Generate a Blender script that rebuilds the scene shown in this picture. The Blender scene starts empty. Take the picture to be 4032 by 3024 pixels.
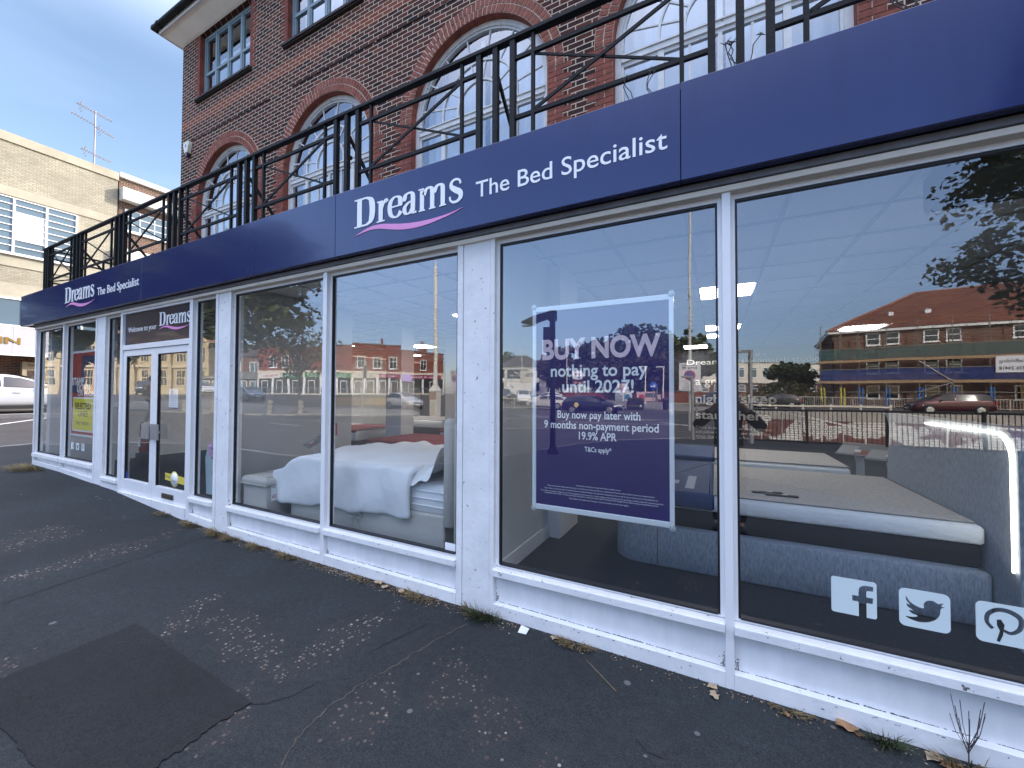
import bpy, math, random
from mathutils import Vector, Matrix
from mathutils.geometry import tessellate_polygon
random.seed(7)
SC = bpy.context.scene
COL = SC.collection
rad = math.radians

# ------------------------------------------------------------------ camera
cam_d = bpy.data.cameras.new("camera")
cam = bpy.data.objects.new("camera", cam_d)
COL.objects.link(cam)
cam_d.sensor_fit = 'HORIZONTAL'; cam_d.sensor_width = 36.0; cam_d.lens = 14.018
cam_d.clip_start = 0.03; cam_d.clip_end = 600
CAMR = [[0.890123, 0.0072549, 0.4556627], [0.4557099, -0.0209717, -0.8898813], [0.0031, 0.9997537, -0.0219736]]
cam.matrix_world = Matrix([CAMR[0] + [0.0], CAMR[1] + [-2.6], CAMR[2] + [1.62], [0, 0, 0, 1]])
SC.camera = cam

# ------------------------------------------------------------------ sky and sun
SUN_EL, SUN_AZ = rad(27), rad(35)          # azimuth from +Y towards +X (behind the shop)
W = bpy.data.worlds.new("World"); SC.world = W; W.use_nodes = True
wn = W.node_tree.nodes; wl = W.node_tree.links; wn.clear()
wo = wn.new('ShaderNodeOutputWorld'); bg = wn.new('ShaderNodeBackground')
sky = wn.new('ShaderNodeTexSky'); sky.sky_type = 'NISHITA'; sky.sun_disc = False
sky.sun_elevation = SUN_EL; sky.sun_rotation = SUN_AZ
sky.air_density = 1.0; sky.dust_density = .8; sky.ozone_density = 1.6
wtc = wn.new('ShaderNodeTexCoord'); wmp = wn.new('ShaderNodeMapping'); wmp.inputs['Scale'].default_value = (1.2, 1.2, 5.0)
wno = wn.new('ShaderNodeTexNoise'); wno.inputs['Scale'].default_value = 1.6; wno.inputs['Detail'].default_value = 5
wrp = wn.new('ShaderNodeValToRGB'); wrp.color_ramp.elements[0].position = .42; wrp.color_ramp.elements[1].position = .95
wrp.color_ramp.elements[1].color = (.07, .07, .07, 1)
wmx = wn.new('ShaderNodeMixRGB'); wmx.blend_type = 'MIX'; wmx.inputs[2].default_value = (9.5, 10.5, 12.0, 1)
wl.new(wtc.outputs['Generated'], wmp.inputs[0]); wl.new(wmp.outputs[0], wno.inputs['Vector'])
wl.new(wno.outputs[0], wrp.inputs[0]); wl.new(wrp.outputs[0], wmx.inputs[0]); wl.new(sky.outputs[0], wmx.inputs[1])
# added sky tint: warm boost overhead lights the shaded front; low street side dimmed
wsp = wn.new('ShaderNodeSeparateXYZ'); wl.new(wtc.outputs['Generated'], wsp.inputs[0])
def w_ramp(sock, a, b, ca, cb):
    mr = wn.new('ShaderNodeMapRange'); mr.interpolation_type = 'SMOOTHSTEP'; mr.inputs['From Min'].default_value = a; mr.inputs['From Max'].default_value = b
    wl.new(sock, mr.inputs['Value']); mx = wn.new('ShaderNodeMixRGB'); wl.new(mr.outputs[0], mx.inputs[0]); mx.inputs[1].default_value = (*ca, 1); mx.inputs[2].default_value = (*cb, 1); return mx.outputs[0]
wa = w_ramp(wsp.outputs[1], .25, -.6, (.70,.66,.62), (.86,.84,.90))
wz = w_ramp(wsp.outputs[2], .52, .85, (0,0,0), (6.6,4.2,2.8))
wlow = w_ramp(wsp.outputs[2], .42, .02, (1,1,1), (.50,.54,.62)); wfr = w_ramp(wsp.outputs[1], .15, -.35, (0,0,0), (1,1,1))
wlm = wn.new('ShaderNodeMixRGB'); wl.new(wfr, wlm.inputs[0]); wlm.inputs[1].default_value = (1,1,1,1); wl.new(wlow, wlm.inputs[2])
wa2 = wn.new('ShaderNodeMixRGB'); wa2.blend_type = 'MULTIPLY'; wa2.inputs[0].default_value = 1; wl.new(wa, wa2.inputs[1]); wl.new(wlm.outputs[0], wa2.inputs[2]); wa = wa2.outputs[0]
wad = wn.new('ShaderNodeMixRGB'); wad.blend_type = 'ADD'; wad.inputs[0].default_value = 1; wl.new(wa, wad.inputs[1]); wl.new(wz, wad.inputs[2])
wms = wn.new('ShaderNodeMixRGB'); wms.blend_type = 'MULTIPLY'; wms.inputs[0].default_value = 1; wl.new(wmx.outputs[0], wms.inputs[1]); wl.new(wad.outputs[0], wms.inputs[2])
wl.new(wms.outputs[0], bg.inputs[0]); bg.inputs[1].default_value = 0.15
wl.new(bg.outputs[0], wo.inputs[0])
sun_d = bpy.data.lights.new("sun", 'SUN'); sun_d.energy = 2.0; sun_d.angle = rad(.53); sun_d.color = (1.0, .93, .82)
sun = bpy.data.objects.new("sun", sun_d); COL.objects.link(sun)
SUNV = Vector((math.sin(SUN_AZ) * math.cos(SUN_EL), math.cos(SUN_AZ) * math.cos(SUN_EL), math.sin(SUN_EL)))
sun.rotation_euler = SUNV.to_track_quat('Z', 'Y').to_euler(); sun.location = SUNV * 80
SC.view_settings.view_transform = 'Standard'; SC.view_settings.look = 'None'
SC.view_settings.exposure = 1.82; SC.view_settings.gamma = 1.0
SC.cycles.max_bounces = 8; SC.cycles.transparent_max_bounces = 24; SC.cycles.glossy_bounces = 4
SC.cycles.diffuse_bounces = 4; SC.cycles.use_denoising = True; SC.cycles.caustics_reflective = False
SC.cycles.sample_clamp_indirect = 6

# ------------------------------------------------------------------ helpers
class MB:
    """collects geometry for ONE mesh object"""
    def __init__(s): s.v = []; s.f = []; s.m = []; s.sm = []
    def add(s, vs, fs, m=0, sm=False):
        o = len(s.v); s.v += [tuple(p) for p in vs]
        for f in fs: s.f.append([i + o for i in f]); s.m.append(m); s.sm.append(sm)
        return s
    def box(s, x0, x1, y0, y1, z0, z1, m=0, T=None):
        vs = [(x0,y0,z0),(x1,y0,z0),(x1,y1,z0),(x0,y1,z0),(x0,y0,z1),(x1,y0,z1),(x1,y1,z1),(x0,y1,z1)]
        if T: vs = [T(*p) for p in vs]
        return s.add(vs, [(0,3,2,1),(4,5,6,7),(0,1,5,4),(1,2,6,5),(2,3,7,6),(3,0,4,7)], m)
    def tube(s, p0, p1, r, n=8, r2=None, m=0, sm=True, ph=0):
        p0 = Vector(p0); p1 = Vector(p1); r2 = r if r2 is None else r2
        d = (p1 - p0)
        if d.length < 1e-6: return s
        d.normalize(); a = d.orthogonal().normalized() if abs(d.z) < .99 else Vector((1,0,0)); b = d.cross(a)
        vs = []
        for k in range(n):
            t = 2 * math.pi * k / n + ph; u = a * math.cos(t) + b * math.sin(t)
            vs += [p0 + u * r, p1 + u * r2]
        fs = [(2*k, 2*((k+1) % n), 2*((k+1) % n)+1, 2*k+1) for k in range(n)]
        s.add(vs, fs, m, sm)
        s.add([vs[2*k] for k in range(n)], [tuple(reversed(range(n)))], m)
        return s.add([vs[2*k+1] for k in range(n)], [tuple(range(n))], m)
    def bar(s, p0, p1, w, h, m=0):
        """rectangular bar from p0 to p1; w horizontal, h across"""
        p0 = Vector(p0); p1 = Vector(p1); d = (p1 - p0).normalized()
        a = d.cross(Vector((0,0,1)))
        a = Vector((1,0,0)) if a.length < 1e-3 else a.normalized()
        b = a.cross(d)
        c = [(a*w/2*i + b*h/2*j) for i, j in ((-1,-1),(1,-1),(1,1),(-1,1))]
        return s.add([p0+q for q in c] + [p1+q for q in c], [(0,3,2,1),(4,5,6,7),(0,1,5,4),(1,2,6,5),(2,3,7,6),(3,0,4,7)], m)
    def path(s, pts, r, n=6, m=0):
        for a, b in zip(pts, pts[1:]): s.tube(a, b, r, n, m=m)
        return s
    def lathe(s, prof, c=(0,0,0), n=20, axis='Z', m=0, sm=True):
        vs = []
        for r, z in prof:
            for k in range(n):
                t = 2*math.pi*k/n; x, y = r*math.cos(t), r*math.sin(t)
                p = (x, y, z) if axis == 'Z' else ((x, z, y) if axis == 'Y' else (z, x, y))
                vs.append((p[0]+c[0], p[1]+c[1], p[2]+c[2]))
        fs = []
        for i in range(len(prof)-1):
            for k in range(n):
                k2 = (k+1) % n
                fs.append((i*n+k, i*n+k2, (i+1)*n+k2, (i+1)*n+k))
        s.add(vs, fs, m, sm)
        s.add(vs[:n], [tuple(reversed(range(n)))], m); return s.add(vs[-n:], [tuple(range(n))], m)
    def prism(s, loops, d0, d1, P, m=0):
        """2D loops (outer, holes...) extruded; P(u,v,d) -> 3D"""
        tri = tessellate_polygon([[Vector((u, v, 0)) for u, v in l] for l in loops])
        flat = [q for l in loops for q in l]; n = len(flat)
        vs = [P(u, v, d0) for u, v in flat] + [P(u, v, d1) for u, v in flat]
        fs = [tuple(t) for t in tri] + [tuple(i + n for i in reversed(t)) for t in tri]
        o = 0
        for l in loops:
            k = len(l)
            for i in range(k):
                j = (i+1) % k; fs.append((o+i, o+j, o+j+n, o+i+n))
            o += k
        return s.add(vs, fs, m)
    def build(s, name, mat, parent=None, loc=None, rz=0, bevel=0, fix=True):
        me = bpy.data.meshes.new(name)
        me.from_pydata(s.v, [], s.f)
        mats = mat if isinstance(mat, (list, tuple)) else [mat]
        for q in mats: me.materials.append(q)
        for p, i, k in zip(me.polygons, s.m, s.sm): p.material_index = i; p.use_smooth = k
        me.validate()
        if fix:
            import bmesh
            bm = bmesh.new(); bm.from_mesh(me); bmesh.ops.recalc_face_normals(bm, faces=bm.faces); bm.to_mesh(me); bm.free()
        o = bpy.data.objects.new(name, me); COL.objects.link(o)
        if loc: o.location = loc
        o.rotation_euler.z = rz
        if parent: o.parent = parent
        if bevel:
            b = o.modifiers.new("bevel", 'BEVEL'); b.width = bevel; b.segments = 2; b.limit_method = 'ANGLE'
        return o

def tag(o, label=None, cat=None, group=None, kind=None):
    if label: o['label'] = label
    if cat: o['category'] = cat
    if group: o['group'] = group
    if kind: o['kind'] = kind
    return o
def thing(name, label, cat, loc=(0,0,0), rz=0, group=None):
    o = bpy.data.objects.new(name, None); COL.objects.link(o); o.empty_display_size = .2
    o.location = loc; o.rotation_euler.z = rz
    return tag(o, label, cat, group)
def copy_tree(o, parent=None):
    c = o.copy(); COL.objects.link(c)
    if parent: c.parent = parent
    for ch in list(o.children): copy_tree(ch, c)
    return c
def dup(o, loc, rz, label, group=None):
    c = copy_tree(o); c.location = loc; c.rotation_euler.z = rz; c['label'] = label
    if group: c['group'] = group
    return c

FRONT = lambda u, v, d: (u, d, v)          # plan for things seen from -Y
# ------------------------------------------------------------------ materials
def new_mat(name):
    m = bpy.data.materials.new(name); m.use_nodes = True
    nt = m.node_tree; return m, nt, nt.nodes['Principled BSDF']
def c4(c): return (c[0], c[1], c[2], 1)
def M(name, col, rough=.6, metal=0., var=.0, vs=3., bump=0., bs=80., coat=0., emit=0., spec=.5, stretch=None, speck=None, trans=0.):
    m, nt, b = new_mat(name); N = nt.nodes; L = nt.links
    b.inputs['Base Color'].default_value = c4(col); b.inputs['Roughness'].default_value = rough
    b.inputs['Metallic'].default_value = metal; b.inputs['Specular IOR Level'].default_value = spec
    if coat: b.inputs['Coat Weight'].default_value = coat; b.inputs['Coat Roughness'].default_value = .05
    if emit: b.inputs['Emission Color'].default_value = c4(col); b.inputs['Emission Strength'].default_value = emit
    if trans: b.inputs['Transmission Weight'].default_value = trans
    if var or bump or speck:
        tc = N.new('ShaderNodeTexCoord'); src = tc.outputs['Object']
        if stretch:
            mp = N.new('ShaderNodeMapping'); mp.inputs['Scale'].default_value = stretch; L.new(src, mp.inputs[0]); src = mp.outputs[0]
    out = None
    if var:
        n = N.new('ShaderNodeTexNoise'); n.inputs['Scale'].default_value = vs; n.inputs['Detail'].default_value = 6; n.inputs['Roughness'].default_value = .65
        L.new(src, n.inputs['Vector'])
        r = N.new('ShaderNodeValToRGB'); r.color_ramp.elements[0].position = .3; r.color_ramp.elements[1].position = .72
        r.color_ramp.elements[0].color = c4([q*(1-var) for q in col]); r.color_ramp.elements[1].color = c4([min(1, q*(1+var)) for q in col])
        L.new(n.outputs[0], r.inputs[0]); out = r.outputs[0]
    if speck:      # (colour, scale, threshold)
        sc, ss, th = speck
        n = N.new('ShaderNodeTexNoise'); n.inputs['Scale'].default_value = ss; n.inputs['Detail'].default_value = 3; n.inputs['Roughness'].default_value = .7
        L.new(src, n.inputs['Vector'])
        r = N.new('ShaderNodeValToRGB'); r.color_ramp.elements[0].position = th; r.color_ramp.elements[1].position = min(1, th+.05)
        L.new(n.outputs[0], r.inputs[0])
        mx = N.new('ShaderNodeMixRGB'); L.new(r.outputs[0], mx.inputs[0])
        if out: L.new(out, mx.inputs[1])
        else: mx.inputs[1].default_value = c4(col)
        mx.inputs[2].default_value = c4(sc); out = mx.outputs[0]
    if out: L.new(out, b.inputs['Base Color'])
    if bump:
        n = N.new('ShaderNodeTexNoise'); n.inputs['Scale'].default_value = bs; n.inputs['Detail'].default_value = 4
        L.new(src, n.inputs['Vector'])
        bp = N.new('ShaderNodeBump'); bp.inputs['Strength'].default_value = bump; bp.inputs['Distance'].default_value = .01
        L.new(n.outputs[0], bp.inputs['Height']); L.new(bp.outputs[0], b.inputs['Normal'])
    return m
def brick_mat(name, ramp, mortar, bw=.215, rh=.0717, mo=.009, bump=.5, band=None, off=(0,0), ns=1.0):
    m, nt, b = new_mat(name); N = nt.nodes; L = nt.links
    b.inputs['Roughness'].default_value = .9; b.inputs['Specular IOR Level'].default_value = .15
    tc = N.new('ShaderNodeTexCoord'); sx = N.new('ShaderNodeSeparateXYZ'); L.new(tc.outputs['Object'], sx.inputs[0])
    ad = N.new('ShaderNodeMath'); L.new(sx.outputs[0], ad.inputs[0]); L.new(sx.outputs[1], ad.inputs[1])
    cb = N.new('ShaderNodeCombineXYZ'); L.new(ad.outputs[0], cb.inputs[0]); L.new(sx.outputs[2], cb.inputs[1])
    # slight waviness so that courses are not ruler-straight
    nz = N.new('ShaderNodeTexNoise'); nz.inputs['Scale'].default_value = 6; L.new(tc.outputs['Object'], nz.inputs['Vector'])
    ms = N.new('ShaderNodeVectorMath'); ms.operation = 'SCALE'; ms.inputs['Scale'].default_value = .012; L.new(nz.outputs['Color'], ms.inputs[0])
    av = N.new('ShaderNodeVectorMath'); L.new(cb.outputs[0], av.inputs[0]); L.new(ms.outputs[0], av.inputs[1])
    ao = N.new('ShaderNodeVectorMath'); L.new(av.outputs[0], ao.inputs[0]); ao.inputs[1].default_value = (off[0], off[1], 0)
    br = N.new('ShaderNodeTexBrick'); L.new(ao.outputs[0], br.inputs['Vector'])
    br.inputs['Scale'].default_value = 1; br.inputs['Brick Width'].default_value = bw; br.inputs['Row Height'].default_value = rh
    br.inputs['Mortar Size'].default_value = mo; br.inputs['Mortar Smooth'].default_value = .25
    br.inputs['Color1'].default_value = (0,0,0,1); br.inputs['Color2'].default_value = (1,1,1,1); br.inputs['Mortar'].default_value = (.5,.5,.5,1)
    rp = N.new('ShaderNodeValToRGB'); e = rp.color_ramp.elements
    e[0].color = c4(ramp[0]); e[1].color = c4(ramp[-1])
    for i in range(1, len(ramp)-1): q = e.new(i/(len(ramp)-1)); q.color = c4(ramp[i])
    L.new(br.outputs['Color'], rp.inputs[0])
    n2 = N.new('ShaderNodeTexNoise'); n2.inputs['Scale'].default_value = 30; n2.inputs['Detail'].default_value = 5; L.new(tc.outputs['Object'], n2.inputs['Vector'])
    n3 = N.new('ShaderNodeTexNoise'); n3.inputs['Scale'].default_value = ns; n3.inputs['Detail'].default_value = 4; L.new(tc.outputs['Object'], n3.inputs['Vector'])
    m1 = N.new('ShaderNodeMixRGB'); m1.blend_type = 'OVERLAY'; m1.inputs[0].default_value = .55; L.new(rp.outputs[0], m1.inputs[1]); L.new(n2.outputs[0], m1.inputs[2])
    m2 = N.new('ShaderNodeMixRGB'); m2.blend_type = 'OVERLAY'; m2.inputs[0].default_value = .5; L.new(m1.outputs[0], m2.inputs[1]); L.new(n3.outputs[0], m2.inputs[2])
    col = m2.outputs[0]
    if band:      # (z0, z1, colour): a run of redder courses built into the wall
        z0, z1, bc = band
        g = N.new('ShaderNodeMath'); g.operation = 'GREATER_THAN'; g.inputs[1].default_value = z0; L.new(sx.outputs[2], g.inputs[0])
        l = N.new('ShaderNodeMath'); l.operation = 'LESS_THAN'; l.inputs[1].default_value = z1; L.new(sx.outputs[2], l.inputs[0])
        mu = N.new('ShaderNodeMath'); mu.operation = 'MULTIPLY'; L.new(g.outputs[0], mu.inputs[0]); L.new(l.outputs[0], mu.inputs[1])
        m9 = N.new('ShaderNodeMath'); m9.operation = 'MULTIPLY'; m9.inputs[1].default_value = .85; L.new(mu.outputs[0], m9.inputs[0])
        mb = N.new('ShaderNodeMixRGB'); L.new(m9.outputs[0], mb.inputs[0]); L.new(col, mb.inputs[1]); mb.inputs[2].default_value = c4(bc); col = mb.outputs[0]
    mm = N.new('ShaderNodeMixRGB'); L.new(br.outputs['Fac'], mm.inputs[0]); L.new(col, mm.inputs[1]); mm.inputs[2].default_value = c4(mortar)
    L.new(mm.outputs[0], b.inputs['Base Color'])
    iv = N.new('ShaderNodeMath'); iv.operation = 'SUBTRACT'; iv.inputs[0].default_value = 1; L.new(br.outputs['Fac'], iv.inputs[1])
    ah = N.new('ShaderNodeMath'); ah.operation = 'MULTIPLY_ADD'; L.new(n2.outputs[0], ah.inputs[0]); ah.inputs[1].default_value = .5; L.new(iv.outputs[0], ah.inputs[2])
    bp = N.new('ShaderNodeBump'); bp.inputs['Strength'].default_value = bump; bp.inputs['Distance'].default_value = .008
    L.new(ah.outputs[0], bp.inputs['Height']); L.new(bp.outputs[0], b.inputs['Normal'])
    return m
def glass_mat(name, ior=2.1, tint=(.86, .9, .9), wob=.0):
    m, nt, b = new_mat(name); N = nt.nodes; L = nt.links; N.remove(b)
    out = N['Material Output']
    tr = N.new('ShaderNodeBsdfTransparent'); tr.inputs[0].default_value = c4(tint)
    gl = N.new('ShaderNodeBsdfGlossy'); gl.inputs['Roughness'].default_value = 0.0; gl.inputs[0].default_value = (.97,.98,1,1)
    fr = N.new('ShaderNodeFresnel'); fr.inputs[0].default_value = ior
    ge = N.new('ShaderNodeNewGeometry'); iv = N.new('ShaderNodeMath'); iv.operation = 'SUBTRACT'; iv.inputs[0].default_value = 1; L.new(ge.outputs['Backfacing'], iv.inputs[1])
    mu = N.new('ShaderNodeMath'); mu.operation = 'MULTIPLY'; L.new(fr.outputs[0], mu.inputs[0]); L.new(iv.outputs[0], mu.inputs[1])
    if wob:
        tc = N.new('ShaderNodeTexCoord'); n = N.new('ShaderNodeTexNoise'); n.inputs['Scale'].default_value = 1.3; L.new(tc.outputs['Object'], n.inputs['Vector'])
        bp = N.new('ShaderNodeBump'); bp.inputs['Strength'].default_value = wob; bp.inputs['Distance'].default_value = .01
        L.new(n.outputs[0], bp.inputs['Height']); L.new(bp.outputs[0], gl.inputs['Normal'])
    mx = N.new('ShaderNodeMixShader'); L.new(mu.outputs[0], mx.inputs[0]); L.new(tr.outputs[0], mx.inputs[1]); L.new(gl.outputs[0], mx.inputs[2])
    L.new(mx.outputs[0], out.inputs[0])
    return m
def leaf_mat(name, col, var=.45):
    m = M(name, col, .7, var=var, vs=.9, spec=.25); return m

GL = glass_mat('shop_glass', 2.5, (.97,.985,.985), .10)
GLU = glass_mat('old_window_glass', 3.0, (.9,.93,.95), .25)
GLD = M('dark_glass', (.012,.015,.018), .03, spec=.9)
WHITE = M('white_paint', (.83,.84,.85), .45, var=.09, vs=3, stretch=(2,2,.6), bump=.06, bs=45, speck=((.30,.30,.29), 38, .735))
WHITED = M('weathered_white_paint', (.80,.81,.81), .6, var=.08, vs=5, bump=.25, bs=30, speck=((.12,.12,.11), 22, .66))
WFRAME = M('white_frame', (.82,.83,.84), .35, var=.03, vs=4, bump=.03, bs=30)
GASKET = M('black_gasket', (.008,.008,.01), .5)
NAVY = M('navy_panel', (.014,.021,.110), .17, var=.10, vs=2.2, spec=.6, coat=.2, bump=.10, bs=1.1, stretch=(2.5,1,.35))
NAVYM = M('navy_matt', (.03,.025,.11), .5)
LETTER = M('white_lettering', (.90,.92,.93), .35)
PINK = M('pink_vinyl', (.80,.30,.60), .4)
BLACKI = M('black_ironwork', (.008,.009,.010), .6, var=.4, vs=12, bump=.3, bs=50, spec=.22)
SOFF = M('dark_soffit', (.02,.02,.022), .6)
BRICK = brick_mat('dark_multi_brick', [(.021,.015,.016),(.052,.023,.020),(.085,.031,.023),(.030,.018,.018),(.105,.037,.026),(.056,.025,.021),(.145,.046,.028)], (.54,.43,.33), mo=.0072, band=(7.86,8.075,(.21,.060,.034)))
REDB = M('red_rubbed_brick', (.23,.066,.040), .85, var=.4, vs=9, bump=.4, bs=60)
REDB2 = M('red_jamb_brick', (.20,.052,.032), .85, var=.5, vs=5, bump=.4, bs=60)
MORTAR = M('mortar', (.58,.48,.38), .9, var=.15, vs=20)
GREYF = M('grey_blue_frame', (.20,.27,.30), .5, var=.08, vs=5)
OLDW = M('peeling_white_frame', (.62,.62,.60), .6, var=.12, vs=8, speck=((.16,.11,.08), 14, .66))
SOFFW = M('cream_cornice', (.82,.75,.65), .7, var=.08, vs=2)
LEAD = M('grey_flashing', (.16,.17,.19), .6, var=.3, vs=6)
TILE = M('slate_roof', (.07,.06,.06), .8, var=.3, vs=8)
CURT = M('white_net_curtain', (.86,.87,.88), .9, var=.05, vs=3)
CONC = M('pale_concrete', (.36,.34,.30), .85, var=.2, vs=2, bump=.2, bs=30)
STEELM = M('brushed_aluminium', (.55,.56,.58), .35, metal=.8, stretch=(1,1,40))

# ------------------------------------------------------------------ text
def text(body, name, mat, parent, x0, x1, z, h, y=0., ex=.002, T=None, bold=0., align=None, cap=True):
    """writing fitted between x0 and x1 on baseline z; h = cap height; faces -Y unless T maps (x, y, z)"""
    cu = bpy.data.curves.new(name, 'FONT'); cu.body = body; cu.size = 1; cu.offset = bold; cu.extrude = 0; cu.resolution_u = 4
    o = bpy.data.objects.new(name, cu); COL.objects.link(o)
    dg = bpy.context.evaluated_depsgraph_get(); me = bpy.data.meshes.new_from_object(o.evaluated_get(dg))
    bpy.data.objects.remove(o); bpy.data.curves.remove(cu)
    vs = [v.co.copy() for v in me.vertices]; fs = [tuple(p.vertices) for p in me.polygons]
    bpy.data.meshes.remove(me)
    if not vs: return None
    ax = min(v.x for v in vs); bx = max(v.x for v in vs)
    CAPH = .70
    sz = h / CAPH; sx = (x1 - x0) / (bx - ax) if x1 is not None else sz
    mb = MB()
    P = [(x0 + (v.x - ax) * sx, y, z + v.y * sz) for v in vs]
    if T: P = [T(*p) for p in P]
    mb.add(P, fs)
    o = mb.build(name, mat, parent, fix=False)
    if ex:
        s = o.modifiers.new("thickness", 'SOLIDIFY'); s.thickness = ex; s.offset = 0
    return o
def crom(pts, n=10, closed=False):
    out = []; k = len(pts); rng = range(k if closed else k-1)
    for i in rng:
        p0 = pts[(i-1) % k] if (closed or i > 0) else pts[0]; p1 = pts[i]; p2 = pts[(i+1) % k]
        p3 = pts[(i+2) % k] if (closed or i+2 < k) else pts[-1]
        for j in range(n):
            t = j/n
            out.append(tuple(.5*((2*b)+(-a+c)*t+(2*a-5*b+4*c-d)*t*t+(-a+3*b-3*c+d)*t**3) for a, b, c, d in zip(p0, p1, p2, p3)))
    if not closed: out.append(tuple(pts[-1]))
    return out
def ribbon(mb, pts, wf, P, m=0):
    """variable-width flat stroke; wf(t, direction angle) -> width; P maps (u, v)"""
    L = []; R_ = []
    n = len(pts)
    for i, (x, y) in enumerate(pts):
        a = pts[max(0, i-1)]; b = pts[min(n-1, i+1)]
        dx, dy = b[0]-a[0], b[1]-a[1]; l = math.hypot(dx, dy) or 1
        w = wf(i/(n-1), math.atan2(dy, dx)) / 2
        L.append(P(x - dy/l*w, y + dx/l*w)); R_.append(P(x + dy/l*w, y - dx/l*w))
    o = L + R_
    mb.add(o, [(i, n+i, n+i+1, i+1) for i in range(n-1)], m)
def dreams_word(x0, x1, z0, xh, y, parent, name='lettering'):
    """the bold high-contrast serif word, drawn stroke by stroke"""
    sx = (x1 - x0) / 6.02; mb = MB(); st = [0]
    def put(pts, wf, ox=0):
        st[0] += 1; dy = -.0003 * (st[0] % 7)
        ribbon(mb, pts, wf, lambda u, v: (x0 + (u + ox) * sx, y + dy, z0 + v * xh))
    def S(thin, thick, p=1.6): return lambda t, a: (thin + (thick - thin) * abs(math.sin(a)) ** p)
    V = lambda x, a, b, w, ox: put([(x, a), (x, b)], lambda t, q: w, ox)
    Hh = lambda a, b, v, w, ox: put([(a, v), (b, v)], lambda t, q: w, ox)
    CH = 1.36
    # D
    V(.32, 0, CH, .30, 0); Hh(0, .62, .035, .07, 0); Hh(0, .66, CH-.035, .07, 0)
    put(crom([(.48, CH-.05), (.80, CH-.06), (1.06, 1.13), (1.14, .68), (1.06, .24), (.80, .06), (.48, .05)], 8), S(.08, .34), 0)
    # r
    o = 1.40; V(.25, 0, .97, .25, o); Hh(.02, .50, .03, .06, o); Hh(.02, .36, .95, .06, o)
    put(crom([(.34, .6), (.43, .86), (.56, .94), (.62, .85)], 6), lambda t, a: .08 + .14 * t, o)
    # e
    o = 2.03; put(crom([(.76, .56), (.72, .87), (.46, .965), (.22, .80), (.15, .5), (.23, .19), (.48, .045), (.68, .12), (.79, .27)], 8), S(.07, .25), o)
    Hh(.18, .86, .535, .07, o)
    # a
    o = 2.90; put(crom([(.12, .72), (.20, .90), (.42, .965), (.57, .86), (.60, .62), (.60, .14), (.68, .05), (.79, .07)], 8), S(.08, .24), o)
    put(crom([(.56, .58), (.33, .52), (.15, .36), (.15, .16), (.29, .05), (.45, .10), (.56, .24)], 8), S(.07, .22), o)
    put([(.12, .64), (.12, .80)], lambda t, a: .17, o)
    # m
    o = 3.78
    for k, xx in enumerate((.20, .74, 1.28)):
        V(xx, 0, .97 if k == 0 else .74, .215, o); Hh(xx - .17, xx + .17, .03, .06, o)
    Hh(.02, .29, .95, .06, o)
    for xx in (.20, .74):
        put(crom([(xx + .10, .68), (xx + .2, .87), (xx + .36, .95), (xx + .51, .87), (xx + .54, .68)], 6), S(.09, .215), o)
    # s
    o = 5.36; put(crom([(.56, .74), (.51, .90), (.31, .965), (.13, .87), (.13, .69), (.33, .53), (.54, .39), (.57, .19), (.43, .06), (.23, .04), (.08, .14), (.05, .30)], 8), lambda t, a: .085 + .16 * math.exp(-((t - .5) / .2) ** 2), o)
    b = mb.build(name, LETTER, parent, fix=False)
    s = b.modifiers.new("thickness", 'SOLIDIFY'); s.thickness = .003; s.offset = 0
    return b
def swoosh(x0, x1, z0, y, parent):
    w = x1 - x0; k = w / 1.13
    pts = crom([(0, 0), (.08, .022), (.17, .038), (.27, .034), (.37, .012), (.47, -.010), (.575, -.023), (.68, -.026), (.78, -.020), (.9, -.004), (1, .021)], 6)
    mb = MB(); ribbon(mb, [(a*w, b*k) for a, b in pts], lambda t, q: k * (.002 + .046 * math.sin(math.pi * min(1, max(0, t))) ** 1.2), lambda u, v: (x0 + u, y, z0 + v))
    o = mb.build('swoosh', PINK, parent, fix=False); s = o.modifiers.new("thickness", 'SOLIDIFY'); s.thickness = .003; s.offset = 0
    return o
# ------------------------------------------------------------------ ground
def lerp_tab(x, tab):
    if x <= tab[0][0]: return tab[0][1]
    for (a, b), (c, d) in zip(tab, tab[1:]):
        if x <= c: return b + (d - b) * (x - a) / (c - a)
    return tab[-1][1]
def sstep(a, b, x):
    t = min(1, max(0, (x - a) / (b - a))); return t * t * (3 - 2 * t)
TABX = [(-60,1.2),(-40,1.05),(-28,1.0),(-23,.86),(-18,.52),(-14.8,.34),(-11.4,.27),(-10,.255),(-8.6,.205),(-7.7,.18),(-6.6,.10),(-5.9,.055),(-4.8,.012),(-1.8,.0),(.7,-.025),(8,-.05)]
def gh(x, y):
    a = lerp_tab(x, TABX)
    if y < 0: a += max(-.07, .012 * y)
    w = sstep(-4, -13, y)
    d = math.hypot(x, y)
    b = .05 + .15 * sstep(-8, -22, x) + 1.1 * sstep(38, 62, d) * sstep(30, -30, x) 
    return a * (1 - w) + b * w
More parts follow.
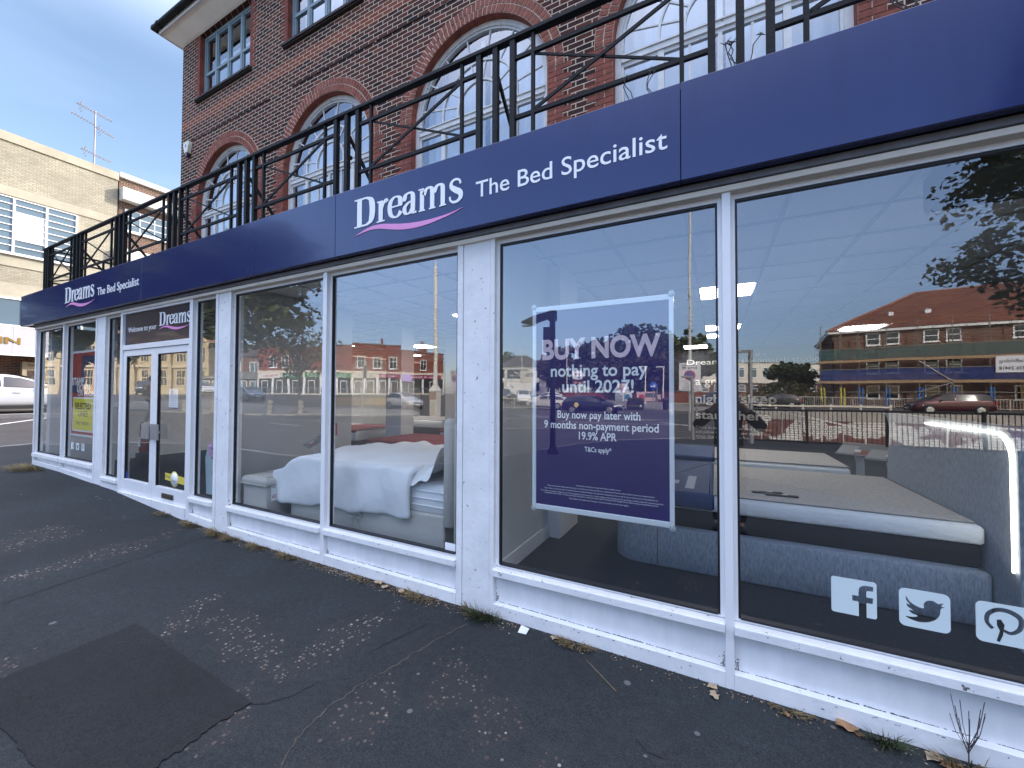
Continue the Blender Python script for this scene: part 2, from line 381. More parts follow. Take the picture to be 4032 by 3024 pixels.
def asphalt(name, base, peb=True, patches=(), rough=.85):
    m, nt, b = new_mat(name); N = nt.nodes; L = nt.links
    b.inputs['Roughness'].default_value = rough; b.inputs['Specular IOR Level'].default_value = .3
    ge = N.new('ShaderNodeTexCoord'); P = ge.outputs['Object']
    def noise(sc, det=5, ro=.6):
        n = N.new('ShaderNodeTexNoise'); n.inputs['Scale'].default_value = sc; n.inputs['Detail'].default_value = det; n.inputs['Roughness'].default_value = ro
        L.new(P, n.inputs['Vector']); return n.outputs[0]
    def math_(op, a, c, d=None):
        n = N.new('ShaderNodeMath'); n.operation = op
        for i, q in enumerate((a, c, d)):
            if q is None: continue
            if isinstance(q, (int, float)): n.inputs[i].default_value = q
            else: L.new(q, n.inputs[i])
        return n.outputs[0]
    def ramp(src, a, c, ca=(0,0,0), cc=(1,1,1)):
        n = N.new('ShaderNodeValToRGB'); n.color_ramp.elements[0].position = a; n.color_ramp.elements[1].position = c
        n.color_ramp.elements[0].color = c4(ca); n.color_ramp.elements[1].color = c4(cc); L.new(src, n.inputs[0]); return n.outputs[0]
    def mix(f, a, c, bl='MIX'):
        n = N.new('ShaderNodeMixRGB'); n.blend_type = bl
        for i, q in enumerate((f, a, c)):
            if isinstance(q, (int, float)): n.inputs[i].default_value = q
            elif isinstance(q, tuple): n.inputs[i].default_value = c4(q)
            else: L.new(q, n.inputs[i])
        return n.outputs[0]
    big = noise(.9, 6, .6); fine = noise(140, 3, .7)
    col = ramp(big, .3, .7, [q*.78 for q in base], [q*1.18 for q in base])
    col = mix(.8, col, ramp(fine, .36, .64, (.2,.2,.2), (.8,.8,.8)), 'OVERLAY'); col = mix(.45, col, ramp(noise(22, 5, .75), .3, .7, (.25,.25,.25), (.75,.75,.75)), 'OVERLAY')
    h = fine
    if peb:
        mask = None
        for cx, cy, rx, ry in patches:
            mp = N.new('ShaderNodeMapping'); mp.inputs['Location'].default_value = (-cx/rx, -cy/ry, 0); mp.inputs['Scale'].default_value = (1/rx, 1/ry, 0)
            L.new(P, mp.inputs[0]); ln = N.new('ShaderNodeVectorMath'); ln.operation = 'LENGTH'; L.new(mp.outputs[0], ln.inputs[0])
            e = math_('SUBTRACT', 1.0, ln.outputs['Value'])
            mask = e if mask is None else math_('MAXIMUM', mask, e)
        nm = noise(3.2, 5, .65)
        mk = math_('ADD', math_('MULTIPLY', mask, .62), math_('MULTIPLY_ADD', nm, 1.9, -1.06))
        mk = math_('MAXIMUM', mk, math_('MULTIPLY_ADD', noise(1.7, 6, .75), 2.2, -1.62))     # a few worn spots elsewhere
        mkr = ramp(mk, .02, .30)
        vo = N.new('ShaderNodeTexVoronoi'); vo.inputs['Scale'].default_value = 42; vo.inputs['Randomness'].default_value = 1; L.new(P, vo.inputs['Vector'])
        rnd = N.new('ShaderNodeSeparateColor'); L.new(vo.outputs['Color'], rnd.inputs[0])
        size = math_('MULTIPLY_ADD', rnd.outputs[0], .34, .12)
        inside = math_('LESS_THAN', vo.outputs['Distance'], size)
        pres = math_('LESS_THAN', rnd.outputs[1], math_('MULTIPLY', mkr, .72))
        pb = math_('MULTIPLY', inside, pres)
        pc = N.new('ShaderNodeValToRGB'); L.new(rnd.outputs[2], pc.inputs[0]); e = pc.color_ramp.elements
        e[0].color = (.06,.045,.04,1); e[1].color = (.34,.32,.28,1)
        for ps, cc in ((.3,(.10,.075,.07,1)),(.55,(.12,.095,.08,1)),(.85,(.21,.185,.155,1))): q = e.new(ps); q.color = cc
        col = mix(math_('MULTIPLY', mkr, .30), col, (.045,.038,.037))
        col = mix(pb, col, pc.outputs[0])
        # scattered old chewing-gum blots and small chips
        v2 = N.new('ShaderNodeTexVoronoi'); v2.inputs['Scale'].default_value = 4.6; L.new(P, v2.inputs['Vector'])
        s2 = N.new('ShaderNodeSeparateColor'); L.new(v2.outputs['Color'], s2.inputs[0])
        g = math_('MULTIPLY', math_('LESS_THAN', v2.outputs['Distance'], math_('MULTIPLY_ADD', s2.outputs[0], .07, .03)), math_('GREATER_THAN', s2.outputs[1], .45))
        gcol = ramp(s2.outputs[2], .3, .7, (.018,.018,.02), (.17,.17,.17))
        col = mix(math_('MULTIPLY', g, .7), col, gcol)
        h = math_('MULTIPLY_ADD', pb, 1.2, math_('MULTIPLY', fine, .8))
    L.new(col, b.inputs['Base Color'])
    bp = N.new('ShaderNodeBump'); bp.inputs['Strength'].default_value = .55; bp.inputs['Distance'].default_value = .006
    L.new(h, bp.inputs['Height']); L.new(bp.outputs[0], b.inputs['Normal'])
    return m
PATCHES = [(-2.2,-.75,.22,.62),(-1.6,-1.08,.22,.34),(-1.35,-.72,.25,.28),(-1.02,-.9,.16,.28),(-.66,-.95,.10,.2),(-2.75,-1.05,.5,.22),(-3.3,-1.05,.45,.28),(-5.35,-.9,.28,.9),(-6.4,-1.2,.4,.75),(-2.25,-1.45,.25,.25),(-3.75,-1.9,.35,.3),(-.2,-1.2,.15,.2),(-1.5,-1.5,.2,.25)]
PAVE = asphalt('pavement_asphalt', (.025,.030,.032), True, PATCHES)
ROADM = asphalt('road_asphalt', (.078,.071,.063), False)
PATCHM = asphalt('fresh_asphalt', (.017,.0185,.0195), False)
KERBM = M('kerb_stone', (.30,.29,.27), .85, var=.25, vs=3)
LINEM = M('road_paint', (.72,.71,.66), .7, var=.15, vs=6)
GRASSM = M('dry_grass', (.16,.13,.05), .9, var=.5, vs=9)

PIT = (0.9, 40, -29.5, -13.7)
def ground_sheet():
    xs = [-130,-105,-85,-70,-60,-52,-46,-40,-35,-31,-28,-25,-22,-20,-18,-16.5,-15.2,-14,-13,-12,-11,-10,-9,-8,-7,-6,-5,-4,-3,-2,-1,0,.9,2,3,4,6,8,11,15,20,30,40,60,90,130]
    ys = [-170,-140,-115,-98,-84,-72,-62,-54,-48,-43,-39,-36,-33,-29.5,-26,-22,-19,-16.5,-15,-13.7,-12.5,-11,-10,-9,-8,-7,-6,-5,-4,-3,-2,-1,0,1,2,3.5,6,10,16,24,35,60]
    mb = MB(); ix = {}
    for i, x in enumerate(xs):
        for j, y in enumerate(ys): ix[i, j] = len(ix)
    vs = [(x, y, gh(x, y) - .09) for x in xs for y in ys]
    fs = []
    for i in range(len(xs)-1):
        for j in range(len(ys)-1):
            cx = (xs[i]+xs[i+1])/2; cy = (ys[j]+ys[j+1])/2
            if PIT[0] < cx < PIT[1] and PIT[2] < cy < PIT[3]: continue
            fs.append((ix[i,j], ix[i+1,j], ix[i+1,j+1], ix[i,j+1]))
    mb.add(vs, fs, 0, True)
    tag(mb.build('road', ROADM), 'asphalt road and junction in front of the shop', kind='structure')
ground_sheet()
KERB = [(-14.9,30),(-14.9,16),(-14.9,9),(-14.9,4),(-14.9,.9),(-14.6,-.9),(-13.7,-2.2),(-12.4,-2.95),(-11,-3.1),(-9.5,-3.15),(-8,-3.4),(-6.6,-4.0),(-5.6,-5.0),(-4.9,-6.5),(-4.5,-8.2),(-3.6,-10.2),(-2,-12),(-.2,-12.9),(2,-13.35),(5,-13.4),(9,-13.4),(16,-13.4),(40,-13.4)]
BASE = [(-11.33,30),(-11.33,16),(-11.33,9),(-11.33,4),(-11.33,.6),(-11.33,.0),(-11.2,0),(-10.9,0),(-10.2,0),(-9.4,0),(-8.5,0),(-7.5,0),(-6.6,0),(-5.6,0),(-4.6,0),(-3.4,0),(-2.2,0),(-1.0,0),(.4,0),(2,0),(4,0),(8,0),(40,0)]
def pavement():
    NS = 14; mb = MB(); kb = MB()
    sub = 3; K = []; B = []
    for a, b, c, d in zip(KERB, KERB[1:], BASE, BASE[1:]):
        for s in range(sub):
            t = s/sub
            K.append((a[0]+(b[0]-a[0])*t, a[1]+(b[1]-a[1])*t)); B.append((c[0]+(d[0]-c[0])*t, c[1]+(d[1]-c[1])*t))
    K.append(KERB[-1]); B.append(BASE[-1])
    n = len(K); vs = []
    for k, b in zip(K, B):
        dx, dy = k[0]-b[0], k[1]-b[1]; l = math.hypot(dx, dy); f = (l-.14)/l
        for j in range(NS+1):
            t = f * j/NS; x, y = b[0]+dx*t, b[1]+dy*t; vs.append((x, y, gh(x, y)))
    mb.add(vs, [(i*(NS+1)+j, (i+1)*(NS+1)+j, (i+1)*(NS+1)+j+1, i*(NS+1)+j+1) for i in range(n-1) for j in range(NS)], 0, True)
    tag(mb.build('pavement', PAVE), 'dark worn asphalt pavement with exposed pebbles', kind='structure')
    kv = []
    for k, b in zip(K, B):
        dx, dy = b[0]-k[0], b[1]-k[1]; l = math.hypot(dx, dy); ux, uy = dx/l, dy/l
        z = gh(*k)
        kv += [(k[0], k[1], z-.12), (k[0], k[1], z-.004), (k[0]+ux*.02, k[1]+uy*.02, z+.008), (k[0]+ux*.145, k[1]+uy*.145, z+.008), (k[0]+ux*.145, k[1]+uy*.145, z-.05)]
    kb.add(kv, [(i*5+j, i*5+5+j, i*5+6+j, i*5+1+j) for i in range(n-1) for j in range(4)])
    tag(kb.build('kerb', KERBM), 'stone kerb along the pavement edge', kind='structure')
    # relaid darker patch, 4 mm proud, ragged edge
    pm = MB(); e = []
    def edge(a, b, n, amp):
        for i in range(n):
            t = i/n; e.append((a[0]+(b[0]-a[0])*t + random.uniform(-amp, amp), a[1]+(b[1]-a[1])*t + random.uniform(-amp, amp)))
    edge((-3.62,-1.275), (-2.19,-1.325), 30, .005); edge((-2.19,-1.325), (-2.185,-1.97), 40, .013); edge((-2.185,-1.97), (-3.63,-1.97), 30, .006); edge((-3.63,-1.97), (-3.62,-1.275), 30, .009)
    pm.prism([e], 0, 1, lambda u, v, d: (u, v, gh(u, v) + .003 + (.004 if d else 0)))
    tag(pm.build('asphalt_patch', PATCHM), 'rectangle of newer darker asphalt let into the pavement', kind='structure')
    # cracks: a thin raised-edge filler line in each
    cm = MB()
    def crack(pts, w):
        q = []
        for a, b in zip(pts, pts[1:]):
            k = max(2, int(math.dist(a, b)/.025))
            for i in range(k): t = i/k; q.append((a[0]+(b[0]-a[0])*t + random.uniform(-.009,.009), a[1]+(b[1]-a[1])*t + random.uniform(-.006,.006)))
        q.append(pts[-1])
        v = []
        for i, (x, y) in enumerate(q):
            a = q[max(0,i-1)]; b = q[min(len(q)-1,i+1)]; dx, dy = b[0]-a[0], b[1]-a[1]; l = math.hypot(dx,dy) or 1
            ww = w * random.uniform(.4, 1.3)
            v += [(x-dy/l*ww, y+dx/l*ww, gh(x,y)+.003), (x+dy/l*ww, y-dx/l*ww, gh(x,y)+.003)]
        return v, [(2*i, 2*i+2, 2*i+3, 2*i+1) for i in range(len(q)-1)]
    v, f = crack([(-1.57,-.22),(-1.66,-.49),(-1.72,-.79),(-1.78,-.97),(-1.78,-1.06),(-1.8,-1.16),(-1.79,-1.24),(-1.77,-1.36),(-1.73,-1.43),(-1.66,-1.56),(-1.62,-1.9),(-1.6,-2.5)], .0042)
    cm.add(v, f)
    v, f = crack([(-2.19,-1.33),(-2.11,-1.29),(-2.03,-1.19),(-2.01,-1.06)], .004); cm.add(v, f, 1)
    v, f = crack([(-1.82,-.36),(-1.89,-.56),(-1.94,-.72)], .004); cm.add(v, f, 1)
    v, f = crack([(-5.03,-.1),(-5.0,-.5),(-4.95,-1.0),(-4.87,-1.6),(-4.85,-2.6)], .004); cm.add(v, f, 1)
    v, f = crack([(-.35,-.62),(-.29,-.66),(-.22,-.66)], .003); cm.add(v, f, 1)
    tag(cm.build('pavement_cracks', [M('dusty_crack', (.075,.065,.052), .95, var=.4, vs=30), M('dark_crack', (.012,.012,.013), .95)]), 'cracks and joint lines in the pavement', kind='structure')
pavement()

# ------------------------------------------------------------------ the brick building over the shop
WY = 2.2                                   # plane of the upper brick wall
XL, XR = -11.43, 8.3
WT = 9.95
SPR, AR = 5.885, 1.157                     # arch springing and radius
AC = [-9.51, -6.316, -3.10, .067, 3.27, 6.47]
UW = [-9.655, -6.42, -3.19, .05, 3.28, 6.5]
bld = thing('brick_building', 'dark brick building with arched upper windows above the white shopfront', 'building')
def arch_loop(cx, r, zb, n=28):
    pts = [(cx - r, zb)] + [(cx - r*math.cos(math.pi*k/n), SPR + r*math.sin(math.pi*k/n)) for k in range(n+1)] + [(cx + r, zb)]
    return pts
def upper_wall():
    mb = MB()
    outer = [(XL, 3.2), (XR, 3.2), (XR, WT), (XL, WT)]
    holes = [list(reversed(arch_loop(c, AR, 4.5))) for c in AC] + [[(u-1, 8.41), (u-1, WT-.02), (u+1, WT-.02), (u+1, 8.41)] for u in UW]
    mb.prism([outer] + holes, WY, WY + .22, FRONT)
    mb.box(XL, XL+.22, WY+.22, 17, 3.2, WT); mb.box(XR-.22, XR, WY+.22, 17, 3.2, WT); mb.box(XL, XR, 17, 17.2, .0, WT)
    mb.box(XL+.1, XR-.1, WY+.22, 17, 7.2, 7.3)
    mb.build('wall', BRICK, bld, fix=True)
    # ground-floor flanks, behind and beside the shop
    g = MB(); g.box(-11.31, -11.13, .12, 17, -.05, 2.84); g.box(XR-.3, XR, .05, 17, -.2, 3.2)
    g.build('flank_wall', WHITED, bld)
    # a single dark course stepping over the arches
    d = MB(); x = XL + .3
    while x < XR:
        l = random.uniform(.25, 1.6); d.box(x, min(XR, x+l), WY-random.uniform(.006,.016), WY-.001, 7.505, 7.505+random.uniform(.008,.022)); x += l + random.choice((.02,.05,.3,.7))
    d.build('string_course', M('sooty_brick', (.02,.016,.016), .9, var=.4, vs=20), bld)
upper_wall()
def arch_ring(cx):
    t = MB(); r0 = AR
    t.prism([arch_loop(cx, AR + .232, SPR, 40)[1:-1] + list(reversed(arch_loop(cx, AR, SPR, 40)[1:-1]))], WY - .010, WY + .10, FRONT, m=1)
    for ring in range(2):
        a0 = r0 + .006 + ring * .117; a1 = a0 + .101; n = 50 + ring * 5
        for k in range(n):
            g = .016 / a0
            t0 = math.pi * k / n + g/2; t1 = math.pi * (k+1) / n - g/2
            q = [(cx - r*math.cos(t_), SPR + r*math.sin(t_)) for r, t_ in ((a0,t0),(a1,t0),(a1,t1),(a0,t1))]
            dd = random.uniform(-.002, .002)
            t.prism([q], WY - .018 + dd, WY + .06, FRONT)
    t.prism([arch_loop(cx, AR, SPR, 40)[1:-1] + list(reversed(arch_loop(cx, AR-.005, SPR, 40)[1:-1]))], WY - .012, WY + .10, FRONT)
    for s in (-1, 1): t.box(cx+s*AR-(0 if s < 0 else .005), cx+s*AR+(.005 if s < 0 else 0), WY-.008, WY+.10, 4.5, SPR-.001, m=2)
    # red jamb bricks below the springing, alternating long and short
    for s in (-1, 1):
        z = SPR - .0717; k = 0
        while z > 4.55:
            w = .215 if k % 2 else .325
            x0, x1 = (cx - AR - w, cx - AR) if s < 0 else (cx + AR, cx + AR + w)
            t.box(x0 - (0 if s < 0 else -.0), x1, WY - .0035, WY + .05, z + .004, z + .0677, m=1)
            if w > .3:
                xm = x0 + .105 if s > 0 else x1 - .105
                for a, b in ((x0+.004, xm-.004), (xm+.004, x1-.004)): t.box(a, b, WY - .007, WY + .02, z + .005, z + .0665, m=2)
            else: t.box(x0+.004, x1-.004, WY - .007, WY + .02, z + .005, z + .0665, m=2)
            z -= .0717; k += 1
    t.build('brick_arch', [REDB, MORTAR, REDB2], bld)
    # soffit of the arch: red brick reveal
def arched_window(cx):
    zb = 4.5; y = WY + .13
    fr = MB()
    def ringp(r1, r0, y0, y1, n=32):
        fr.prism([[(cx - r1*math.cos(math.pi*k/n), SPR + r1*math.sin(math.pi*k/n)) for k in range(n+1)] + [(cx - r0*math.cos(math.pi*k/n), SPR + r0*math.sin(math.pi*k/n)) for k in range(n, -1, -1)]], y0, y1, FRONT)
    ringp(AR-.003, AR-.075, y-.03, y+.06); ringp(AR-.075, AR-.105, y-.01, y+.05)
    for s in (-1, 1):
        fr.box(cx + s*(AR-.075) - (.0 if s > 0 else .072), cx + s*(AR-.075) + (.072 if s > 0 else 0), y-.03, y+.06, zb, SPR)
        fr.box(cx + s*(AR-.09) - .015, cx + s*(AR-.09) + .015, y-.01, y+.05, zb, SPR)
    zt = SPR - .145
    fr.box(cx - AR + .08, cx + AR - .08, y-.035, y+.05, zt - .06, zt + .02); fr.box(cx - AR + .08, cx + AR - .08, y-.05, y-.036, zt + .012, zt + .03)
    for r in (.64, .36): ringp(r + .016, r - .014, y-.008, y+.03, 24)
    for s in (-1, 1):
        for r in (.64, .36): fr.box(cx + s*r - .015, cx + s*r + .015, y-.007, y+.03, zt + .02, SPR)
    for k in range(8):
        a = math.pi * (k + .5) / 8
        fr.bar((cx - .36*math.cos(a), y+.01, SPR + .36*math.sin(a)), (cx - 1.06*math.cos(a), y+.01, SPR + 1.06*math.sin(a)), .02, .022)
    # casements below the transom
    for u in (-.62, .62): fr.box(cx+u-.035, cx+u+.035, y-.02, y+.05, zb, zt-.06)
    for u in (-.31, 0, .31): fr.box(cx+u-.013, cx+u+.013, y-.004, y+.03, zb, zt-.06)
    fr.box(cx-.022, cx+.022, y-.012, y+.04, zb, zt-.06)
    for u0, u1 in ((-1.05,-.655), (-.585,-.022), (.022,.585), (.655,1.05)):
        fr.box(cx+u0, cx+u1, y-.012, y+.035, zt-.105, zt-.06); fr.box(cx+u0, cx+u1, y-.012, y+.035, 5.02, 5.12); fr.box(cx+u0, cx+u1, y-.02, y+.034, 4.98, 5.018)
    w = fr.build('arched_window', OLDW, bld)
    p = MB(); p.prism([arch_loop(cx, AR - .02, zb)], y + .012, y + .018, FRONT); p.build('pane', GLU, w)
    c = MB()
    for s in (-1, 1):      # net curtains and a white inner frame behind the glass
        n = 26; v = []
        for k in range(n+1):
            xx = cx + s * (.06 + 1.05 * k/n); yy = y + .26 + .018*math.sin(k*1.9)
            v += [(xx, yy, zb), (xx, yy, SPR + math.sqrt(max(0, 1.14**2 - (xx-cx)**2)))]
        c.add(v, [(2*k, 2*k+2, 2*k+3, 2*k+1) for k in range(n)], 0, True)
    c.build('curtain', CURT, w)
    s = MB()
    s.box(cx-.03, cx+.03, y+.12, y+.16, zb, SPR+1.05); s.build('inner_frame', WFRAME, w)
for i, c in enumerate(AC): arch_ring(c); arched_window(c)
def casement(u):
    z0, z1, y = 8.41, WT-.02, WY + .12
    f = MB(); f.box(u-1, u-.93, y-.03, y+.05, z0, z1); f.box(u+.93, u+1, y-.03, y+.05, z0, z1); f.box(u-.93, u+.93, y-.03, y+.05, z1-.07, z1); f.box(u-.93, u+.93, y-.03, y+.05, z0, z0+.06)
    for k in range(1, 4): x = u - 1 + k*.5; f.box(x-.03, x+.03, y-.028, y+.045, z0+.06, z1-.07)
    zm = z0 + .62
    for k in range(4):
        a, b = u - 1 + k*.5 + (.07 if k == 0 else .03), u - 1 + (k+1)*.5 - (.07 if k == 3 else .03)
        f.box(a, b, y-.024, y+.042, zm-.03, zm+.03)
        for q, w_ in ((a, .035), (b-.035, .035)): f.box(q, q+w_, y-.015, y+.035, z0+.06, z1-.07)
        f.box(a+.035, b-.035, y-.015, y+.035, z1-.105, z1-.07); f.box(a+.035, b-.035, y-.015, y+.035, z0+.06, z0+.09)
    w = f.build('casement_window', GREYF, bld)
    p = MB(); p.box(u-.95, u+.95, y+.006, y+.012, z0+.03, z1-.04); p.build('pane', GLU, w)
    c = MB(); c.box(u-.92, u+.92, y+.2, y+.205, z0+.03, z1-.45); c.build('blind', CURT, w)
    s = MB(); s.box(u-1.08, u+1.08, WY-.075, WY+.16, z0-.05, z0-.004); s.box(u-1.08, u+1.08, WY-.05, WY-.001, z0-.075, z0-.05)
    s.build('window_sill', M('sill_tile', (.025,.018,.016), .8, var=.4, vs=30, bump=.6, bs=40), bld)
    j = MB()      # red brick quoins beside the opening
    for s_ in (-1, 1): j.box(u+s_-(0 if s_ < 0 else .005), u+s_+(.005 if s_ < 0 else 0), WY-.004, WY+.09, z0, z1)
    j.box(u-.995, u+.995, WY, WY+.09, z1+.001, z1+.018)
    for s_ in (-1, 1):
        z = z0; k = 0
        while z < z1 - .05:
            w_ = .10 if k % 2 else .205
            x0, x1 = (u-1-w_, u-1) if s_ < 0 else (u+1, u+1+w_)
            j.box(x0+.004, x1-.003, WY-.004, WY+.02, z+.005, z+.0665); z += .0717; k += 1
    j.build('brick_quoin', REDB2, bld)
for u in UW: casement(u)
def eaves():
    s = MB(); o = .33
    prof = [(0, WT), (.04, WT+.02), (.16, WT+.10), (.26, WT+.17), (o, WT+.20)]
    def P(d, z, side): return {'f0': (XL - d, WY - d, z), 'f1': (XR + d, WY - d, z), 'l': (XL - d, 17.2 + d, z), 'r': (XR + d, 17.2 + d, z)}[side]
    for (d0, z0), (d1, z1) in zip(prof, prof[1:]):
        for a, b in (('l','f0'), ('f0','f1'), ('f1','r')):
            s.add([P(d0,z0,a), P(d0,z0,b), P(d1,z1,b), P(d1,z1,a)], [(0,1,2,3)], 0, False)
    s.build('cornice', SOFFW, bld, fix=False)
    f = MB()
    f.box(XL-o-.02, XR+o+.02, WY-o-.02, WY-o+.005, WT+.19, WT+.33); f.box(XL-o-.02, XL-o+.005, WY-o+.006, 17.5, WT+.19, WT+.33); f.box(XR+o-.005, XR+o+.02, WY-o+.006, 17.5, WT+.19, WT+.33)
    f.build('fascia_board', WFRAME, bld)
    g = MB()
    g.tube((XL-o-.09, WY-o-.085, WT+.31), (XR+o, WY-o-.085, WT+.31), .062, 12); g.tube((XL-o-.09, WY-o-.13, WT+.31), (XL-o-.09, 17.4, WT+.31), .062, 12)
    for k in range(12): x = XL - .2 + k*1.75; g.tube((x, WY-o-.085, WT+.31), (x+.06, WY-o-.085, WT+.31), .072, 12)
    g.path([(XL-.22, WY+.3, WT+.27), (XL-.22, WY+.3, WT+.1), (XL-.06, WY+.3, WT-.1), (XL-.06, WY+.3, 3.5)], .038, 10)
    g.build('gutter', BLACKI, bld)
    r = MB(); zr = WT + .34; hip = 6.2; H = 3.9
    x0, x1, y0, y1 = XL-o-.1, XR+o+.1, WY-o-.1, 17.6; ym = (y0+y1)/2
    r.add([(x0,y0,zr),(x1,y0,zr),(x1,y1,zr),(x0,y1,zr),(x0+hip,ym,zr+H),(x1-hip,ym,zr+H)], [(0,1,5,4),(1,2,5),(2,3,4,5),(3,0,4),(0,3,2,1)])
    r.build('roof', TILE, bld)
eaves()

# ------------------------------------------------------------------ shopfront (parts of the same building)
FZ0, FZ1 = 2.84, 3.41
GRIME = M('grime', (.10,.09,.075), .95, var=.6, vs=60)
def shopfront():
    FY = -.04
    # pillars
    for x0, x1 in ((-8.61,-8.25), (-5.21,-4.90), (-1.79,-1.456), (1.56,1.90), (4.9,5.25)):
        p = MB(); z = gh((x0+x1)/2, 0) - .05
        p.box(x0+.055, x1-.04, FY+.003, .10, z, 2.80); p.box(x0, x0+.052, FY-.004, .10, z, 2.80); p.box(x1-.037, x1, FY-.004, .10, z, 2.80)
        p.build('pillar', WHITED, bld, bevel=.004)
    h = MB(); h.box(-11.31, XR, FY-.02, .06, 2.765, 2.80); h.build('window_head', SOFFW, bld, bevel=.004)
    h = MB(); h.box(-11.31, XR, FY-.035, .06, 2.803, 2.838); h.build('head_trim', LEAD, bld)
    # glazed bays: (left, right, sill underside, glass bottom)
    bays = [(-11.25,-9.955,.42,.49), (-9.90,-8.61,.42,.49), (-8.25,-7.72,.29,.345), (-5.72,-5.21,.29,.345), (-4.90,-3.345,.29,.345), (-3.29,-1.79,.29,.345), (-1.456,.035,.29,.345), (.08,1.56,.29,.345), (1.90,3.4,.29,.345), (3.45,4.9,.29,.345), (5.25,6.7,.29,.345), (6.75,XR-.3,.29,.345)]
    for i, (a, b, s0, g0) in enumerate(bays):
        w = MB()
        # slim inner frame round the glass
        w.box(a, a+.022, -.004, .05, g0, 2.765); w.box(b-.022, b, -.004, .05, g0, 2.765); w.box(a+.022, b-.022, -.004, .05, 2.735, 2.764); w.box(a+.022, b-.022, -.004, .05, g0, g0+.012)
        o = w.build('shop_window', WFRAME, bld)
        k = MB()
        k.box(a+.0225, a+.034, .0, .03, g0+.0125, 2.734); k.box(b-.034, b-.0225, .0, .03, g0+.0125, 2.734); k.box(a+.034, b-.034, .0, .03, 2.720, 2.734); k.box(a+.034, b-.034, -.012, .03, g0+.0125, g0+.024)
        k.build('gasket', GASKET, o)
        p = MB(); p.box(a+.03, b-.03, .012, .020, g0+.018, 2.73); p.build('pane', GL, o)
        s = MB(); s.box(a, b, FY-.03, .05, s0, g0-.004); s.box(a, b, FY-.012, .05, s0-.012, s0-.001); s.build('window_sill', WHITED, bld, bevel=.008)
        r = MB(); zb = min(gh(a, 0), gh(b, 0)) - .05; za, zc = gh(a, 0), gh(b, 0); hk = .085 if s0 < .4 else .07
        r.box(a, b, -.008, .06, zb, s0-.013); r.build('stall_riser', WHITE, bld)
        q = MB()
        q.add([(a,FY-.006,zb),(b,FY-.006,zb),(b,FY-.006,zc+hk),(a,FY-.006,za+hk),(a,-.004,zb),(b,-.004,zb),(b,-.004,zc+hk+.008),(a,-.004,za+hk+.008)], [(0,1,2,3),(3,2,6,7),(0,3,7,4),(1,5,6,2),(0,4,5,1),(4,7,6,5)])
        n = int((b-a)*70)      # grimy open joint and flaking paint, as a second material of the plinth
        rnd = random.Random(100+i); base = rnd.uniform(0, 6)
        for j in range(n):
            x = a + (b-a)*j/n; zz = za + (zc-za)*j/n + hk + .0075
            wv = .5+.5*math.sin(base+x*5.1)*math.sin(base*2+x*2.3)
            if rnd.random() < .06 + .2*(1-wv): continue
            q.box(x, x+(b-a)/n*rnd.uniform(.7,1.05), -.0092, -.0083, zz-.002, zz+.001+.006*wv*rnd.random(), 1)
            if rnd.random() < .38*wv:
                x2 = x + rnd.uniform(0,.01); z2 = zz - .012 - abs(rnd.gauss(0,.018)); ww = rnd.uniform(.002,.014); q.box(x2, x2+ww, FY-.0070, FY-.0063, z2, z2+rnd.uniform(.001,.005), 1)
        for xx, sg in ((a, 1), (b, -1)):
            for j in range(26):
                u = abs(rnd.gauss(0,.012)); v = abs(rnd.gauss(0,.03)); q.box(xx+sg*u, xx+sg*(u+rnd.uniform(.001,.006)), -.0092, -.0083, (za if sg > 0 else zc)+hk+.006+v, (za if sg > 0 else zc)+hk+.006+v+rnd.uniform(.002,.010), 1)
        q.build('plinth', [WHITED, GRIME], bld)
    # mullions between bays
    for x0, x1, s0 in ((-11.31,-11.25,.42), (-9.955,-9.90,.42), (-3.345,-3.29,.29), (.035,.08,.29), (3.4,3.45,.29), (6.7,6.75,.29)):
        m = MB(); m.box(x0, x1, FY-.006, .07, gh(x0, 0)-.06, 2.765); m.build('mullion', WFRAME, bld, bevel=.004)
    # doors
    f = MB()
    f.box(-7.72,-7.655, FY-.006, .07, gh(-7.7,0)-.05, 2.765); f.box(-5.795,-5.72, FY-.006, .07, gh(-5.75,0)-.05, 2.765)
    f.box(-7.655,-5.795, FY, .07, 2.215, 2.285); f.box(-7.655,-5.795, FY, .07, 2.735, 2.765)
    fo = f.build('door_frame', WFRAME, bld, bevel=.004)
    t = MB(); t.box(-7.655,-5.795, FY-.02, .2, -.05, .195); t.build('threshold', WHITED, bld)
    for x0, x1, hx in ((-7.652,-6.73,-6.79), (-6.722,-5.798,-6.66)):
        d = MB(); y0, y1 = -.025, .025
        d.box(x0, x0+.085, y0, y1, .20, 2.21); d.box(x1-.085, x1, y0, y1, .20, 2.21); d.box(x0+.085, x1-.085, y0, y1, 2.125, 2.21); d.box(x0+.085, x1-.085, y0, y1, .20, .375)
        do = d.build('door', WFRAME, bld, bevel=.004)
        g = MB(); g.box(x0+.083, x1-.083, -.004, .004, .373, 2.127); g.build('pane', GL, do)
        k = MB(); k.box(x0+.085, x0+.095, -.018, .018, .375, 2.125); k.box(x1-.095, x1-.085, -.018, .018, .375, 2.125); k.box(x0+.095, x1-.095, -.018, .018, 2.115, 2.125); k.build('gasket', GASKET, do)
        hd = MB(); xa = -6.96 if x0 < -7 else -6.70
        hd.box(xa, xa+.20, -.062, -.050, .985, 1.19)
        for q in range(5): hd.box(xa+.012+q*.04, xa+.026+q*.04, -.066, -.0625, .985, 1.19)
        for q in (xa+.03, xa+.15): hd.box(q, q+.02, -.05, -.025, 1.07, 1.10)
        hd.build('door_handle', STEELM, do)
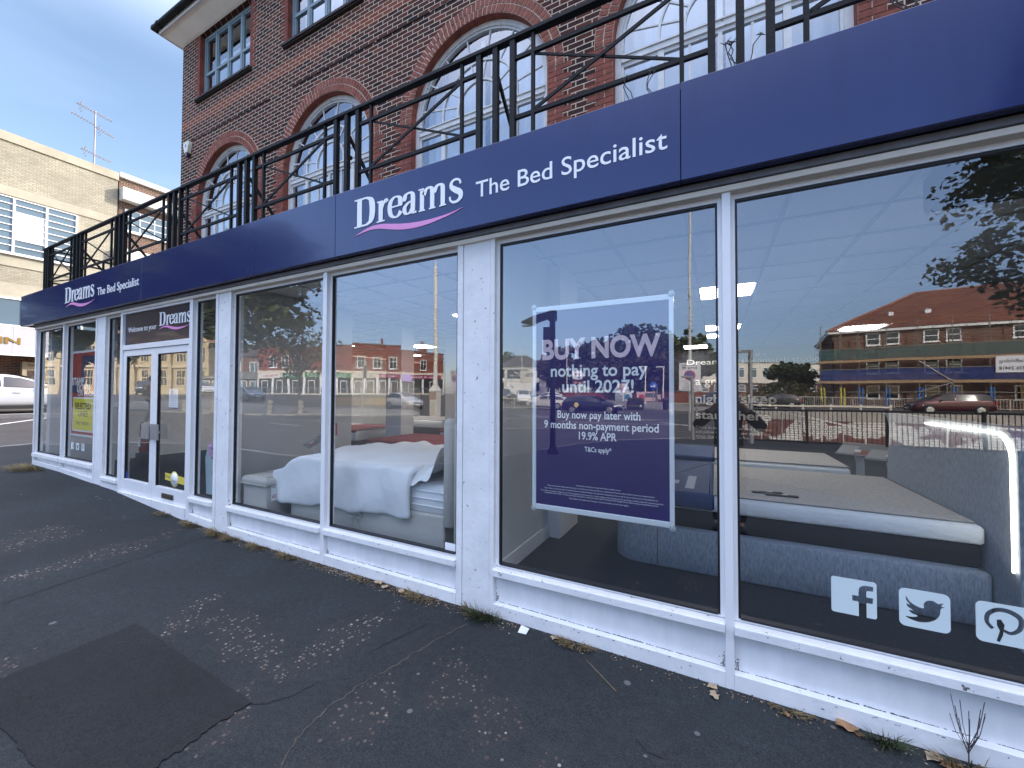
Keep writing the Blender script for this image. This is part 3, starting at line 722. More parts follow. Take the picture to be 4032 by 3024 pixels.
        if x0 > -7:
            l = MB(); l.box(-6.42,-6.14, -.040, -.0255, .245, .305); l.box(-6.405,-6.155, -.046, -.0405, .255, .295); l.build('letter_box', M('bronze_flap', (.13,.11,.085), .4, metal=.6), do)
    # flat roof slab and balcony edge behind the sign
    r = MB(); r.box(-11.5, XR, -.09, WY+.3, 3.06, 3.33); r.box(-11.5, XR, -.09, .12, 3.331, 3.40); r.box(-11.5,-11.36,.121,WY,3.331,3.40); r.build('balcony_slab', LEAD, bld)
    u = MB(); u.box(-11.6, XR, -.128, .05, 2.86, 2.885); u.build('soffit_board', SOFF, bld)
shopfront()

# ------------------------------------------------------------------ fascia sign
def fascia():
    t = thing('fascia_sign', 'long navy blue shop sign running along the front, with two white name logos', 'shop sign', (0,0,0))
    Y = -.15
    js = [-11.71, -6.815, -3.055, -.171, 2.72, 5.6, XR]
    for a, b in zip(js, js[1:]):
        p = MB(); p.box(a+.0015, b-.0015, Y, Y+.022, FZ0, FZ1); p.box(a+.0015, b-.0015, Y+.023, Y+.06, FZ1-.022, FZ1); p.box(a+.0015, b-.0015, Y+.023, Y+.06, FZ0, FZ0+.02)
        p.build('panel', NAVY, t, bevel=.003)
    e = MB(); e.box(-11.71,-11.69, Y+.024, .6, FZ0, FZ1); e.build('end_panel', NAVY, t, bevel=.003)
    c = MB(); c.box(-11.55, XR, Y+.061, .0, FZ1+.002, FZ1+.012); c.build('capping', LEAD, t)
    dreams_word(-2.805, -1.672, 3.048, .184, Y-.003, t); swoosh(-2.806, -1.672, 2.978, Y-.003, t)
    text('The Bed Specialist', 'lettering', LETTER, t, -1.555, -.243, 3.045, .118, Y-.002, .003, bold=.004)
    dreams_word(-9.49, -8.33, 3.058, .184, Y-.003, t); swoosh(-9.443, -8.31, 2.990, Y-.003, t)
    text('The Bed Specialist', 'lettering', LETTER, t, -8.22, -6.875, 3.05, .118, Y-.002, .003, bold=.004)
    d = thing('door_sign', 'dark welcome sign above the double doors', 'sign')
    p = MB(); p.box(-7.652,-5.798, -.012, .01, 2.288, 2.733); p.build('panel', M('plum_panel', (.022,.014,.035), .3, coat=.2), d)
    text('Welcome to your', 'lettering', LETTER, d, -7.56, -6.72, 2.47, .075, -.0135, .002)
    dreams_word(-6.64, -5.83, 2.50, .132, -.016, d); swoosh(-6.64, -5.85, 2.455, -.016, d)
fascia()

# ------------------------------------------------------------------ balcony railing
def railing():
    t = thing('balcony_railing', 'black iron balcony railing with crossed panels above the blue sign', 'railing')
    Y = .05; ZB, ZT = 3.36, 4.315
    G = [-9.73 + 1.645*k for k in range(11)]
    tr = MB(); tr.box(-11.33, XR, Y-.028, Y+.028, ZT-.022, ZT+.008); tr.box(-11.33, -11.29, Y+.03, WY, ZT-.022, ZT+.008); tr.build('top_rail', BLACKI, t, bevel=.003)
    def post(x, w, y=Y):
        p = MB(); p.box(x-w/2, x+w/2, y-w/2, y+w/2, ZB, ZT-.022); return p.build('post', BLACKI, t)
    def bay(x0, x1):
        b = MB()      # x0, x1: inner faces of the thick posts either side
        for z in (4.152, 3.694): b.box(x0, x1, Y-.012, Y+.012, z-.014, z+.014)
        a, c = x0+.145, x1-.145
        for x in (a, c): b.box(x-.0125, x+.0125, Y-.0124, Y+.0124, ZB, 3.68); b.box(x-.0125, x+.0125, Y-.0124, Y+.0124, 3.708, 4.138); b.box(x-.0125, x+.0125, Y-.0124, Y+.0124, 4.166, ZT-.022)
        b.bar((a+.0126, Y-.006, 3.71), (c-.0126, Y-.006, 4.136), .012, .024); b.bar((a+.0126, Y+.007, 4.136), (c-.0126, Y+.007, 3.71), .012, .016)
        b.build('cross_panel', BLACKI, t)
    for g in G:
        if g > XR: break
        for d in (-.15, 0, .15): post(g+d, .042)
        s = MB(); s.bar((g, Y+.025, 4.1), (g, Y+.62, 3.42), .02, .03); s.tube((g, Y+.02, 3.9), (g, Y+.05, 3.9), .02, 8); s.build('stay', BLACKI, t)
    for a, b in zip(G, G[1:]):
        if b < XR + .2: bay(a+.171, b-.171)
    for x in (-11.31,-11.2,-11.09): post(x, .042)
    bay(-11.069, -9.901)
    for y in (.45, .85, 1.25, 1.65, 2.05): post(-11.31, .032, y)
    b = MB(); b.box(-11.322,-11.298, Y+.03, WY, 4.138, 4.166); b.box(-11.322,-11.298, Y+.03, WY, 3.68, 3.708); b.bar((-11.31, .1, 3.71), (-11.31, 1.2, 4.13), .015, .02); b.build('side_panel', BLACKI, t)
railing()
def floodlight(x, label, z=3.92, yaw=0):
    t = thing('floodlight', label, 'floodlight', (x, .62, 3.4), yaw, 'floodlights on the balcony aimed up at the brickwork')
    h = MB(); T = Matrix.Rotation(rad(-38), 4, 'X')
    def Q(px, py, pz): v = T @ Vector((px, py, pz)); return (v.x, v.y, v.z + .38)
    h.box(-.19, .19, -.07, .05, -.13, .15, T=Q)
    for k in range(9): h.box(-.18+k*.042, -.168+k*.042, -.12, -.071, -.12, .14, T=Q)
    h.box(-.21, .21, .051, .075, -.15, .17, T=Q)
    h.build('lamp_housing', BLACKI, t)
    b = MB(); b.bar((-.2,0,.38), (-.2,0,.05), .03, .01); b.bar((.2,0,.38), (.2,0,.05), .03, .01); b.box(-.22,.22,-.03,.03,.0,.03); b.build('bracket', BLACKI, t)
    g = MB(); g.box(-.19,.19,.076,.08,-.13,.15, T=Q); g.build('lens', M('flood_glass', (.2,.2,.19), .2), t)
floodlight(-1.12, 'finned black floodlight behind the railing, right of the big logo')
floodlight(-5.2, 'black floodlight behind the railing, between the second and first arched windows from the left', yaw=.3)
floodlight(-8.6, 'black floodlight on the balcony over the small logo, leftmost of the floodlights', yaw=-.2)
def cable():
    c = MB(); c.path(crom([(-2.1, .5, 3.45),(-1.85,.45,3.62),(-1.62,.4,3.66),(-1.5,.42,3.78),(-1.35,.5,3.85),(-1.25,.55,3.8)], 6), .012, 6); c.tube((-1.66,.4,3.66),(-1.54,.4,3.72),.035,10)
    tag(c.build('power_cable', BLACKI), 'black cable with a joint box feeding the floodlight right of the big logo', 'cable')
cable()
def alarm():
    t = thing('alarm_box', 'cream burglar alarm box high on the brick corner', 'alarm box', (-11.03, WY-.002, 7.34))
    a = MB(); lp = [(-.12,.14),(.12,.14),(.12,.05),(.06,-.12),(-.06,-.12),(-.12,.05)]
    a.prism([lp], -.085, 0, FRONT); a.build('cover', M('cream_plastic', (.72,.70,.58), .4), t, bevel=.012)
    b = MB(); b.prism([[(-.055,-.121),(.055,-.121),(.04,-.2),(-.04,-.2)]], -.075, -.005, FRONT); b.build('strobe', M('dark_lens', (.01,.012,.03), .2), t, bevel=.008)
    d = MB(); d.lathe([(.001,-.0865),(.035,-.0865),(.035,-.0862)], (0,0,.05), 16, 'Y'); d.build('badge', M('badge_blue', (.25,.3,.5), .5), t, fix=False)
alarm()
for i, x in enumerate((-.42, .12, .86)):
    w = MB(); random.seed(i)
    for k in range(4):
        p = [(0,0,0)]
        for j in range(5): q = p[-1]; p.append((q[0]+random.uniform(-.03,.05)*(1 if k%2 else -1), q[1]+random.uniform(-.01,.01), q[2]+.045))
        w.path(p, .003, 5)
        for j in range(7): e = p[-1]; w.tube(e, (e[0]+random.uniform(-.03,.03), e[1]+random.uniform(-.02,.02), e[2]+random.uniform(-.01,.03)), .004, 4, .001)
    tag(w.build('dried_weed', M('dry_stalk', (.06,.06,.06), .9), loc=(x, -.02, 3.412)), ['dead weed on the sign ledge, leftmost of the three', 'dead weed on the sign ledge, middle of the three', 'dead weed on the sign ledge, rightmost of the three'][i], 'weed', 'dead weeds growing on the sign ledge')
# ------------------------------------------------------------------ inside the shop
FLOOR = .2
CARPET = M('carpet', (.020,.026,.036), .95, var=.35, vs=40, bump=.5, bs=300)
CEILM = M('ceiling_tile', (.66,.67,.68), .9, var=.04, vs=30)
TBAR = M('ceiling_grid', (.40,.41,.43), .6)
WALLI = M('grey_interior_wall', (.50,.52,.53), .8, var=.04, vs=2)
WALLW = M('white_interior_wall', (.66,.67,.68), .7)
WALLN = M('dark_interior_wall', (.022,.024,.04), .7)
LAMP = M('panel_light', (1.0,.93,.86), .5, emit=7.5)
LED = M('led_strip', (1.0,.93,.76), .5, emit=4.5)
BEIGE = M('beige_linen', (.56,.54,.49), .9, var=.08, vs=60, bump=.25, bs=350)
GREYFAB = M('grey_woven_fabric', (.26,.305,.375), .9, var=.35, vs=90, bump=.4, bs=320, stretch=(1,1,.25))
DUVET = M('white_duvet', (.90,.92,.93), .85, var=.03, vs=6, bump=.5, bs=14)
MATT = M('white_mattress', (.84,.86,.88), .85, var=.05, vs=25, bump=.6, bs=16, stretch=(1,1,2.5))
MATTT = M('grey_mattress_top', (.44,.43,.43), .9, var=.14, vs=16, bump=.5, bs=20, stretch=(2.5,1,1))
BLKFAB = M('black_fabric', (.012,.013,.016), .9)
REDC = M('red_cloth', (.20,.010,.014), .8, var=.2, vs=8)
BLUEC = M('blue_cloth', (.012,.045,.16), .75, var=.15, vs=6)
def interior():
    f = MB(); f.box(-11.12, 8, .075, 16.5, .0, FLOOR); tag(f.build('shop_floor', CARPET), 'dark carpet on the shop floor', kind='structure')
    c = MB(); c.box(-11.12, 8, .07, 16.5, 2.90, 2.95); co = tag(c.build('shop_ceiling', CEILM), 'white tiled suspended ceiling', kind='structure')
    g = MB(); z0, z1 = 2.890, 2.899
    x = .43 - .61*18
    while x < 8: g.box(x-.012, x+.012, .08, 12, z0, z1); x += .61
    y = .275
    while y < 12: g.box(-11, 8, y-.012, y+.012, z0-.001, z1-.0005); y += .604
    g.build('ceiling_grid', TBAR, co)
    b = MB(); b.box(-11.1, 8, .06, .09, 2.77, 2.90); tag(b.build('ceiling_bulkhead', WALLI), 'plain bulkhead over the windows', kind='structure')
interior()
def wall_thing(name, label, boxes, mat, skirt=None):
    t = thing(name, label, 'partition wall' if 'wall' in name else 'column')
    m = MB()
    for q in boxes: m.box(*q)
    m.build('panel', mat, t)
    if skirt:
        s = MB()
        for q in skirt: s.box(*q)
        s.build('skirting', WALLW, t, bevel=.005)
    return t
wall_thing('partition_wall', 'grey partition wall behind the white pillar, left of the poster', [(-1.63,-1.49,.08,1.1,FLOOR,2.89)], WALLI, [(-1.489,-1.472,.09,1.098,FLOOR,.33)])
cb = wall_thing('column', 'boxed white column at the end of the partition behind the poster', [(-1.63,-1.365,1.101,1.65,FLOOR,2.89)], WALLW)
wall_thing('partition_wall', 'grey partition wall behind the ottoman in the bed window', [(-5.27,-5.13,.08,1.86,FLOOR,2.89)], WALLI, [(-5.129,-5.112,.09,1.86,FLOOR,.33)])
wall_thing('column', 'pale column in the middle of the shop, seen past the white duvet bed', [(-5.63,-5.25,3.1,3.45,FLOOR,2.89)], WALLW)
wall_thing('column', 'pale column deep in the shop behind the beige headboard', [(-5.72,-5.28,5.1,5.5,FLOOR,2.89)], WALLW)
wall_thing('partition_wall', 'dark wall at the back of the shop with pale lettering', [(-1.8,8,10,10.1,FLOOR,2.89)], WALLN)
wall_thing('partition_wall', 'grey wall at the back left of the shop', [(-11.1,-1.81,10.6,10.7,FLOOR,2.89)], M('mid_grey_wall', (.16,.16,.17), .8))
wall_thing('partition_wall', 'grey wall inside the shop beyond the door', [(-9.6,-7.9,2.2,2.34,FLOOR,2.89)], WALLI)
def ceiling_unit():
    m = MB(); m.box(1.10, 1.75, .10, .60, 2.69, 2.889); tag(m.build('ceiling_unit', M('dark_grey_casing', (.05,.055,.06), .6), bevel=.01), 'dark grey box hanging from the ceiling behind the right window', 'ceiling unit')
ceiling_unit()
def wall_words():
    t = thing('wall_lettering', 'pale grey words on the dark back wall: a great night\'s sleep starts here', 'lettering')
    G = M('pale_grey_vinyl', (.50,.50,.50), .6, emit=0); y = 9.98
    text("Dreams", 'lettering', G, t, -.75, .25, 2.44, .15, y); text("the", 'lettering', G, t, .95, 1.2, 2.64, .10, y); text("sleepmatch studio", 'lettering', G, t, .62, 2.36, 2.46, .13, y)
    text("a great", 'lettering', G, t, -.53, .42, 1.86, .22, y, bold=.01); text("night's sleep", 'lettering', G, t, -.53, 1.42, 1.36, .23, y, bold=.02); text("starts here", 'lettering', G, t, -.53, 1.28, .90, .23, y, bold=.02)
    for i, s in enumerate(("Come in to discover the best mattress", "and pillow type for you and make your", "sleep the dream it can be")): text(s, 'lettering', G, t, -.53, (1.3, 1.28, .78)[i], .62 - i*.125, .075, y)
wall_words()
for i, (x, y, lb) in enumerate(((-.18,2.72,'panel light nearest the poster window'), (-.18,5.74,'panel light in the middle of the studio ceiling'), (-.18,6.95,'panel light at the back of the studio ceiling'), (-.79,9.1,'panel light by the dark back wall'), (-7.5,5.74,'panel light over the middle of the shop behind the duvet bed'), (-9.6,7.6,'panel light at the far left of the shop'), (-3.84,2.72,'panel light over the beige headboard'), (-8.3,3.4,'panel light just inside the doors'), (-9.3,4.5,'panel light behind the red poster'), (4.09,2.72,'panel light at the right end of the shop'), (2.2,6.95,'panel light over the right back of the studio'))):
    l = thing('ceiling_light', 'square ' + lb, 'ceiling light', (x, y, 2.878), 0, 'square panel lights in the shop ceiling')
    m = MB(); m.box(.012, .578, .012, .578, .0, .008); m.build('diffuser', LAMP, l)
    m = MB(); m.box(0,.59,0,.011,-.002,.011); m.box(0,.59,.579,.59,-.002,.011); m.box(0,.011,.011,.579,-.002,.011); m.box(.579,.59,.011,.579,-.002,.011); m.build('frame', TBAR, l)

# rounded-box helper for upholstery: plan outline swept in z with soft edges
def soft_box(mb, x0, x1, y0, y1, z0, z1, r=.05, m=0, nx=8, ny=6, puff=.0, left_round=0.):
    def outline(o):
        pts = []
        R4 = [(x1, y0), (x1, y1), (x0, y1), (x0, y0)]
        for (cx, cy), a0, sx, sy in ((R4[0], -90, -1, 1), (R4[1], 0, -1, -1), (R4[2], 90, 1, -1), (R4[3], 180, 1, 1)):
            rr = left_round if (left_round and cx == x0) else r
            for k in range(7):
                a = rad(a0 + 15*k); pts.append((cx + sx*rr + (rr - o)*math.cos(a), cy + sy*rr + (rr - o)*math.sin(a)))
        return pts
    lv = [(z0, .012), (z0+.012, 0), (z1-r*.8, 0), (z1-r*.55, r*.12), (z1-r*.25, r*.4), (z1-r*.06, r*.8), (z1, r*1.3)]
    vs = []; n = 28
    for z, o in lv: vs += [(x, y, z) for x, y in outline(o)]
    fs = [(i*n+k, i*n+(k+1) % n, (i+1)*n+(k+1) % n, (i+1)*n+k) for i in range(len(lv)-1) for k in range(n)]
    fs += [tuple(range((len(lv)-1)*n, len(lv)*n)), tuple(reversed(range(n)))]
    mb.add(vs, fs, m, True); return mb

def bed_white():
    t = thing('bed', 'beige upholstered bed with a plump white duvet in the left display window', 'bed')
    b = MB(); b.box(-4.22, -2.12, .25, 1.62, FLOOR+.01, .535)
    b.build('base', BEIGE, t, bevel=.02)
    k = MB()      # tied bow and corner pleat on the valance
    k.prism([[(-3.27,FLOOR+.02),(-3.19,.385),(-3.10,FLOOR+.02)]], .238, .2485, FRONT)
    for s in (-1, 1):
        k.path(crom([(-3.19,.232,.40),(-3.19+s*.035,.222,.425),(-3.19+s*.075,.225,.43),(-3.19+s*.075,.225,.395),(-3.19+s*.03,.225,.385),(-3.19,.232,.40)], 5), .006, 6)
        k.path(crom([(-3.19,.232,.40),(-3.19+s*.04,.228,.32),(-3.19+s*(.07 if s>0 else .05),.234,.24)], 5), .005, 6)
    k.build('bow_tie', BEIGE, t)
    m = MB(); soft_box(m, -4.2, -2.12, .27, 1.6, .536, .79, .06); 
    m.build('mattress', MATT, t)
    q = MB()
    for z in (.60, .665, .73): q.path([(-2.5,.266,z),(-2.2,.266,z),(-2.12,.268,z)], .006, 6)
    q.build('mattress_piping', DUVET, t)
    # duvet: grid over the bed with drop on the near side and over the foot
    d = MB(); NU, NV = 46, 40; vs = []
    rnd = random.Random(3); ph = [rnd.uniform(0, 6.3) for _ in range(12)]
    for i in range(NU+1):
        for j in range(NV+1):
            u = i/NU; v = j/NV                      # u: foot->head, v: near hem->far
            x = -4.30 + 1.83*u
            vv = v
            drop = .36
            if vv < .24:
                s = vv/.24; y = .205 - .02*math.sin(s*math.pi); z = .45 + (drop+.03)*s + .05*math.sin(s*1.57)
                y += .012*math.sin(u*23+ph[0]) * (1-s)
                z += (1-s)*(.018*math.sin(u*6+ph[1]) - .035*(1-u))
            elif vv < .36:
                s = (vv-.24)/.12; a = s*math.pi/2; y = .205 + .16*(1-math.cos(a)); z = .885 + .05*math.sin(a)
            else:
                s = (vv-.36)/.64; y = .365 + 1.3*s; z = .935 + .035*math.sin(s*math.pi)
            # loft and quilting
            z += .012*math.sin(u*34+ph[2])*math.sin(v*26+ph[3]) if vv > .3 else 0
            z += .016*math.sin(u*11+v*5+ph[4]) + .011*math.sin(u*19-v*13+ph[5]) + .007*math.sin(u*37+v*21+ph[8])
            y -= (.008*math.sin(u*27+z*9+ph[9])**3 + .006*math.sin(u*13-z*14+ph[10])) if vv < .34 else 0
            y -= .012*abs(math.sin(u*15.7+ph[6])) if vv < .3 else 0
            # the foot end bulges out and hangs over
            f = max(0, 1 - u/.26)
            if f > 0:
                zc = .56; k2 = f*f
                x -= .16*math.sin(min(1, f*1.5)*math.pi*.62); 
                z = z - k2*(z - .50)*.85 if vv > .22 else z - k2*.02
                x += .015*math.sin(v*20+ph[7])
            vs.append((x, y, z))
    fs = [(i*(NV+1)+j, (i+1)*(NV+1)+j, (i+1)*(NV+1)+j+1, i*(NV+1)+j+1) for i in range(NU) for j in range(NV)]
    d.add(vs, fs, 0, True); o = d.build('duvet', DUVET, t)
    so = o.modifiers.new('thickness', 'SOLIDIFY'); so.thickness = .05; so.offset = -1
    sb = o.modifiers.new('smooth', 'SUBSURF'); sb.levels = 1; sb.render_levels = 1
    # rumpled sheet and pillow by the headboard
    p = MB(); vs = []; n1, n2 = 22, 30; rnd = random.Random(5); ph = [rnd.uniform(0, 6.3) for _ in range(8)]
    for i in range(n1+1):
        for j in range(n2+1):
            u, v = i/n1, j/n2
            x = -2.60 + .46*u + .05*math.sin(v*9+ph[0]); y = .24 + 1.2*v
            z = .80 + .30*u**1.3 + .05*math.sin(u*9+v*4+ph[1]) + .03*math.sin(u*15-v*11+ph[2]) + .02*math.sin(v*31+ph[3])
            if v < .15: z -= (1-v/.15)*.14*(1-.3*u); y -= .02
            vs.append((x, y, z))
    p.add(vs, [(i*(n2+1)+j, (i+1)*(n2+1)+j, (i+1)*(n2+1)+j+1, i*(n2+1)+j+1) for i in range(n1) for j in range(n2)], 0, True)
    o = p.build('crumpled_sheet', DUVET, t); sb = o.modifiers.new('smooth', 'SUBSURF'); sb.levels = 1; sb.render_levels = 1
    h = MB(); soft_box(h, -2.115, -2.0, .2, 1.68, .46, 1.40, .05); soft_box(h, -1.998, -1.93, .2, 1.68, FLOOR+.01, 1.37, .03)
    h.build('headboard', BEIGE, t)
bed_white()
def ottoman():
    t = thing('ottoman', 'beige ottoman box with a padded lid at the foot of the duvet bed', 'ottoman')
    b = MB(); b.box(-4.84, -4.40, .09, 1.08, FLOOR, .575); b.build('box', BEIGE, t, bevel=.015)
    l = MB(); soft_box(l, -4.865, -4.375, .065, 1.105, .58, .67, .05); l.path([(-4.37,.07,.59),(-4.86,.06,.59)], .008, 6); l.build('lid', BEIGE, t)
    p = thing('price_tag', 'white price ticket reading £299 hung on the beige ottoman', 'price tag')
    m = MB(); m.box(-4.396, -4.393, .14, .27, .41, .59); m.build('card', LETTER, p)
    T = lambda x, y, z: (-4.391 + y, x, z)
    text('£299', 'price', M('red_ink', (.45,.03,.05), .5), p, .15, .255, .445, .036, 0, 0, T=T, bold=.02); text('Monmouth', 'heading', NAVYM, p, .152, .23, .55, .018, 0, 0, T=T)
ottoman()
def lectern(name, label, loc, rz, board=False):
    t = thing(name, label, 'price stand', loc, rz, 'price stands beside the beds')
    s = MB(); s.box(-.03,.03,-.03,.03,0,.66); s.box(-.14,.14,-.12,.12,0,.012); s.bar((0,0,.64),(0,-.06,.78),.06,.05); s.build('post', WALLW, t, bevel=.004)
    p = MB(); T = Matrix.Rotation(rad(28), 4, 'X') @ Matrix.Rotation(rad(0), 4, 'Z')
    def Q(x, y, z): v = T @ Vector((x, y, z)); return (v.x, v.y, v.z + .78)
    p.box(-.19,.19,-.13,.13,0,.012, T=Q); p.build('sloping_panel', M('grey_print', (.20,.21,.23), .4), t)
    k = MB(); k.box(-.18,-.02,-.1,.06,.0125,.0135, T=Q); k.build('printed_card', M('pale_print', (.34,.35,.36), .4), t); k = MB(); k.box(.0,.16,-.1,-.02,.0125,.0135, T=Q); k.build('printed_card', M('rust_print', (.3,.10,.07), .4), t)
    if board:
        for x0, x1, mt in ((-.27,-.135,'r'), (-.134,.02,'w'), (.021,.13,'r'), (.131,.2,'w'), (.201,.29,'r')):
            b = MB(); b.box(x0, x1, .17, .18, .87, 1.03); b.build('header_board', REDC2 if mt == 'r' else LETTER, t)
        d = MB(); d.lathe([(.001,.150),(.085,.150),(.085,.168),(.001,.168)], (-.07,0,1.08), 28, 'Y'); d.build('header_disc', GASKET, t)
    return t
REDC2 = M('red_board', (.38,.025,.02), .5)
lectern('price_stand', 'white price stand with a red and white header and black disc beside the ottoman', (-4.62, .86, FLOOR), rad(-25), True)
lectern('price_stand', 'white price stand nearest the grey headboard', (1.62, 2.9, FLOOR), rad(-35))
lectern('price_stand', 'white price stand just left of the one by the grey headboard', (1.45, 3.25, FLOOR), rad(-35))
def show_bed(label, x0, x1, y0, y1, runner=None, top=MATTT, skirt=BLKFAB, zt=.85, cloth=REDC):
    t = thing('bed', label, 'bed')
    b = MB(); b.box(x0, x1, y0, y1, FLOOR, zt-.19); b.build('base', skirt, t, bevel=.02)
    m = MB(); soft_box(m, x0+.02, x1-.02, y0+.02, y1-.02, zt-.189, zt, .04); m.build('mattress', MATT, t)
    s = MB(); soft_box(s, x0+.03, x1-.03, y0+.04, y1-.03, zt+.001, zt+.018, .01); s.build('mattress_top', top, t)
    if runner:
        r = MB(); a, c = runner; soft_box(r, a, c, y0-.01, y1+.01, zt-.03, zt+.03, .02); r.build('bed_runner', cloth, t)
show_bed('white mattress bed with a blue cover behind the grey bed', -.75, 1.25, 2.62, 3.75, (-.75,-.02), cloth=BLUEC)
show_bed('low bed with a red runner beyond the duvet bed', -4.95, -2.75, 1.95, 3.1, (-4.9,-2.8), DUVET)
show_bed('dark based bed with a red runner near the middle column', -5.0, -2.9, 3.9, 5.1, (-4.98,-2.95))
show_bed('pale bed with a red top left of the middle column', -8.2, -6.3, 3.0, 4.3, (-7.4,-6.35))
show_bed('dark bed at the back of the shop behind the doors', -8.6, -6.6, 6.2, 7.6)
def bed_grey():
    t = thing('bed', 'large grey fabric bed with a white mattress and lit headboard in the right window', 'bed')
    b = MB(); soft_box(b, -.80, 1.48, .88, 2.62, FLOOR+.005, .535, .03, left_round=.20); b.build('base', GREYFAB, t)
    s = MB(); s.box(-.44,-.436, .8765,.879,FLOOR+.02,.52); s.build('seam', BLKFAB, t)
    k = MB(); soft_box(k, -.62, 1.46, .945, 2.5, .536, .685, .03); k.build('mattress_border', BLKFAB, t)
    m = MB(); soft_box(m, -.64, 1.475, .93, 2.52, .686, .805, .035); m.build('mattress', MATT, t)
    m = MB(); soft_box(m, -.60, 1.44, .965, 2.48, .8055, .815, .006); m.build('mattress_top', MATTT, t)
    h = MB(); lp = [(.66,FLOOR)] + [(.66+.16-.16*math.cos(rad(a)), 1.27+.16*math.sin(rad(a))) for a in range(0, 91, 10)] + [(2.68-.16*math.sin(rad(a)), 1.27+.16*math.cos(rad(a))) for a in range(0, 91, 10)] + [(2.84-.16,FLOOR)]
    h.prism([lp], 1.49, 1.60, lambda u, v, d: (d, u, v)); h.build('headboard', GREYFAB, t, bevel=.02)
    w = MB(); w.path([(1.476,.69,y) for y in (.62,.9,1.2)] + [(1.476, .69+.14-.14*math.cos(rad(a)), 1.25+.14*math.sin(rad(a))) for a in range(0, 91, 10)] + [(1.476,1.1,1.39),(1.476,1.4,1.39),(1.476,1.72,1.39)], .006, 8); w.build('led_strip', LED, t)
    c = MB(); soft_box(c, -.66, -.02, .90, 2.54, .70, .828, .03); c.build('foot_cover', BLUEC, t)
    q = MB(); q.box(-.24,-.17,1.05,1.6,.8285,.8295); q.box(-.45,-.3,1.2,1.35,.8285,.8295); q.build('printed_mark', M('pale_blue_print', (.3,.38,.5), .7), t)
bed_grey()
for i, (x, y, r) in enumerate(((.36,1.22,.25), (.45,1.16,.02))):
    t = thing('remote_control', ['black remote control lying on the mattress, the upper one', 'black remote control lying on the mattress, the lower one'][i], 'remote control', (x, y, .8155), r, 'remote controls on the grey bed')
    m = MB(); m.box(-.11,.11,-.02,.02,0,.014); m.build('case', GASKET, t, bevel=.005); m = MB(); m.box(.0,.04,-.008,.008,.0145,.0155); m.build('buttons', LETTER, t)

# ------------------------------------------------------------------ posters and stickers on the glass
def poster():
    t = thing('buy_now_poster', 'big purple BUY NOW poster in a white frame behind the window glass', 'poster')
    x0, x1, z0, z1, y = -1.18, -.23, .795, 2.235, .034
    PURP = M('purple_print', (.022,.011,.115), .3, var=.1, vs=5)
    s = MB(); s.box(x0+.024, x1-.024, y, y+.004, z0+.03, z1-.03); s.build('sheet', PURP, t)
    f = MB(); f.box(x0, x0+.028, y-.008, y+.006, z0, z1); f.box(x1-.028, x1, y-.008, y+.006, z0, z1); f.box(x0+.028, x1-.028, y-.008, y+.006, z1-.036, z1); f.box(x0+.028, x1-.028, y-.008, y+.006, z0, z0+.036); f.build('frame', M('pale_frame', (.78,.82,.84), .3), t, bevel=.004)
    for x in (x0+.012, x1-.012):
        for z in (z0+.0, z1-.0):
            k = MB(); k.lathe([(.003,-.012),(.018,-.010),(.02,-.0085)], (x,y,z), 14, 'Y'); k.build('sucker', M('clear_sucker', (.45,.5,.5), .15), t, fix=False)
    PK = M('pale_pink_print', (.80,.62,.70), .5); Y = y-.0012; cx = (x0+x1)/2
    text('BUY NOW', 'lettering', PK, t, cx-.40, cx+.40, 1.86, .135, Y, 0, bold=.035)
    text('nothing to pay', 'lettering', LETTER, t, cx-.335, cx+.32, 1.735, .082, Y, 0, bold=.018)
    text('until 2027!', 'lettering', LETTER, t, cx-.25, cx+.235, 1.625, .082, Y, 0, bold=.018)
    for s_, a, b, z, h in (('Buy now pay later with', -.285, .275, 1.447, .052), ('9 months non-payment period', -.385, .385, 1.375, .052), ('19.9% APR', -.13, .125, 1.305, .052), ('T&Cs apply*', -.09, .09, 1.225, .032)): text(s_, 'lettering', LETTER, t, cx+a, cx+b, z, h, Y, 0, bold=.015)
    for s_, a, b, z in (('*Spread the cost with buy now pay later finance available in store.', -.15, .15, .985), ('The buy now pay later finance option allows you to spread the cost of your purchase over a total term of 45 months which includes a 9 month non-payment period.', -.36, .36, .966), ('If you choose to exercise the option to settle the amount of credit in full before the end of the non-payment period, you will not pay any interest and no early settlement fee.', -.38, .38, .947), ('If you choose not to settle in full by the end of the non-payment period, the amount of credit remaining will be spread across the remaining term of 36 months with interest charged at a', -.41, .41, .928), ('representative APR of 19.9%. You will pay interest on the amount of credit that remains unpaid and interest will be charged from the date we told you the agreement was live.', -.38, .38, .914), ('Only available to UK residents over 18, subject to terms and conditions, minimum spend applies.', -.2, .2, .893)): text(s_, 'small_print', LETTER, t, cx+a, cx+b, z, .0085, Y, 0)
poster()
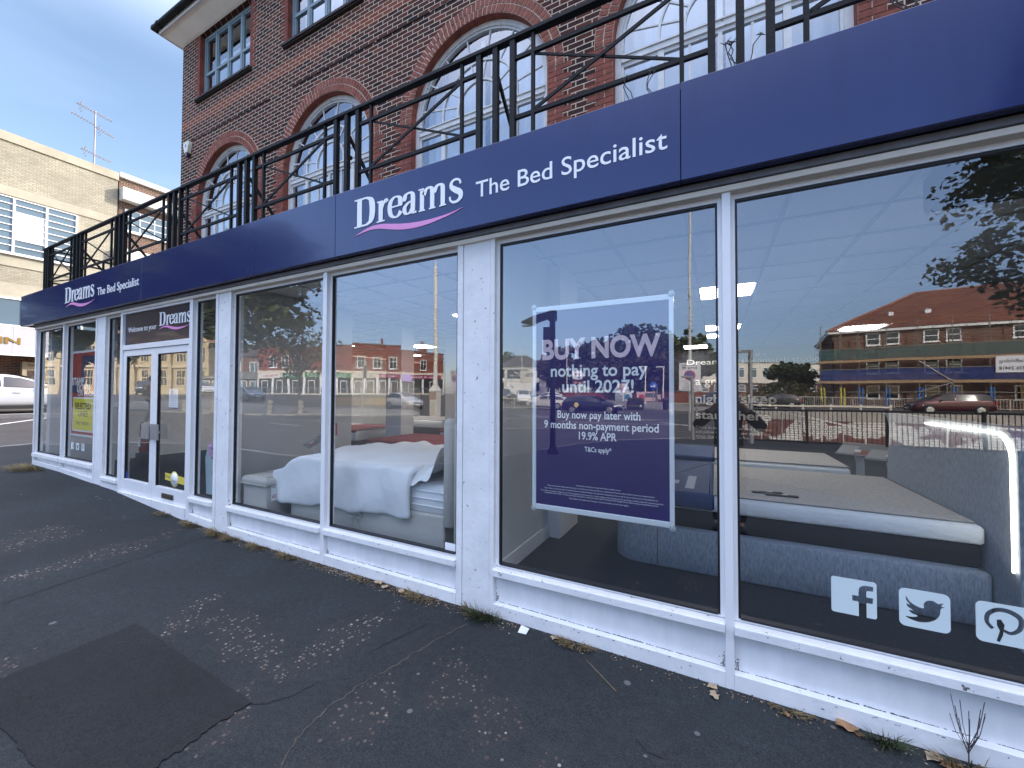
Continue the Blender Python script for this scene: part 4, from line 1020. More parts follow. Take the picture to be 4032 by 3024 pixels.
def poster2():
    t = thing('price_poster', 'red STAMP DOWN ON PRICES poster with a yellow panel in the far left window', 'poster')
    x0, x1, z0, z1, y = -9.83, -8.80, .875, 2.30, .045
    f = MB(); f.box(x0, x1, y, y+.006, z0, z1); f.build('frame', M('poster_frame', (.75,.76,.76), .4), t)
    s = MB(); s.box(x0+.03, x1-.03, y-.002, y-.0005, z0+.035, z1-.035); s.build('sheet', M('poster_red', (.36,.03,.022), .5, var=.2, vs=2), t)
    k = MB(); k.prism([[(x0+.03,1.62),(-9.55,1.58),(-9.55,1.72),(x0+.03,1.76)]], y-.004, y-.0025, FRONT); k.prism([[(-9.45,1.75),(-8.95,1.70),(-8.9,2.2),(-9.4,2.22)]], y-.004, y-.0025, FRONT); k.build('printed_art', M('navy_print', (.02,.03,.09), .5), t)
    b = MB(); b.box(-9.74,-8.89,y-.006,y-.003,.955,1.525); b.build('panel_border', LETTER, t)
    b = MB(); b.box(-9.715,-8.915,y-.008,y-.0065,.98,1.50); b.build('yellow_panel', M('poster_yellow', (.78,.70,.03), .5), t)
    INK = M('black_ink', (.03,.03,.02), .6)
    for s_, a, b_, z, h, yy, mt, bo in (('STAMP', -9.79,-9.3,1.73,.12,y-.0055,LETTER,.03), ('DOWN', -9.58,-9.05,1.62,.115,y-.0055,LETTER,.03), ('ON PRICES', -9.54,-8.86,1.545,.075,y-.0055,LETTER,.02), ('SELECTED', -9.63,-8.99,1.33,.10,y-.0095,INK,.03), ('LINES', -9.48,-9.10,1.205,.095,y-.0095,INK,.0), ('ENDS TUESDAY', -9.58,-9.05,1.07,.05,y-.0095,INK,.0)): text(s_, 'lettering', mt, t, a, b_, z, h, yy, 0, bold=bo)
poster2()
VINYL = M('frosted_vinyl', (.66,.76,.76), .5)
def rrect(x0, x1, z0, z1, r, n=5):
    p = []
    for cx, cz, a0 in ((x1-r,z0+r,-90),(x1-r,z1-r,0),(x0+r,z1-r,90),(x0+r,z0+r,180)):
        for k in range(n+1): a = rad(a0 + 90*k/n); p.append((cx+r*math.cos(a), cz+r*math.sin(a)))
    return p
def icons(x, z, s, dx, tail, y):
    # letter f mark, bird mark, letter p mark, each cut out of a rounded square
    def mk(name, label, loops, ox):
        m = MB(); m.prism([[(x+ox+u*s, z+v*s) for u, v in l] for l in loops], y, y+.0012, FRONT)
        tag(m.build(name, VINYL), label, 'window sticker', 'white social media stickers on the glass')
    f = [(.61,0),(.61,.40),(.47,.40),(.47,.56),(.61,.56),(.61,.66)] + crom([(.61,.66),(.63,.79),(.71,.86),(.82,.88),(.93,.87)], 4)[1:] + [(.93,.74),(.86,.74)] + crom([(.86,.74),(.80,.73),(.78,.68),(.78,.63)], 4)[1:] + [(.78,.56),(.93,.56),(.91,.40),(.78,.40),(.78,0)]
    o = rrect(0,1,0,1,.06)
    # outer outline with the f rising from the bottom edge
    bot = [(.06,0)] + f + [(.94,0)]
    rest = [q for q in rrect(0,1,0,1,.06)][1:]
    loop = f + [(.94,0)] + [q for q in rrect(0,1,0,1,.06) if not (abs(q[1]) < 1e-6)] + [(.06,0)]
    mk('letter_sticker', 'frosted square sticker with the letter f mark ' + tail, [loop], 0)
    bird = crom([(.14,.80),(.22,.66),(.36,.57),(.49,.55),(.49,.66),(.56,.76),(.68,.78),(.77,.73),(.88,.77),(.83,.68),(.90,.67),(.82,.60),(.80,.44),(.70,.28),(.52,.18),(.32,.17),(.12,.25),(.28,.27),(.37,.32),(.25,.36),(.20,.44),(.29,.44),(.18,.51),(.15,.60),(.22,.58),(.15,.68)], 3, True)
    mk('bird_sticker', 'frosted square sticker with the bird mark ' + tail, [rrect(0,1,0,1,.13), list(reversed(bird))], dx)
    sw = MB(); cl = crom([(.30,.36),(.20,.50),(.22,.70),(.38,.84),(.60,.84),(.78,.70),(.76,.46),(.62,.32),(.48,.36)], 6)
    def off(pts, w):
        L = []; R_ = []; n = len(pts)
        for i, (u, v) in enumerate(pts):
            a = pts[max(0,i-1)]; b = pts[min(n-1,i+1)]; du, dv = b[0]-a[0], b[1]-a[1]; l = math.hypot(du,dv) or 1
            ww = w*(.6+.4*math.sin(math.pi*i/(n-1))); L.append((u-dv/l*ww, v+du/l*ww)); R_.append((u+dv/l*ww, v-du/l*ww))
        return L + list(reversed(R_))
    pl = off(cl, .055); stem = [(.40,.10),(.34,.12),(.45,.60),(.52,.66),(.58,.58),(.47,.28)]
    mk('letter_sticker', 'frosted square sticker with the letter p mark ' + tail, [rrect(0,1,0,1,.13), pl], 2*dx)
    d = MB(); d.prism([[(x+2*dx+u*s, z+v*s) for u, v in ((.36,.08),(.41,.06),(.47,.24),(.50,.50),(.44,.62),(.37,.60),(.37,.46),(.42,.34))]], y-.0009, y+.0, FRONT); d.build('cut_out', M('dark_cut', (.02,.022,.026), .6), bpy.data.objects[[o.name for o in bpy.data.objects if o.name.startswith('letter_sticker')][-1]])
icons(.522, .50, .18, .263, 'at the foot of the right window', .0085)
icons(-9.66, .655, .115, .22, 'below the red poster', .0085)
def standee():
    t = thing('standee', 'pale blue and pink cut-out display card beside the doors', 'display card')
    b = MB(); b.prism([[(-5.62,.36),(-5.31,.36),(-5.25,.8),(-5.28,.93),(-5.37,1.1),(-5.6,.97),(-5.66,.8),(-5.63,.5)]], .09, .098, FRONT); b.build('board', M('pale_blue_print', (.45,.58,.62), .5), t, bevel=.004)
    h = MB(); h.prism([[(-5.385,1.085),(-5.59,.965),(-5.56,.84),(-5.38,.76),(-5.29,.85),(-5.30,.93)]], .084, .0885, FRONT); h.build('pink_panel', M('pink_print', (.68,.36,.58), .5), t)
    for i, s in enumerate(('Let us', 'find you', 'a bed', 'you love')): text(s, 'lettering', NAVYM, t, (-5.49,-5.51,-5.48,-5.51)[i], (-5.36,-5.335,-5.37,-5.335)[i], .965-i*.053, .033, .0828, 0, bold=.015)
    m = MB(); m.path(crom([(-5.52,.66,.0),(-5.47,.62,0),(-5.42,.625,0)], 5), .003, 5); v = [(a, .0865, b) for a, b, c in m.v]; m.v = v; m.build('smile', M('grey_print_line', (.16,.2,.24), .5), t)
standee()
def door_stickers():
    t = thing('door_notice', 'white opening notice inside the right door glass', 'notice'); m = MB(); m.box(-6.385,-6.155,.0055,.0068,1.40,1.66); m.build('sheet', LETTER, t)
    for k in range(9): text('Opening hours' if k == 0 else 'Monday 9.30 - 6.00', 'lettering', NAVYM, t, -6.34, -6.34+random.uniform(.10,.16), 1.62-k*.023, .011, -.0062, 0, T=lambda x,y,z:(x,y+.0115,z))
    m = MB(); m.box(-6.385,-6.155,.0045,.0054,1.40,1.415); m.build('footer', NAVYM, t)
    t = thing('door_sticker', 'yellow ribbon and white rosette award sticker low on the right door', 'sticker')
    m = MB(); m.prism([[(-6.42,.565),(-5.9,.545),(-5.9,.45),(-6.42,.475),(-6.405,.52)]], -.0058, -.0046, FRONT); m.build('ribbon', M('sticker_yellow', (.72,.60,.09), .5), t)
    m = MB(); m.lathe([(.001,-.0072),(.10,-.0072),(.10,-.006)], (-6.17,0,.50), 28, 'Y'); m.build('rosette_rim', M('sticker_yellow2', (.74,.66,.22), .5), t, fix=False)
    m = MB(); m.lathe([(.001,-.0086),(.083,-.0086),(.083,-.0074)], (-6.17,0,.50), 28, 'Y'); m.build('rosette', LETTER, t, fix=False)
    text('Winner', 'lettering', NAVYM, t, -6.39, -6.28, .505, .03, -.0065, 0); text('award', 'lettering', NAVYM, t, -6.22, -6.12, .47, .022, -.0095, 0)
    t = thing('door_sticker', 'small blue square sticker low on the left door', 'sticker'); m = MB(); m.box(-7.545,-7.475,-.0062,-.0048,.39,.475); m.build('vinyl', M('sticker_blue', (.03,.06,.28), .4), t)
    t = thing('price_label', 'small white label at the foot of the glass beside the white pillar', 'sticker'); m = MB(); m.box(-1.93,-1.83,.0085,.0098,.372,.43); m.build('card', LETTER, t)
door_stickers()
def extinguisher():
    t = thing('fire_extinguisher', 'red fire extinguisher with a black hose inside the left door', 'fire extinguisher', (-9.7, 1.0, FLOOR+.26))
    m = MB(); m.lathe([(.02,0),(.08,.01),(.085,.05),(.085,.42),(.06,.49),(.03,.52),(.02,.55)], n=20); m.build('cylinder', M('extinguisher_red', (.4,.02,.015), .25), t)
    h = MB(); h.path(crom([(0,-.02,.55),(-.1,-.02,.56),(-.15,-.02,.4),(-.12,-.02,.2),(-.09,-.03,.08)], 6), .012, 6); h.build('hose', GASKET, t)
    s = MB(); s.box(-.11,.11,-.1,.1,-.259,-.004); s.build('stand', GASKET, t)
    l = MB(); l.box(-.04,.05,-.0885,-.0855,.12,.3); l.build('label', LETTER, t)
extinguisher()
# ------------------------------------------------------------------ helpers for buildings, cars, trees and people
class Fac:
    """a wall plane: x runs left to right as seen from outside, y < 0 is proud of the wall"""
    def __init__(s, p0, p1, z0):
        s.p = Vector((p0[0], p0[1], z0)); d = Vector((p1[0]-p0[0], p1[1]-p0[1], 0)); s.L = d.length; s.u = d.normalized(); s.n = Vector((s.u.y, -s.u.x, 0))
    def T(s, x, y, z): return tuple(s.p + s.u*x - s.n*y + Vector((0,0,z)))
    def box(s, mb, x0, x1, y0, y1, z0, z1, m=0): return mb.box(x0, x1, y0, y1, z0, z1, m, T=s.T)
def plan_wall(mb, pts, z0, z1, m=0):
    mb.prism([pts], z0, z1, lambda u, v, d: (u, v, d), m)
def win(F, x, z, w, h, parent, frame, cols=2, rows=2, t=.06, glass=None, sill=None, split=None):
    f = MB(); a, b = x - w/2, x + w/2
    for q in ((a, a+t, z, z+h), (b-t, b, z, z+h), (a+t, b-t, z, z+t), (a+t, b-t, z+h-t, z+h)): F.box(f, q[0], q[1], -.05, .02, q[2], q[3])
    for k in range(1, cols): xx = a + w*k/cols; F.box(f, xx-t*.35, xx+t*.35, -.045, .0, z+t, z+h-t)
    for k in range(1, rows): zz = z + h*(split if split and rows == 2 else k/rows); F.box(f, a+t, b-t, -.047, .0, zz-t*.4, zz+t*.4)
    if sill: F.box(f, a-.08, b+.08, -.12, .02, z-.09, z-.002)
    o = f.build('window', frame, parent); p = MB(); F.box(p, a+t*.5, b-t*.5, -.028, -.02, z+t*.5, z+h-t*.5); p.build('pane', glass or GLD, o); return o
CREAM = M('cream_paint', (.37,.345,.27), .85, var=.16, vs=1.2, bump=.2, bs=20, speck=((.38,.35,.27), 5, .66))
CREAMB = brick_mat('painted_cream_brick', [(.34,.315,.245),(.38,.355,.28),(.30,.28,.215),(.40,.375,.295)], (.25,.235,.185), .23, .076, .012, .5, ns=.6)
BROWNB = brick_mat('brown_brick', [(.10,.055,.04),(.14,.075,.05),(.075,.045,.038),(.16,.09,.06)], (.30,.26,.22), .225, .075, .01, .5)
REDBR = brick_mat('red_brick', [(.20,.045,.03),(.26,.06,.04),(.17,.04,.03),(.30,.075,.045)], (.26,.14,.11), .225, .075, .008, .4)
MIDBR = brick_mat('brown_red_brick', [(.12,.048,.034),(.16,.066,.045),(.09,.04,.033),(.19,.082,.055)], (.34,.27,.22), .225, .075, .010, .4)
SIGNW = M('white_signboard', (.72,.73,.77), .4, var=.06, vs=1.5)
GOLD = M('gold_letter', (.30,.19,.05), .4, metal=.4)
BLUEGL = M('blue_grey_glass', (.11,.16,.20), .08, spec=.8)
PALEGL = M('pale_board', (.60,.62,.66), .5, var=.05, vs=1)
STONE = M('yellow_stone', (.46,.38,.24), .9, var=.25, vs=1.5, bump=.3, bs=15)

def cream_building():
    t = thing('cream_building', 'cream painted brick shop and warehouse across the side street', 'building')
    F = Fac((-28,-22), (-28,6.42), .9)
    w = MB(); plan_wall(w, [(-28,-1.4),(-28,6.42),(-42,6.42),(-42,-1.4)], 4.5, 12.75); w.build('wall', CREAMB, t)
    w = MB(); plan_wall(w, [(-28.4,-1.4),(-28.4,6.42),(-42,6.42),(-42,-1.4)], .7, 4.49); w.build('ground_floor', MIDBR, t)
    c = MB(); c.box(-28.06,-27.94,-1.4,6.44,12.75,13.15); c.box(-41.9,-28.061,6.38,6.46,12.75,13.1); c.build('parapet', CREAM, t)
    b = MB()
    for y0, y1, z0, z1 in ((-1.4,6.42,10.35,10.75), (-1.4,6.42,7.2,7.72), (-1.4,6.42,5.75,6.45)): b.box(-27.985,-27.96,y0,y1,z0,z1)
    b.build('rendered_band', CREAM, t)
    for y1 in (4.93, 1.75):      # long steel windows, three lights wide
        f = MB(); a = y1 - 2.95
        for k in range(4): y = a + .983*k; F.box(f, y+22-.035, y+22+.035, -.10, -.02, 6.92, 9.36)
        for z in (6.9, 7.22, 7.52, 7.84, 8.14, 8.46, 8.76, 9.08, 9.36): F.box(f, a+22-.035, y1+22+.035, -.085, -.02, z-.018, z+.018)
        F.box(f, a+22-.1, y1+22+.1, -.16, -.02, 6.80, 6.88)
        o = f.build('window', WFRAME, t)
        p = MB(); F.box(p, a+22, y1+22, -.045, -.03, 6.9, 9.36); p.build('pane', BLUEGL, o)
        p = MB(); F.box(p, a+1.02+22, a+1.93+22, -.06, -.046, 7.54, 8.74); p.build('white_board', PALEGL, o)
    for k in range(3):
        f = MB(); y = 5.2 - 1.9*k; F.box(f, y+22-.9, y+22-.86, -.08, -.02, 3.6, 4.82); F.box(f, y+22+.86, y+22+.9, -.08, -.02, 3.6, 4.82); F.box(f, y+22-.04, y+22+.04, -.08, -.02, 3.6, 4.82); F.box(f, y+22-.9, y+22+.9, -.09, -.02, 4.82, 4.9)
        o = f.build('window', WFRAME, t); p = MB(); F.box(p, y+22-.9, y+22+.9, -.05, -.03, 3.6, 4.82); p.build('pane', BLUEGL, o)
    s = MB(); s.box(-27.98,-27.4,-1.4,6.42,3.28,3.34); s.box(-27.4,-27.34,-1.4,6.42,3.24,4.46); s.box(-27.98,-27.4,-1.4,6.42,4.40,4.46); s.build('canopy', M('lavender_sign', (.42,.42,.46), .4, var=.08, vs=1.5), t)
    e = MB(); e.box(-27.36,-27.33,-1.4,6.42,4.44,4.52); e.box(-27.36,-27.33,-1.4,6.42,3.18,3.26)
    for y in (6.0, 3.0, .0): e.box(-27.345,-27.33,y-.05,y+.05,3.27,4.43)
    e.build('canopy_trim', WFRAME, t)
    text('RICHARDSON MARTIN', 'lettering', GOLD, t, 18.6, 25.14, 2.79, .27, 0, .02, T=lambda x, y, z: Fac((-27.32,-22), (-27.32,6.4), .9).T(x, y, z), bold=.03)
    p = MB(); F.box(p, 25.35, 26.2, -.02, .3, .6, 2.05); p.build('display_board', M('buff_poster', (.36,.29,.20), .7), t)
    text('Epiere', 'lettering', M('brown_ink', (.10,.06,.03), .6), t, 25.52, 26.05, 1.88, .1, -.03, .004, T=F.T)
    p = MB(); F.box(p, 25.5, 26.06, -.03, -.021, 1.1, 1.68); p.build('poster_photo', M('poster_photo', (.06,.035,.03), .6, var=.8, vs=6), t)
cream_building()
def brown_building():
    t = thing('brown_building', 'brown brick building with white concrete bands behind the cream one', 'building')
    F = Fac((-28.1,6.5), (-28.1,40), .9)
    w = MB(); plan_wall(w, [(-28.1,6.5),(-28.1,40),(-42,40),(-42,6.5)], .7, 13.0); w.build('wall', BROWNB, t)
    c = MB(); c.box(-42,-27.95,6.5,40,13.0,13.25); c.box(-28.09,-27.6,6.5,40,11.75,12.38); c.box(-28.09,-27.6,6.5,40,8.55,9.15); c.box(-28.09,-27.85,6.5,40,5.3,5.9); c.build('concrete_band', M('white_concrete', (.62,.61,.57), .8, var=.15, vs=1.5), t)
    for k in range(8):
        x = 1.2 + k*3.0
        for z in (9.35, 6.0): win(F, x, z, 1.9, 1.15, t, WFRAME, 3, 3, .05, BLUEGL, True)
brown_building()
def antenna():
    t = thing('roof_antenna', 'tall television aerial mast with several arms on the cream roof', 'antenna', (-31.0, 6.37, 13.0))
    m = MB(); m.tube((0,0,-.2),(0,0,4.4),.035,8); m.build('mast', M('galvanised', (.28,.25,.27), .5, metal=.5), t)
    AL = M('aerial_metal', (.25,.24,.26), .5, metal=.5)
    for z, y0, y1, n in ((4.32,-.75,.72,14), (3.68,-.95,.0,8), (3.42,.0,.82,8), (1.92,-.55,.72,13)):
        b = MB(); b.tube((0,y0,z+.08),(0,y1,z-.08),.02,6)
        for k in range(n):
            y = y0 + (y1-y0)*(k+.5)/n; zz = z + .08 - .16*(y-y0)/(y1-y0); L_ = .17
            b.tube((-L_,y,zz),(L_,y,zz),.011,5); b.tube((0,y,zz-.07),(0,y,zz+.07),.009,5)
        if n > 9 or y1 > .8:
            for s in (-1, 1): b.tube((0,y0+.1,z),(0,y0+.25*1,z+.3*s),.011,5); b.tube((-.2,y0+.15,z+.15*s),(.2,y0+.15,z+.15*s),.01,5); b.tube((-.2,y0+.2,z+.25*s),(.2,y0+.2,z+.25*s),.01,5)
        b.build('aerial_arm', AL, t)
antenna()

TYRE = M('tyre_rubber', (.012,.012,.013), .8)
RIM = M('alloy_rim', (.50,.51,.53), .3, metal=.9)
CARGL = M('car_glass', (.02,.026,.03), .04, spec=.9)
BLKPL = M('black_trim', (.015,.015,.017), .5)
HEADL = M('headlamp', (.75,.78,.82), .1, spec=.9)
TAILL = M('tail_lamp', (.45,.015,.012), .2)
PLATEW = M('plate_white', (.72,.72,.70), .4)
PROF = {   # t from rear (0) to front (1): (t, belt, roof, half-width factor); heights as share of H
 'hatch': [(0,.40,.46,.80),(.015,.60,.64,.90),(.05,.64,.80,.95),(.13,.65,.95,.98),(.26,.65,1,1),(.42,.64,1,1),(.52,.63,.97,1),(.62,.62,.86,1),(.70,.61,.72,1),(.76,.60,.625,.99),(.86,.565,.575,.97),(.95,.50,.505,.91),(1,.34,.35,.78)],
 'estate':[(0,.40,.46,.82),(.012,.60,.66,.92),(.04,.64,.82,.95),(.10,.65,.94,.98),(.22,.65,.99,1),(.38,.64,1,1),(.50,.63,.97,1),(.60,.62,.84,1),(.68,.61,.69,1),(.73,.60,.615,.99),(.85,.55,.56,.97),(.95,.47,.475,.90),(1,.32,.33,.76)],
 'suv':   [(0,.42,.50,.84),(.012,.62,.70,.93),(.04,.65,.86,.96),(.10,.66,.97,.99),(.24,.66,1,1),(.42,.65,1,1),(.54,.64,.97,1),(.63,.63,.84,1),(.70,.625,.71,1),(.75,.62,.635,.99),(.87,.58,.585,.97),(.96,.52,.525,.91),(1,.36,.37,.82)],
 'mpv':   [(0,.42,.50,.85),(.012,.60,.72,.94),(.04,.62,.90,.97),(.10,.62,.98,.99),(.26,.62,1,1),(.48,.61,1,1),(.60,.60,.96,1),(.70,.60,.83,1),(.79,.595,.68,1),(.84,.59,.605,.99),(.91,.54,.545,.97),(.97,.46,.465,.92),(1,.34,.35,.84)]}
def make_car(label, x, y, yaw, L_=4.2, H=1.48, Wd=1.78, paint=(.5,.5,.5), prof='hatch', plate=None, z=None, metal=.35, rough=.28, trim=False):
    """front of the car points along local +x"""
    z = gh(x, y) - .09 if z is None else z
    t = thing('car', label, 'car', (x, y, z), yaw)
    P = M('car_paint', paint, rough, metal=metal, coat=.6)
    pr = PROF[prof]; b = MB(); vs = []; n = 12; hw = Wd/2
    for tt, be, ro, wf in pr:
        X = -L_/2 + L_*tt; w = hw*wf; zb = .20 if .06 < tt < .94 else .27
        hb = be*H; hr = ro*H; cab = ro - be > .06
        wr = w*(.80 if cab else .93); zr = hr
        half = [(w*.90, zb), (w*.985, zb+.14), (w, hb*.72), (w*.975, hb), (wr, max(hb+.004, zr-.07) if cab else hb+ (zr-hb)*.6), (wr*.84, zr)]
        ring = [(p, q) for p, q in half] + [(-p, q) for p, q in reversed(half)]
        vs += [(X, p, q) for p, q in ring]
    fs = []
    k = len(pr)
    for i in range(k-1):
        for j in range(n):
            fs.append((i*n+j, i*n+(j+1) % n, (i+1)*n+(j+1) % n, (i+1)*n+j))
    fs += [tuple(range(n)), tuple(range((k-1)*n, k*n))]
    b.add(vs, fs, 0, True); o = b.build('body', P, t)
    e = o.modifiers.new('smooth', 'SUBSURF'); e.levels = 1; e.render_levels = 1
    def pt(i, j): return Vector(vs[i*n+j])
    cab = [i for i, q in enumerate(pr) if q[2]-q[1] > .12]
    def off(p, d): return (p[0]+d[0], p[1]+d[1], p[2]+d[2])
    for s in (0, 1):      # side glass in two lights
        jb, jt = (3, 4) if s == 0 else (8, 7); sg = 1 if s == 0 else -1
        mid = cab[len(cab)//2]
        for seg in (cab[:len(cab)//2+1], cab[len(cab)//2:]):
            g = MB(); pts_b = []; pts_t = []
            for i in seg:
                a, c = pt(i, jb), pt(i, jt); a2 = a + (c-a)*.10; c2 = a + (c-a)*.90
                pts_b.append(off(a2, (0,.012*sg,.004))); pts_t.append(off(c2, (0,.012*sg,.004)))
            q0 = .035 if seg[0] == mid else 0; q1 = -.035 if seg[-1] == mid else 0
            pts_b[0] = off(pts_b[0], (q0,0,0)); pts_t[0] = off(pts_t[0], (q0,0,0)); pts_b[-1] = off(pts_b[-1], (q1,0,0)); pts_t[-1] = off(pts_t[-1], (q1,0,0))
            m_ = len(seg); g.add(pts_b + pts_t, [(i, i+1, m_+i+1, m_+i) for i in range(m_-1)], 0, True); g.build('side_window', CARGL, t, fix=False)
    last = cab[-1]; first = cab[0]
    top = max(i for i in cab if pr[i][2] > .95); bot = last+1
    def screen(i0, i1, nm, nx):
        g = MB(); a = [pt(i0,5), pt(i0,6), pt(i1,6), pt(i1,5)]
        A0 = [a[0]+(a[3]-a[0])*.08, a[1]+(a[2]-a[1])*.08, a[1]+(a[2]-a[1])*.95, a[0]+(a[3]-a[0])*.95]
        m0 = (A0[0]+A0[1])/2; m1 = (A0[2]+A0[3])/2
        ins = [p + Vector((nx*.02, 0, .022)) for p in A0]
        g.add(ins, [(0,1,2,3)]); g.build(nm, CARGL, t, fix=False)
    for i0, i1 in ((top, top+1), (top+1, bot)) if bot - top > 1 else ((top, bot),): screen(i0, i1, 'windscreen', .01)
    rb = min(i for i in cab if pr[i][2] > .9); screen(rb, 1, 'rear_window', -.01)
    wr = .315 if H < 1.55 else .345
    for wx in (-L_/2 + L_*.19, -L_/2 + L_*.80):
        for s in (-1, 1):
            a = MB(); a.lathe([(.02,-.012),(wr+.055,-.012),(wr+.055,.004),(.02,.004)], (wx, s*(hw*.985), wr), 26, 'Y'); a.build('wheel_arch', BLKPL, t)
            w = MB(); w.lathe([(wr*.62,-.10),(wr*.96,-.10),(wr,-.07),(wr,.07),(wr*.96,.10),(wr*.62,.10)], (wx, s*(hw-.075), wr), 26, 'Y'); wo = w.build('wheel', TYRE, t)
            r = MB(); yy = s*(hw+.027)
            r.lathe([(.035,-.012),(.07,-.012),(.07,.012),(.035,.012)], (wx, yy, wr), 12, 'Y'); r.lathe([(wr*.60,-.015),(wr*.70,-.015),(wr*.70,.012),(wr*.60,.012)], (wx, yy, wr), 26, 'Y')
            for q in range(5):
                c = 2*math.pi*q/5 + .3; r.bar((wx+.06*math.cos(c), yy, wr+.06*math.sin(c)), (wx+wr*.62*math.cos(c), yy, wr+wr*.62*math.sin(c)), .05, .018)
            r.build('rim', RIM, wo)
    for s in (-1, 1):
        h = MB(); h.prism([[(-L_/2+L_*.985, s*hw*.50), (-L_/2+L_*.955, s*hw*.83), (-L_/2+L_*.87, s*hw*.985), (-L_/2+L_*.90, s*hw*.72)]], pr[-2][1]*H*.80, pr[-2][1]*H*1.0, lambda u, v, d: (u, v, d)); h.build('headlight', HEADL, t, bevel=.015)
        h = MB(); h.prism([[(-L_/2-.012, s*hw*.55), (-L_/2+.05, s*hw*.93), (-L_/2+.16, s*hw*.975), (-L_/2+.05, s*hw*.6)]], H*.47, H*.62, lambda u, v, d: (u, v, d)); h.build('tail_light', TAILL, t, bevel=.012)
        m = MB(); soft_box(m, L_*.14, L_*.14+.12, s*hw*1.0-.02 if s > 0 else -hw-.16, s*hw+.16 if s > 0 else -hw+.02, H*.63, H*.63+.12, .03); m.build('door_mirror', P if not trim else BLKPL, t)
        d = MB(); d.box(-L_*.02,-L_*.02+.16, s*hw*1.0-.004, s*hw*1.0+.02, H*.52, H*.535) if s > 0 else d.box(-L_*.02,-L_*.02+.16, -hw-.02, -hw+.004, H*.52, H*.535); d.build('door_handle', P, t)
        c = MB(); c.box(-L_*.27, L_*.28, s*hw*.97-.01, s*hw*.97+.012, .17, .27); c.build('sill_trim', BLKPL, t)
    g = MB(); g.box(L_*.487, L_*.4985, -hw*.52, hw*.52, .27, .44); g.box(L_*.47, L_*.492, -hw*.42, hw*.42, H*.36, H*.42); g.build('grille', BLKPL, t)
    p = MB(); p.box(L_*.4990, L_*.5012, -.26, .26, .40, .51); p.build('number_plate', PLATEW, t)
    if plate: text(plate, 'plate_text', GASKET, t, -.22, .22, .425, .06, 0, 0, T=lambda a, b_, c: (L_*.5018, a, c))
    p = MB(); p.box(-L_/2-.014, -L_/2-.004, -.26, .26, .52, .63); p.build('number_plate', M('plate_yellow', (.65,.5,.06), .4), t)
    return t
make_car('pale silver car at the kerb of the side street, beside the cream building', -23.9, 2.2, rad(90), 4.35, 1.48, 1.82, (.62,.64,.67), 'hatch', trim=True)

def kerb_strip(name, label, pts, w=.16, h=.11, mat=KERBM):
    mb = MB()
    for a, b in zip(pts, pts[1:]):
        n = max(1, int(math.dist(a, b)/2))
        for i in range(n):
            p = [a[0]+(b[0]-a[0])*i/n, a[1]+(b[1]-a[1])*i/n]; q = [a[0]+(b[0]-a[0])*(i+1)/n, a[1]+(b[1]-a[1])*(i+1)/n]
            zp, zq = gh(*p)-.09, gh(*q)-.09
            mb.bar((p[0],p[1],zp+h/2-.05),(q[0],q[1],zq+h/2-.05),w,h+.1)
    return tag(mb.build(name, mat), label, kind='structure')
def road_line(mb, a, b, w=.11, dash=None):
    L_ = math.dist(a, b); ux, uy = (b[0]-a[0])/L_, (b[1]-a[1])/L_; s = 0
    step = dash[0] if dash else 1.5; gap = dash[1] if dash else 0
    while s < L_:
        e = min(L_, s+step); p = (a[0]+ux*s, a[1]+uy*s); q = (a[0]+ux*e, a[1]+uy*e)
        v = []
        for r in (p, q):
            for sg in (-1, 1): X, Y = r[0]-uy*w/2*sg, r[1]+ux*w/2*sg; v.append((X, Y, gh(X, Y)-.09+.012))
        mb.add(v, [(0,2,3,1)]); s += step + gap
def sheet(name, label, poly, mat, dz=.02, kind='structure'):
    """a ground sheet following the terrain, triangulated finely enough"""
    x0 = min(p[0] for p in poly); x1 = max(p[0] for p in poly); y0 = min(p[1] for p in poly); y1 = max(p[1] for p in poly)
    def inside(x, y):
        c = False
        for (a, b), (d, e) in zip(poly, poly[1:] + poly[:1]):
            if (b > y) != (e > y) and x < (d-a)*(y-b)/(e-b)+a: c = not c
        return c
    st = max(.5, (x1-x0)/60); mb = MB(); ix = {}; vs = []; fs = []
    def vid(i, j):
        if (i, j) not in ix: x, y = x0+i*st, y0+j*st; ix[i, j] = len(vs); vs.append((x, y, gh(x, y)-.09+dz))
        return ix[i, j]
    for i in range(int((x1-x0)/st)+1):
        for j in range(int((y1-y0)/st)+1):
            if inside(x0+(i+.5)*st, y0+(j+.5)*st): fs.append((vid(i,j), vid(i+1,j), vid(i+1,j+1), vid(i,j+1)))
    mb.add(vs, fs, 0, True); return tag(mb.build(name, mat), label, kind=kind)
PAVEL = M('pale_paving', (.20,.185,.16), .85, var=.25, vs=2.5, bump=.3, bs=25)
kerb_strip('far_kerb', 'pale kerb on the far side of the side street', [(-21.9,-4),(-21.9,9),(-21.9,24)], .5, .13)
ml = MB()
road_line(ml, (-19.2,.4), (-23.2,4.4), .12); road_line(ml, (-18.2,5), (-18.2,26), .1, (2, 4))
for a, b, d in (((-40,-10.2),(-14,-11.2),None), ((-14,-11.2),(-5.2,-15.5),None), ((-34,-7.6),(-16,-8.6),(3,5)), ((-28,-13.1),(-10,-20.3),None), ((-12,-22.5),(3,-24),(4,2)), ((-8,-19.2),(0,-20),None), ((-13,-23.5),(-3.2,-22.6),None), ((-2.9,-21.5),(-.6,-18.2),None), ((-30,-30),(8,-32.5),(4,6)), ((-44,-16),(-20,-19.8),(2,2))): road_line(ml, a, b, .13, d)
tag(ml.build('road_markings', LINEM), 'white road markings', kind='structure')
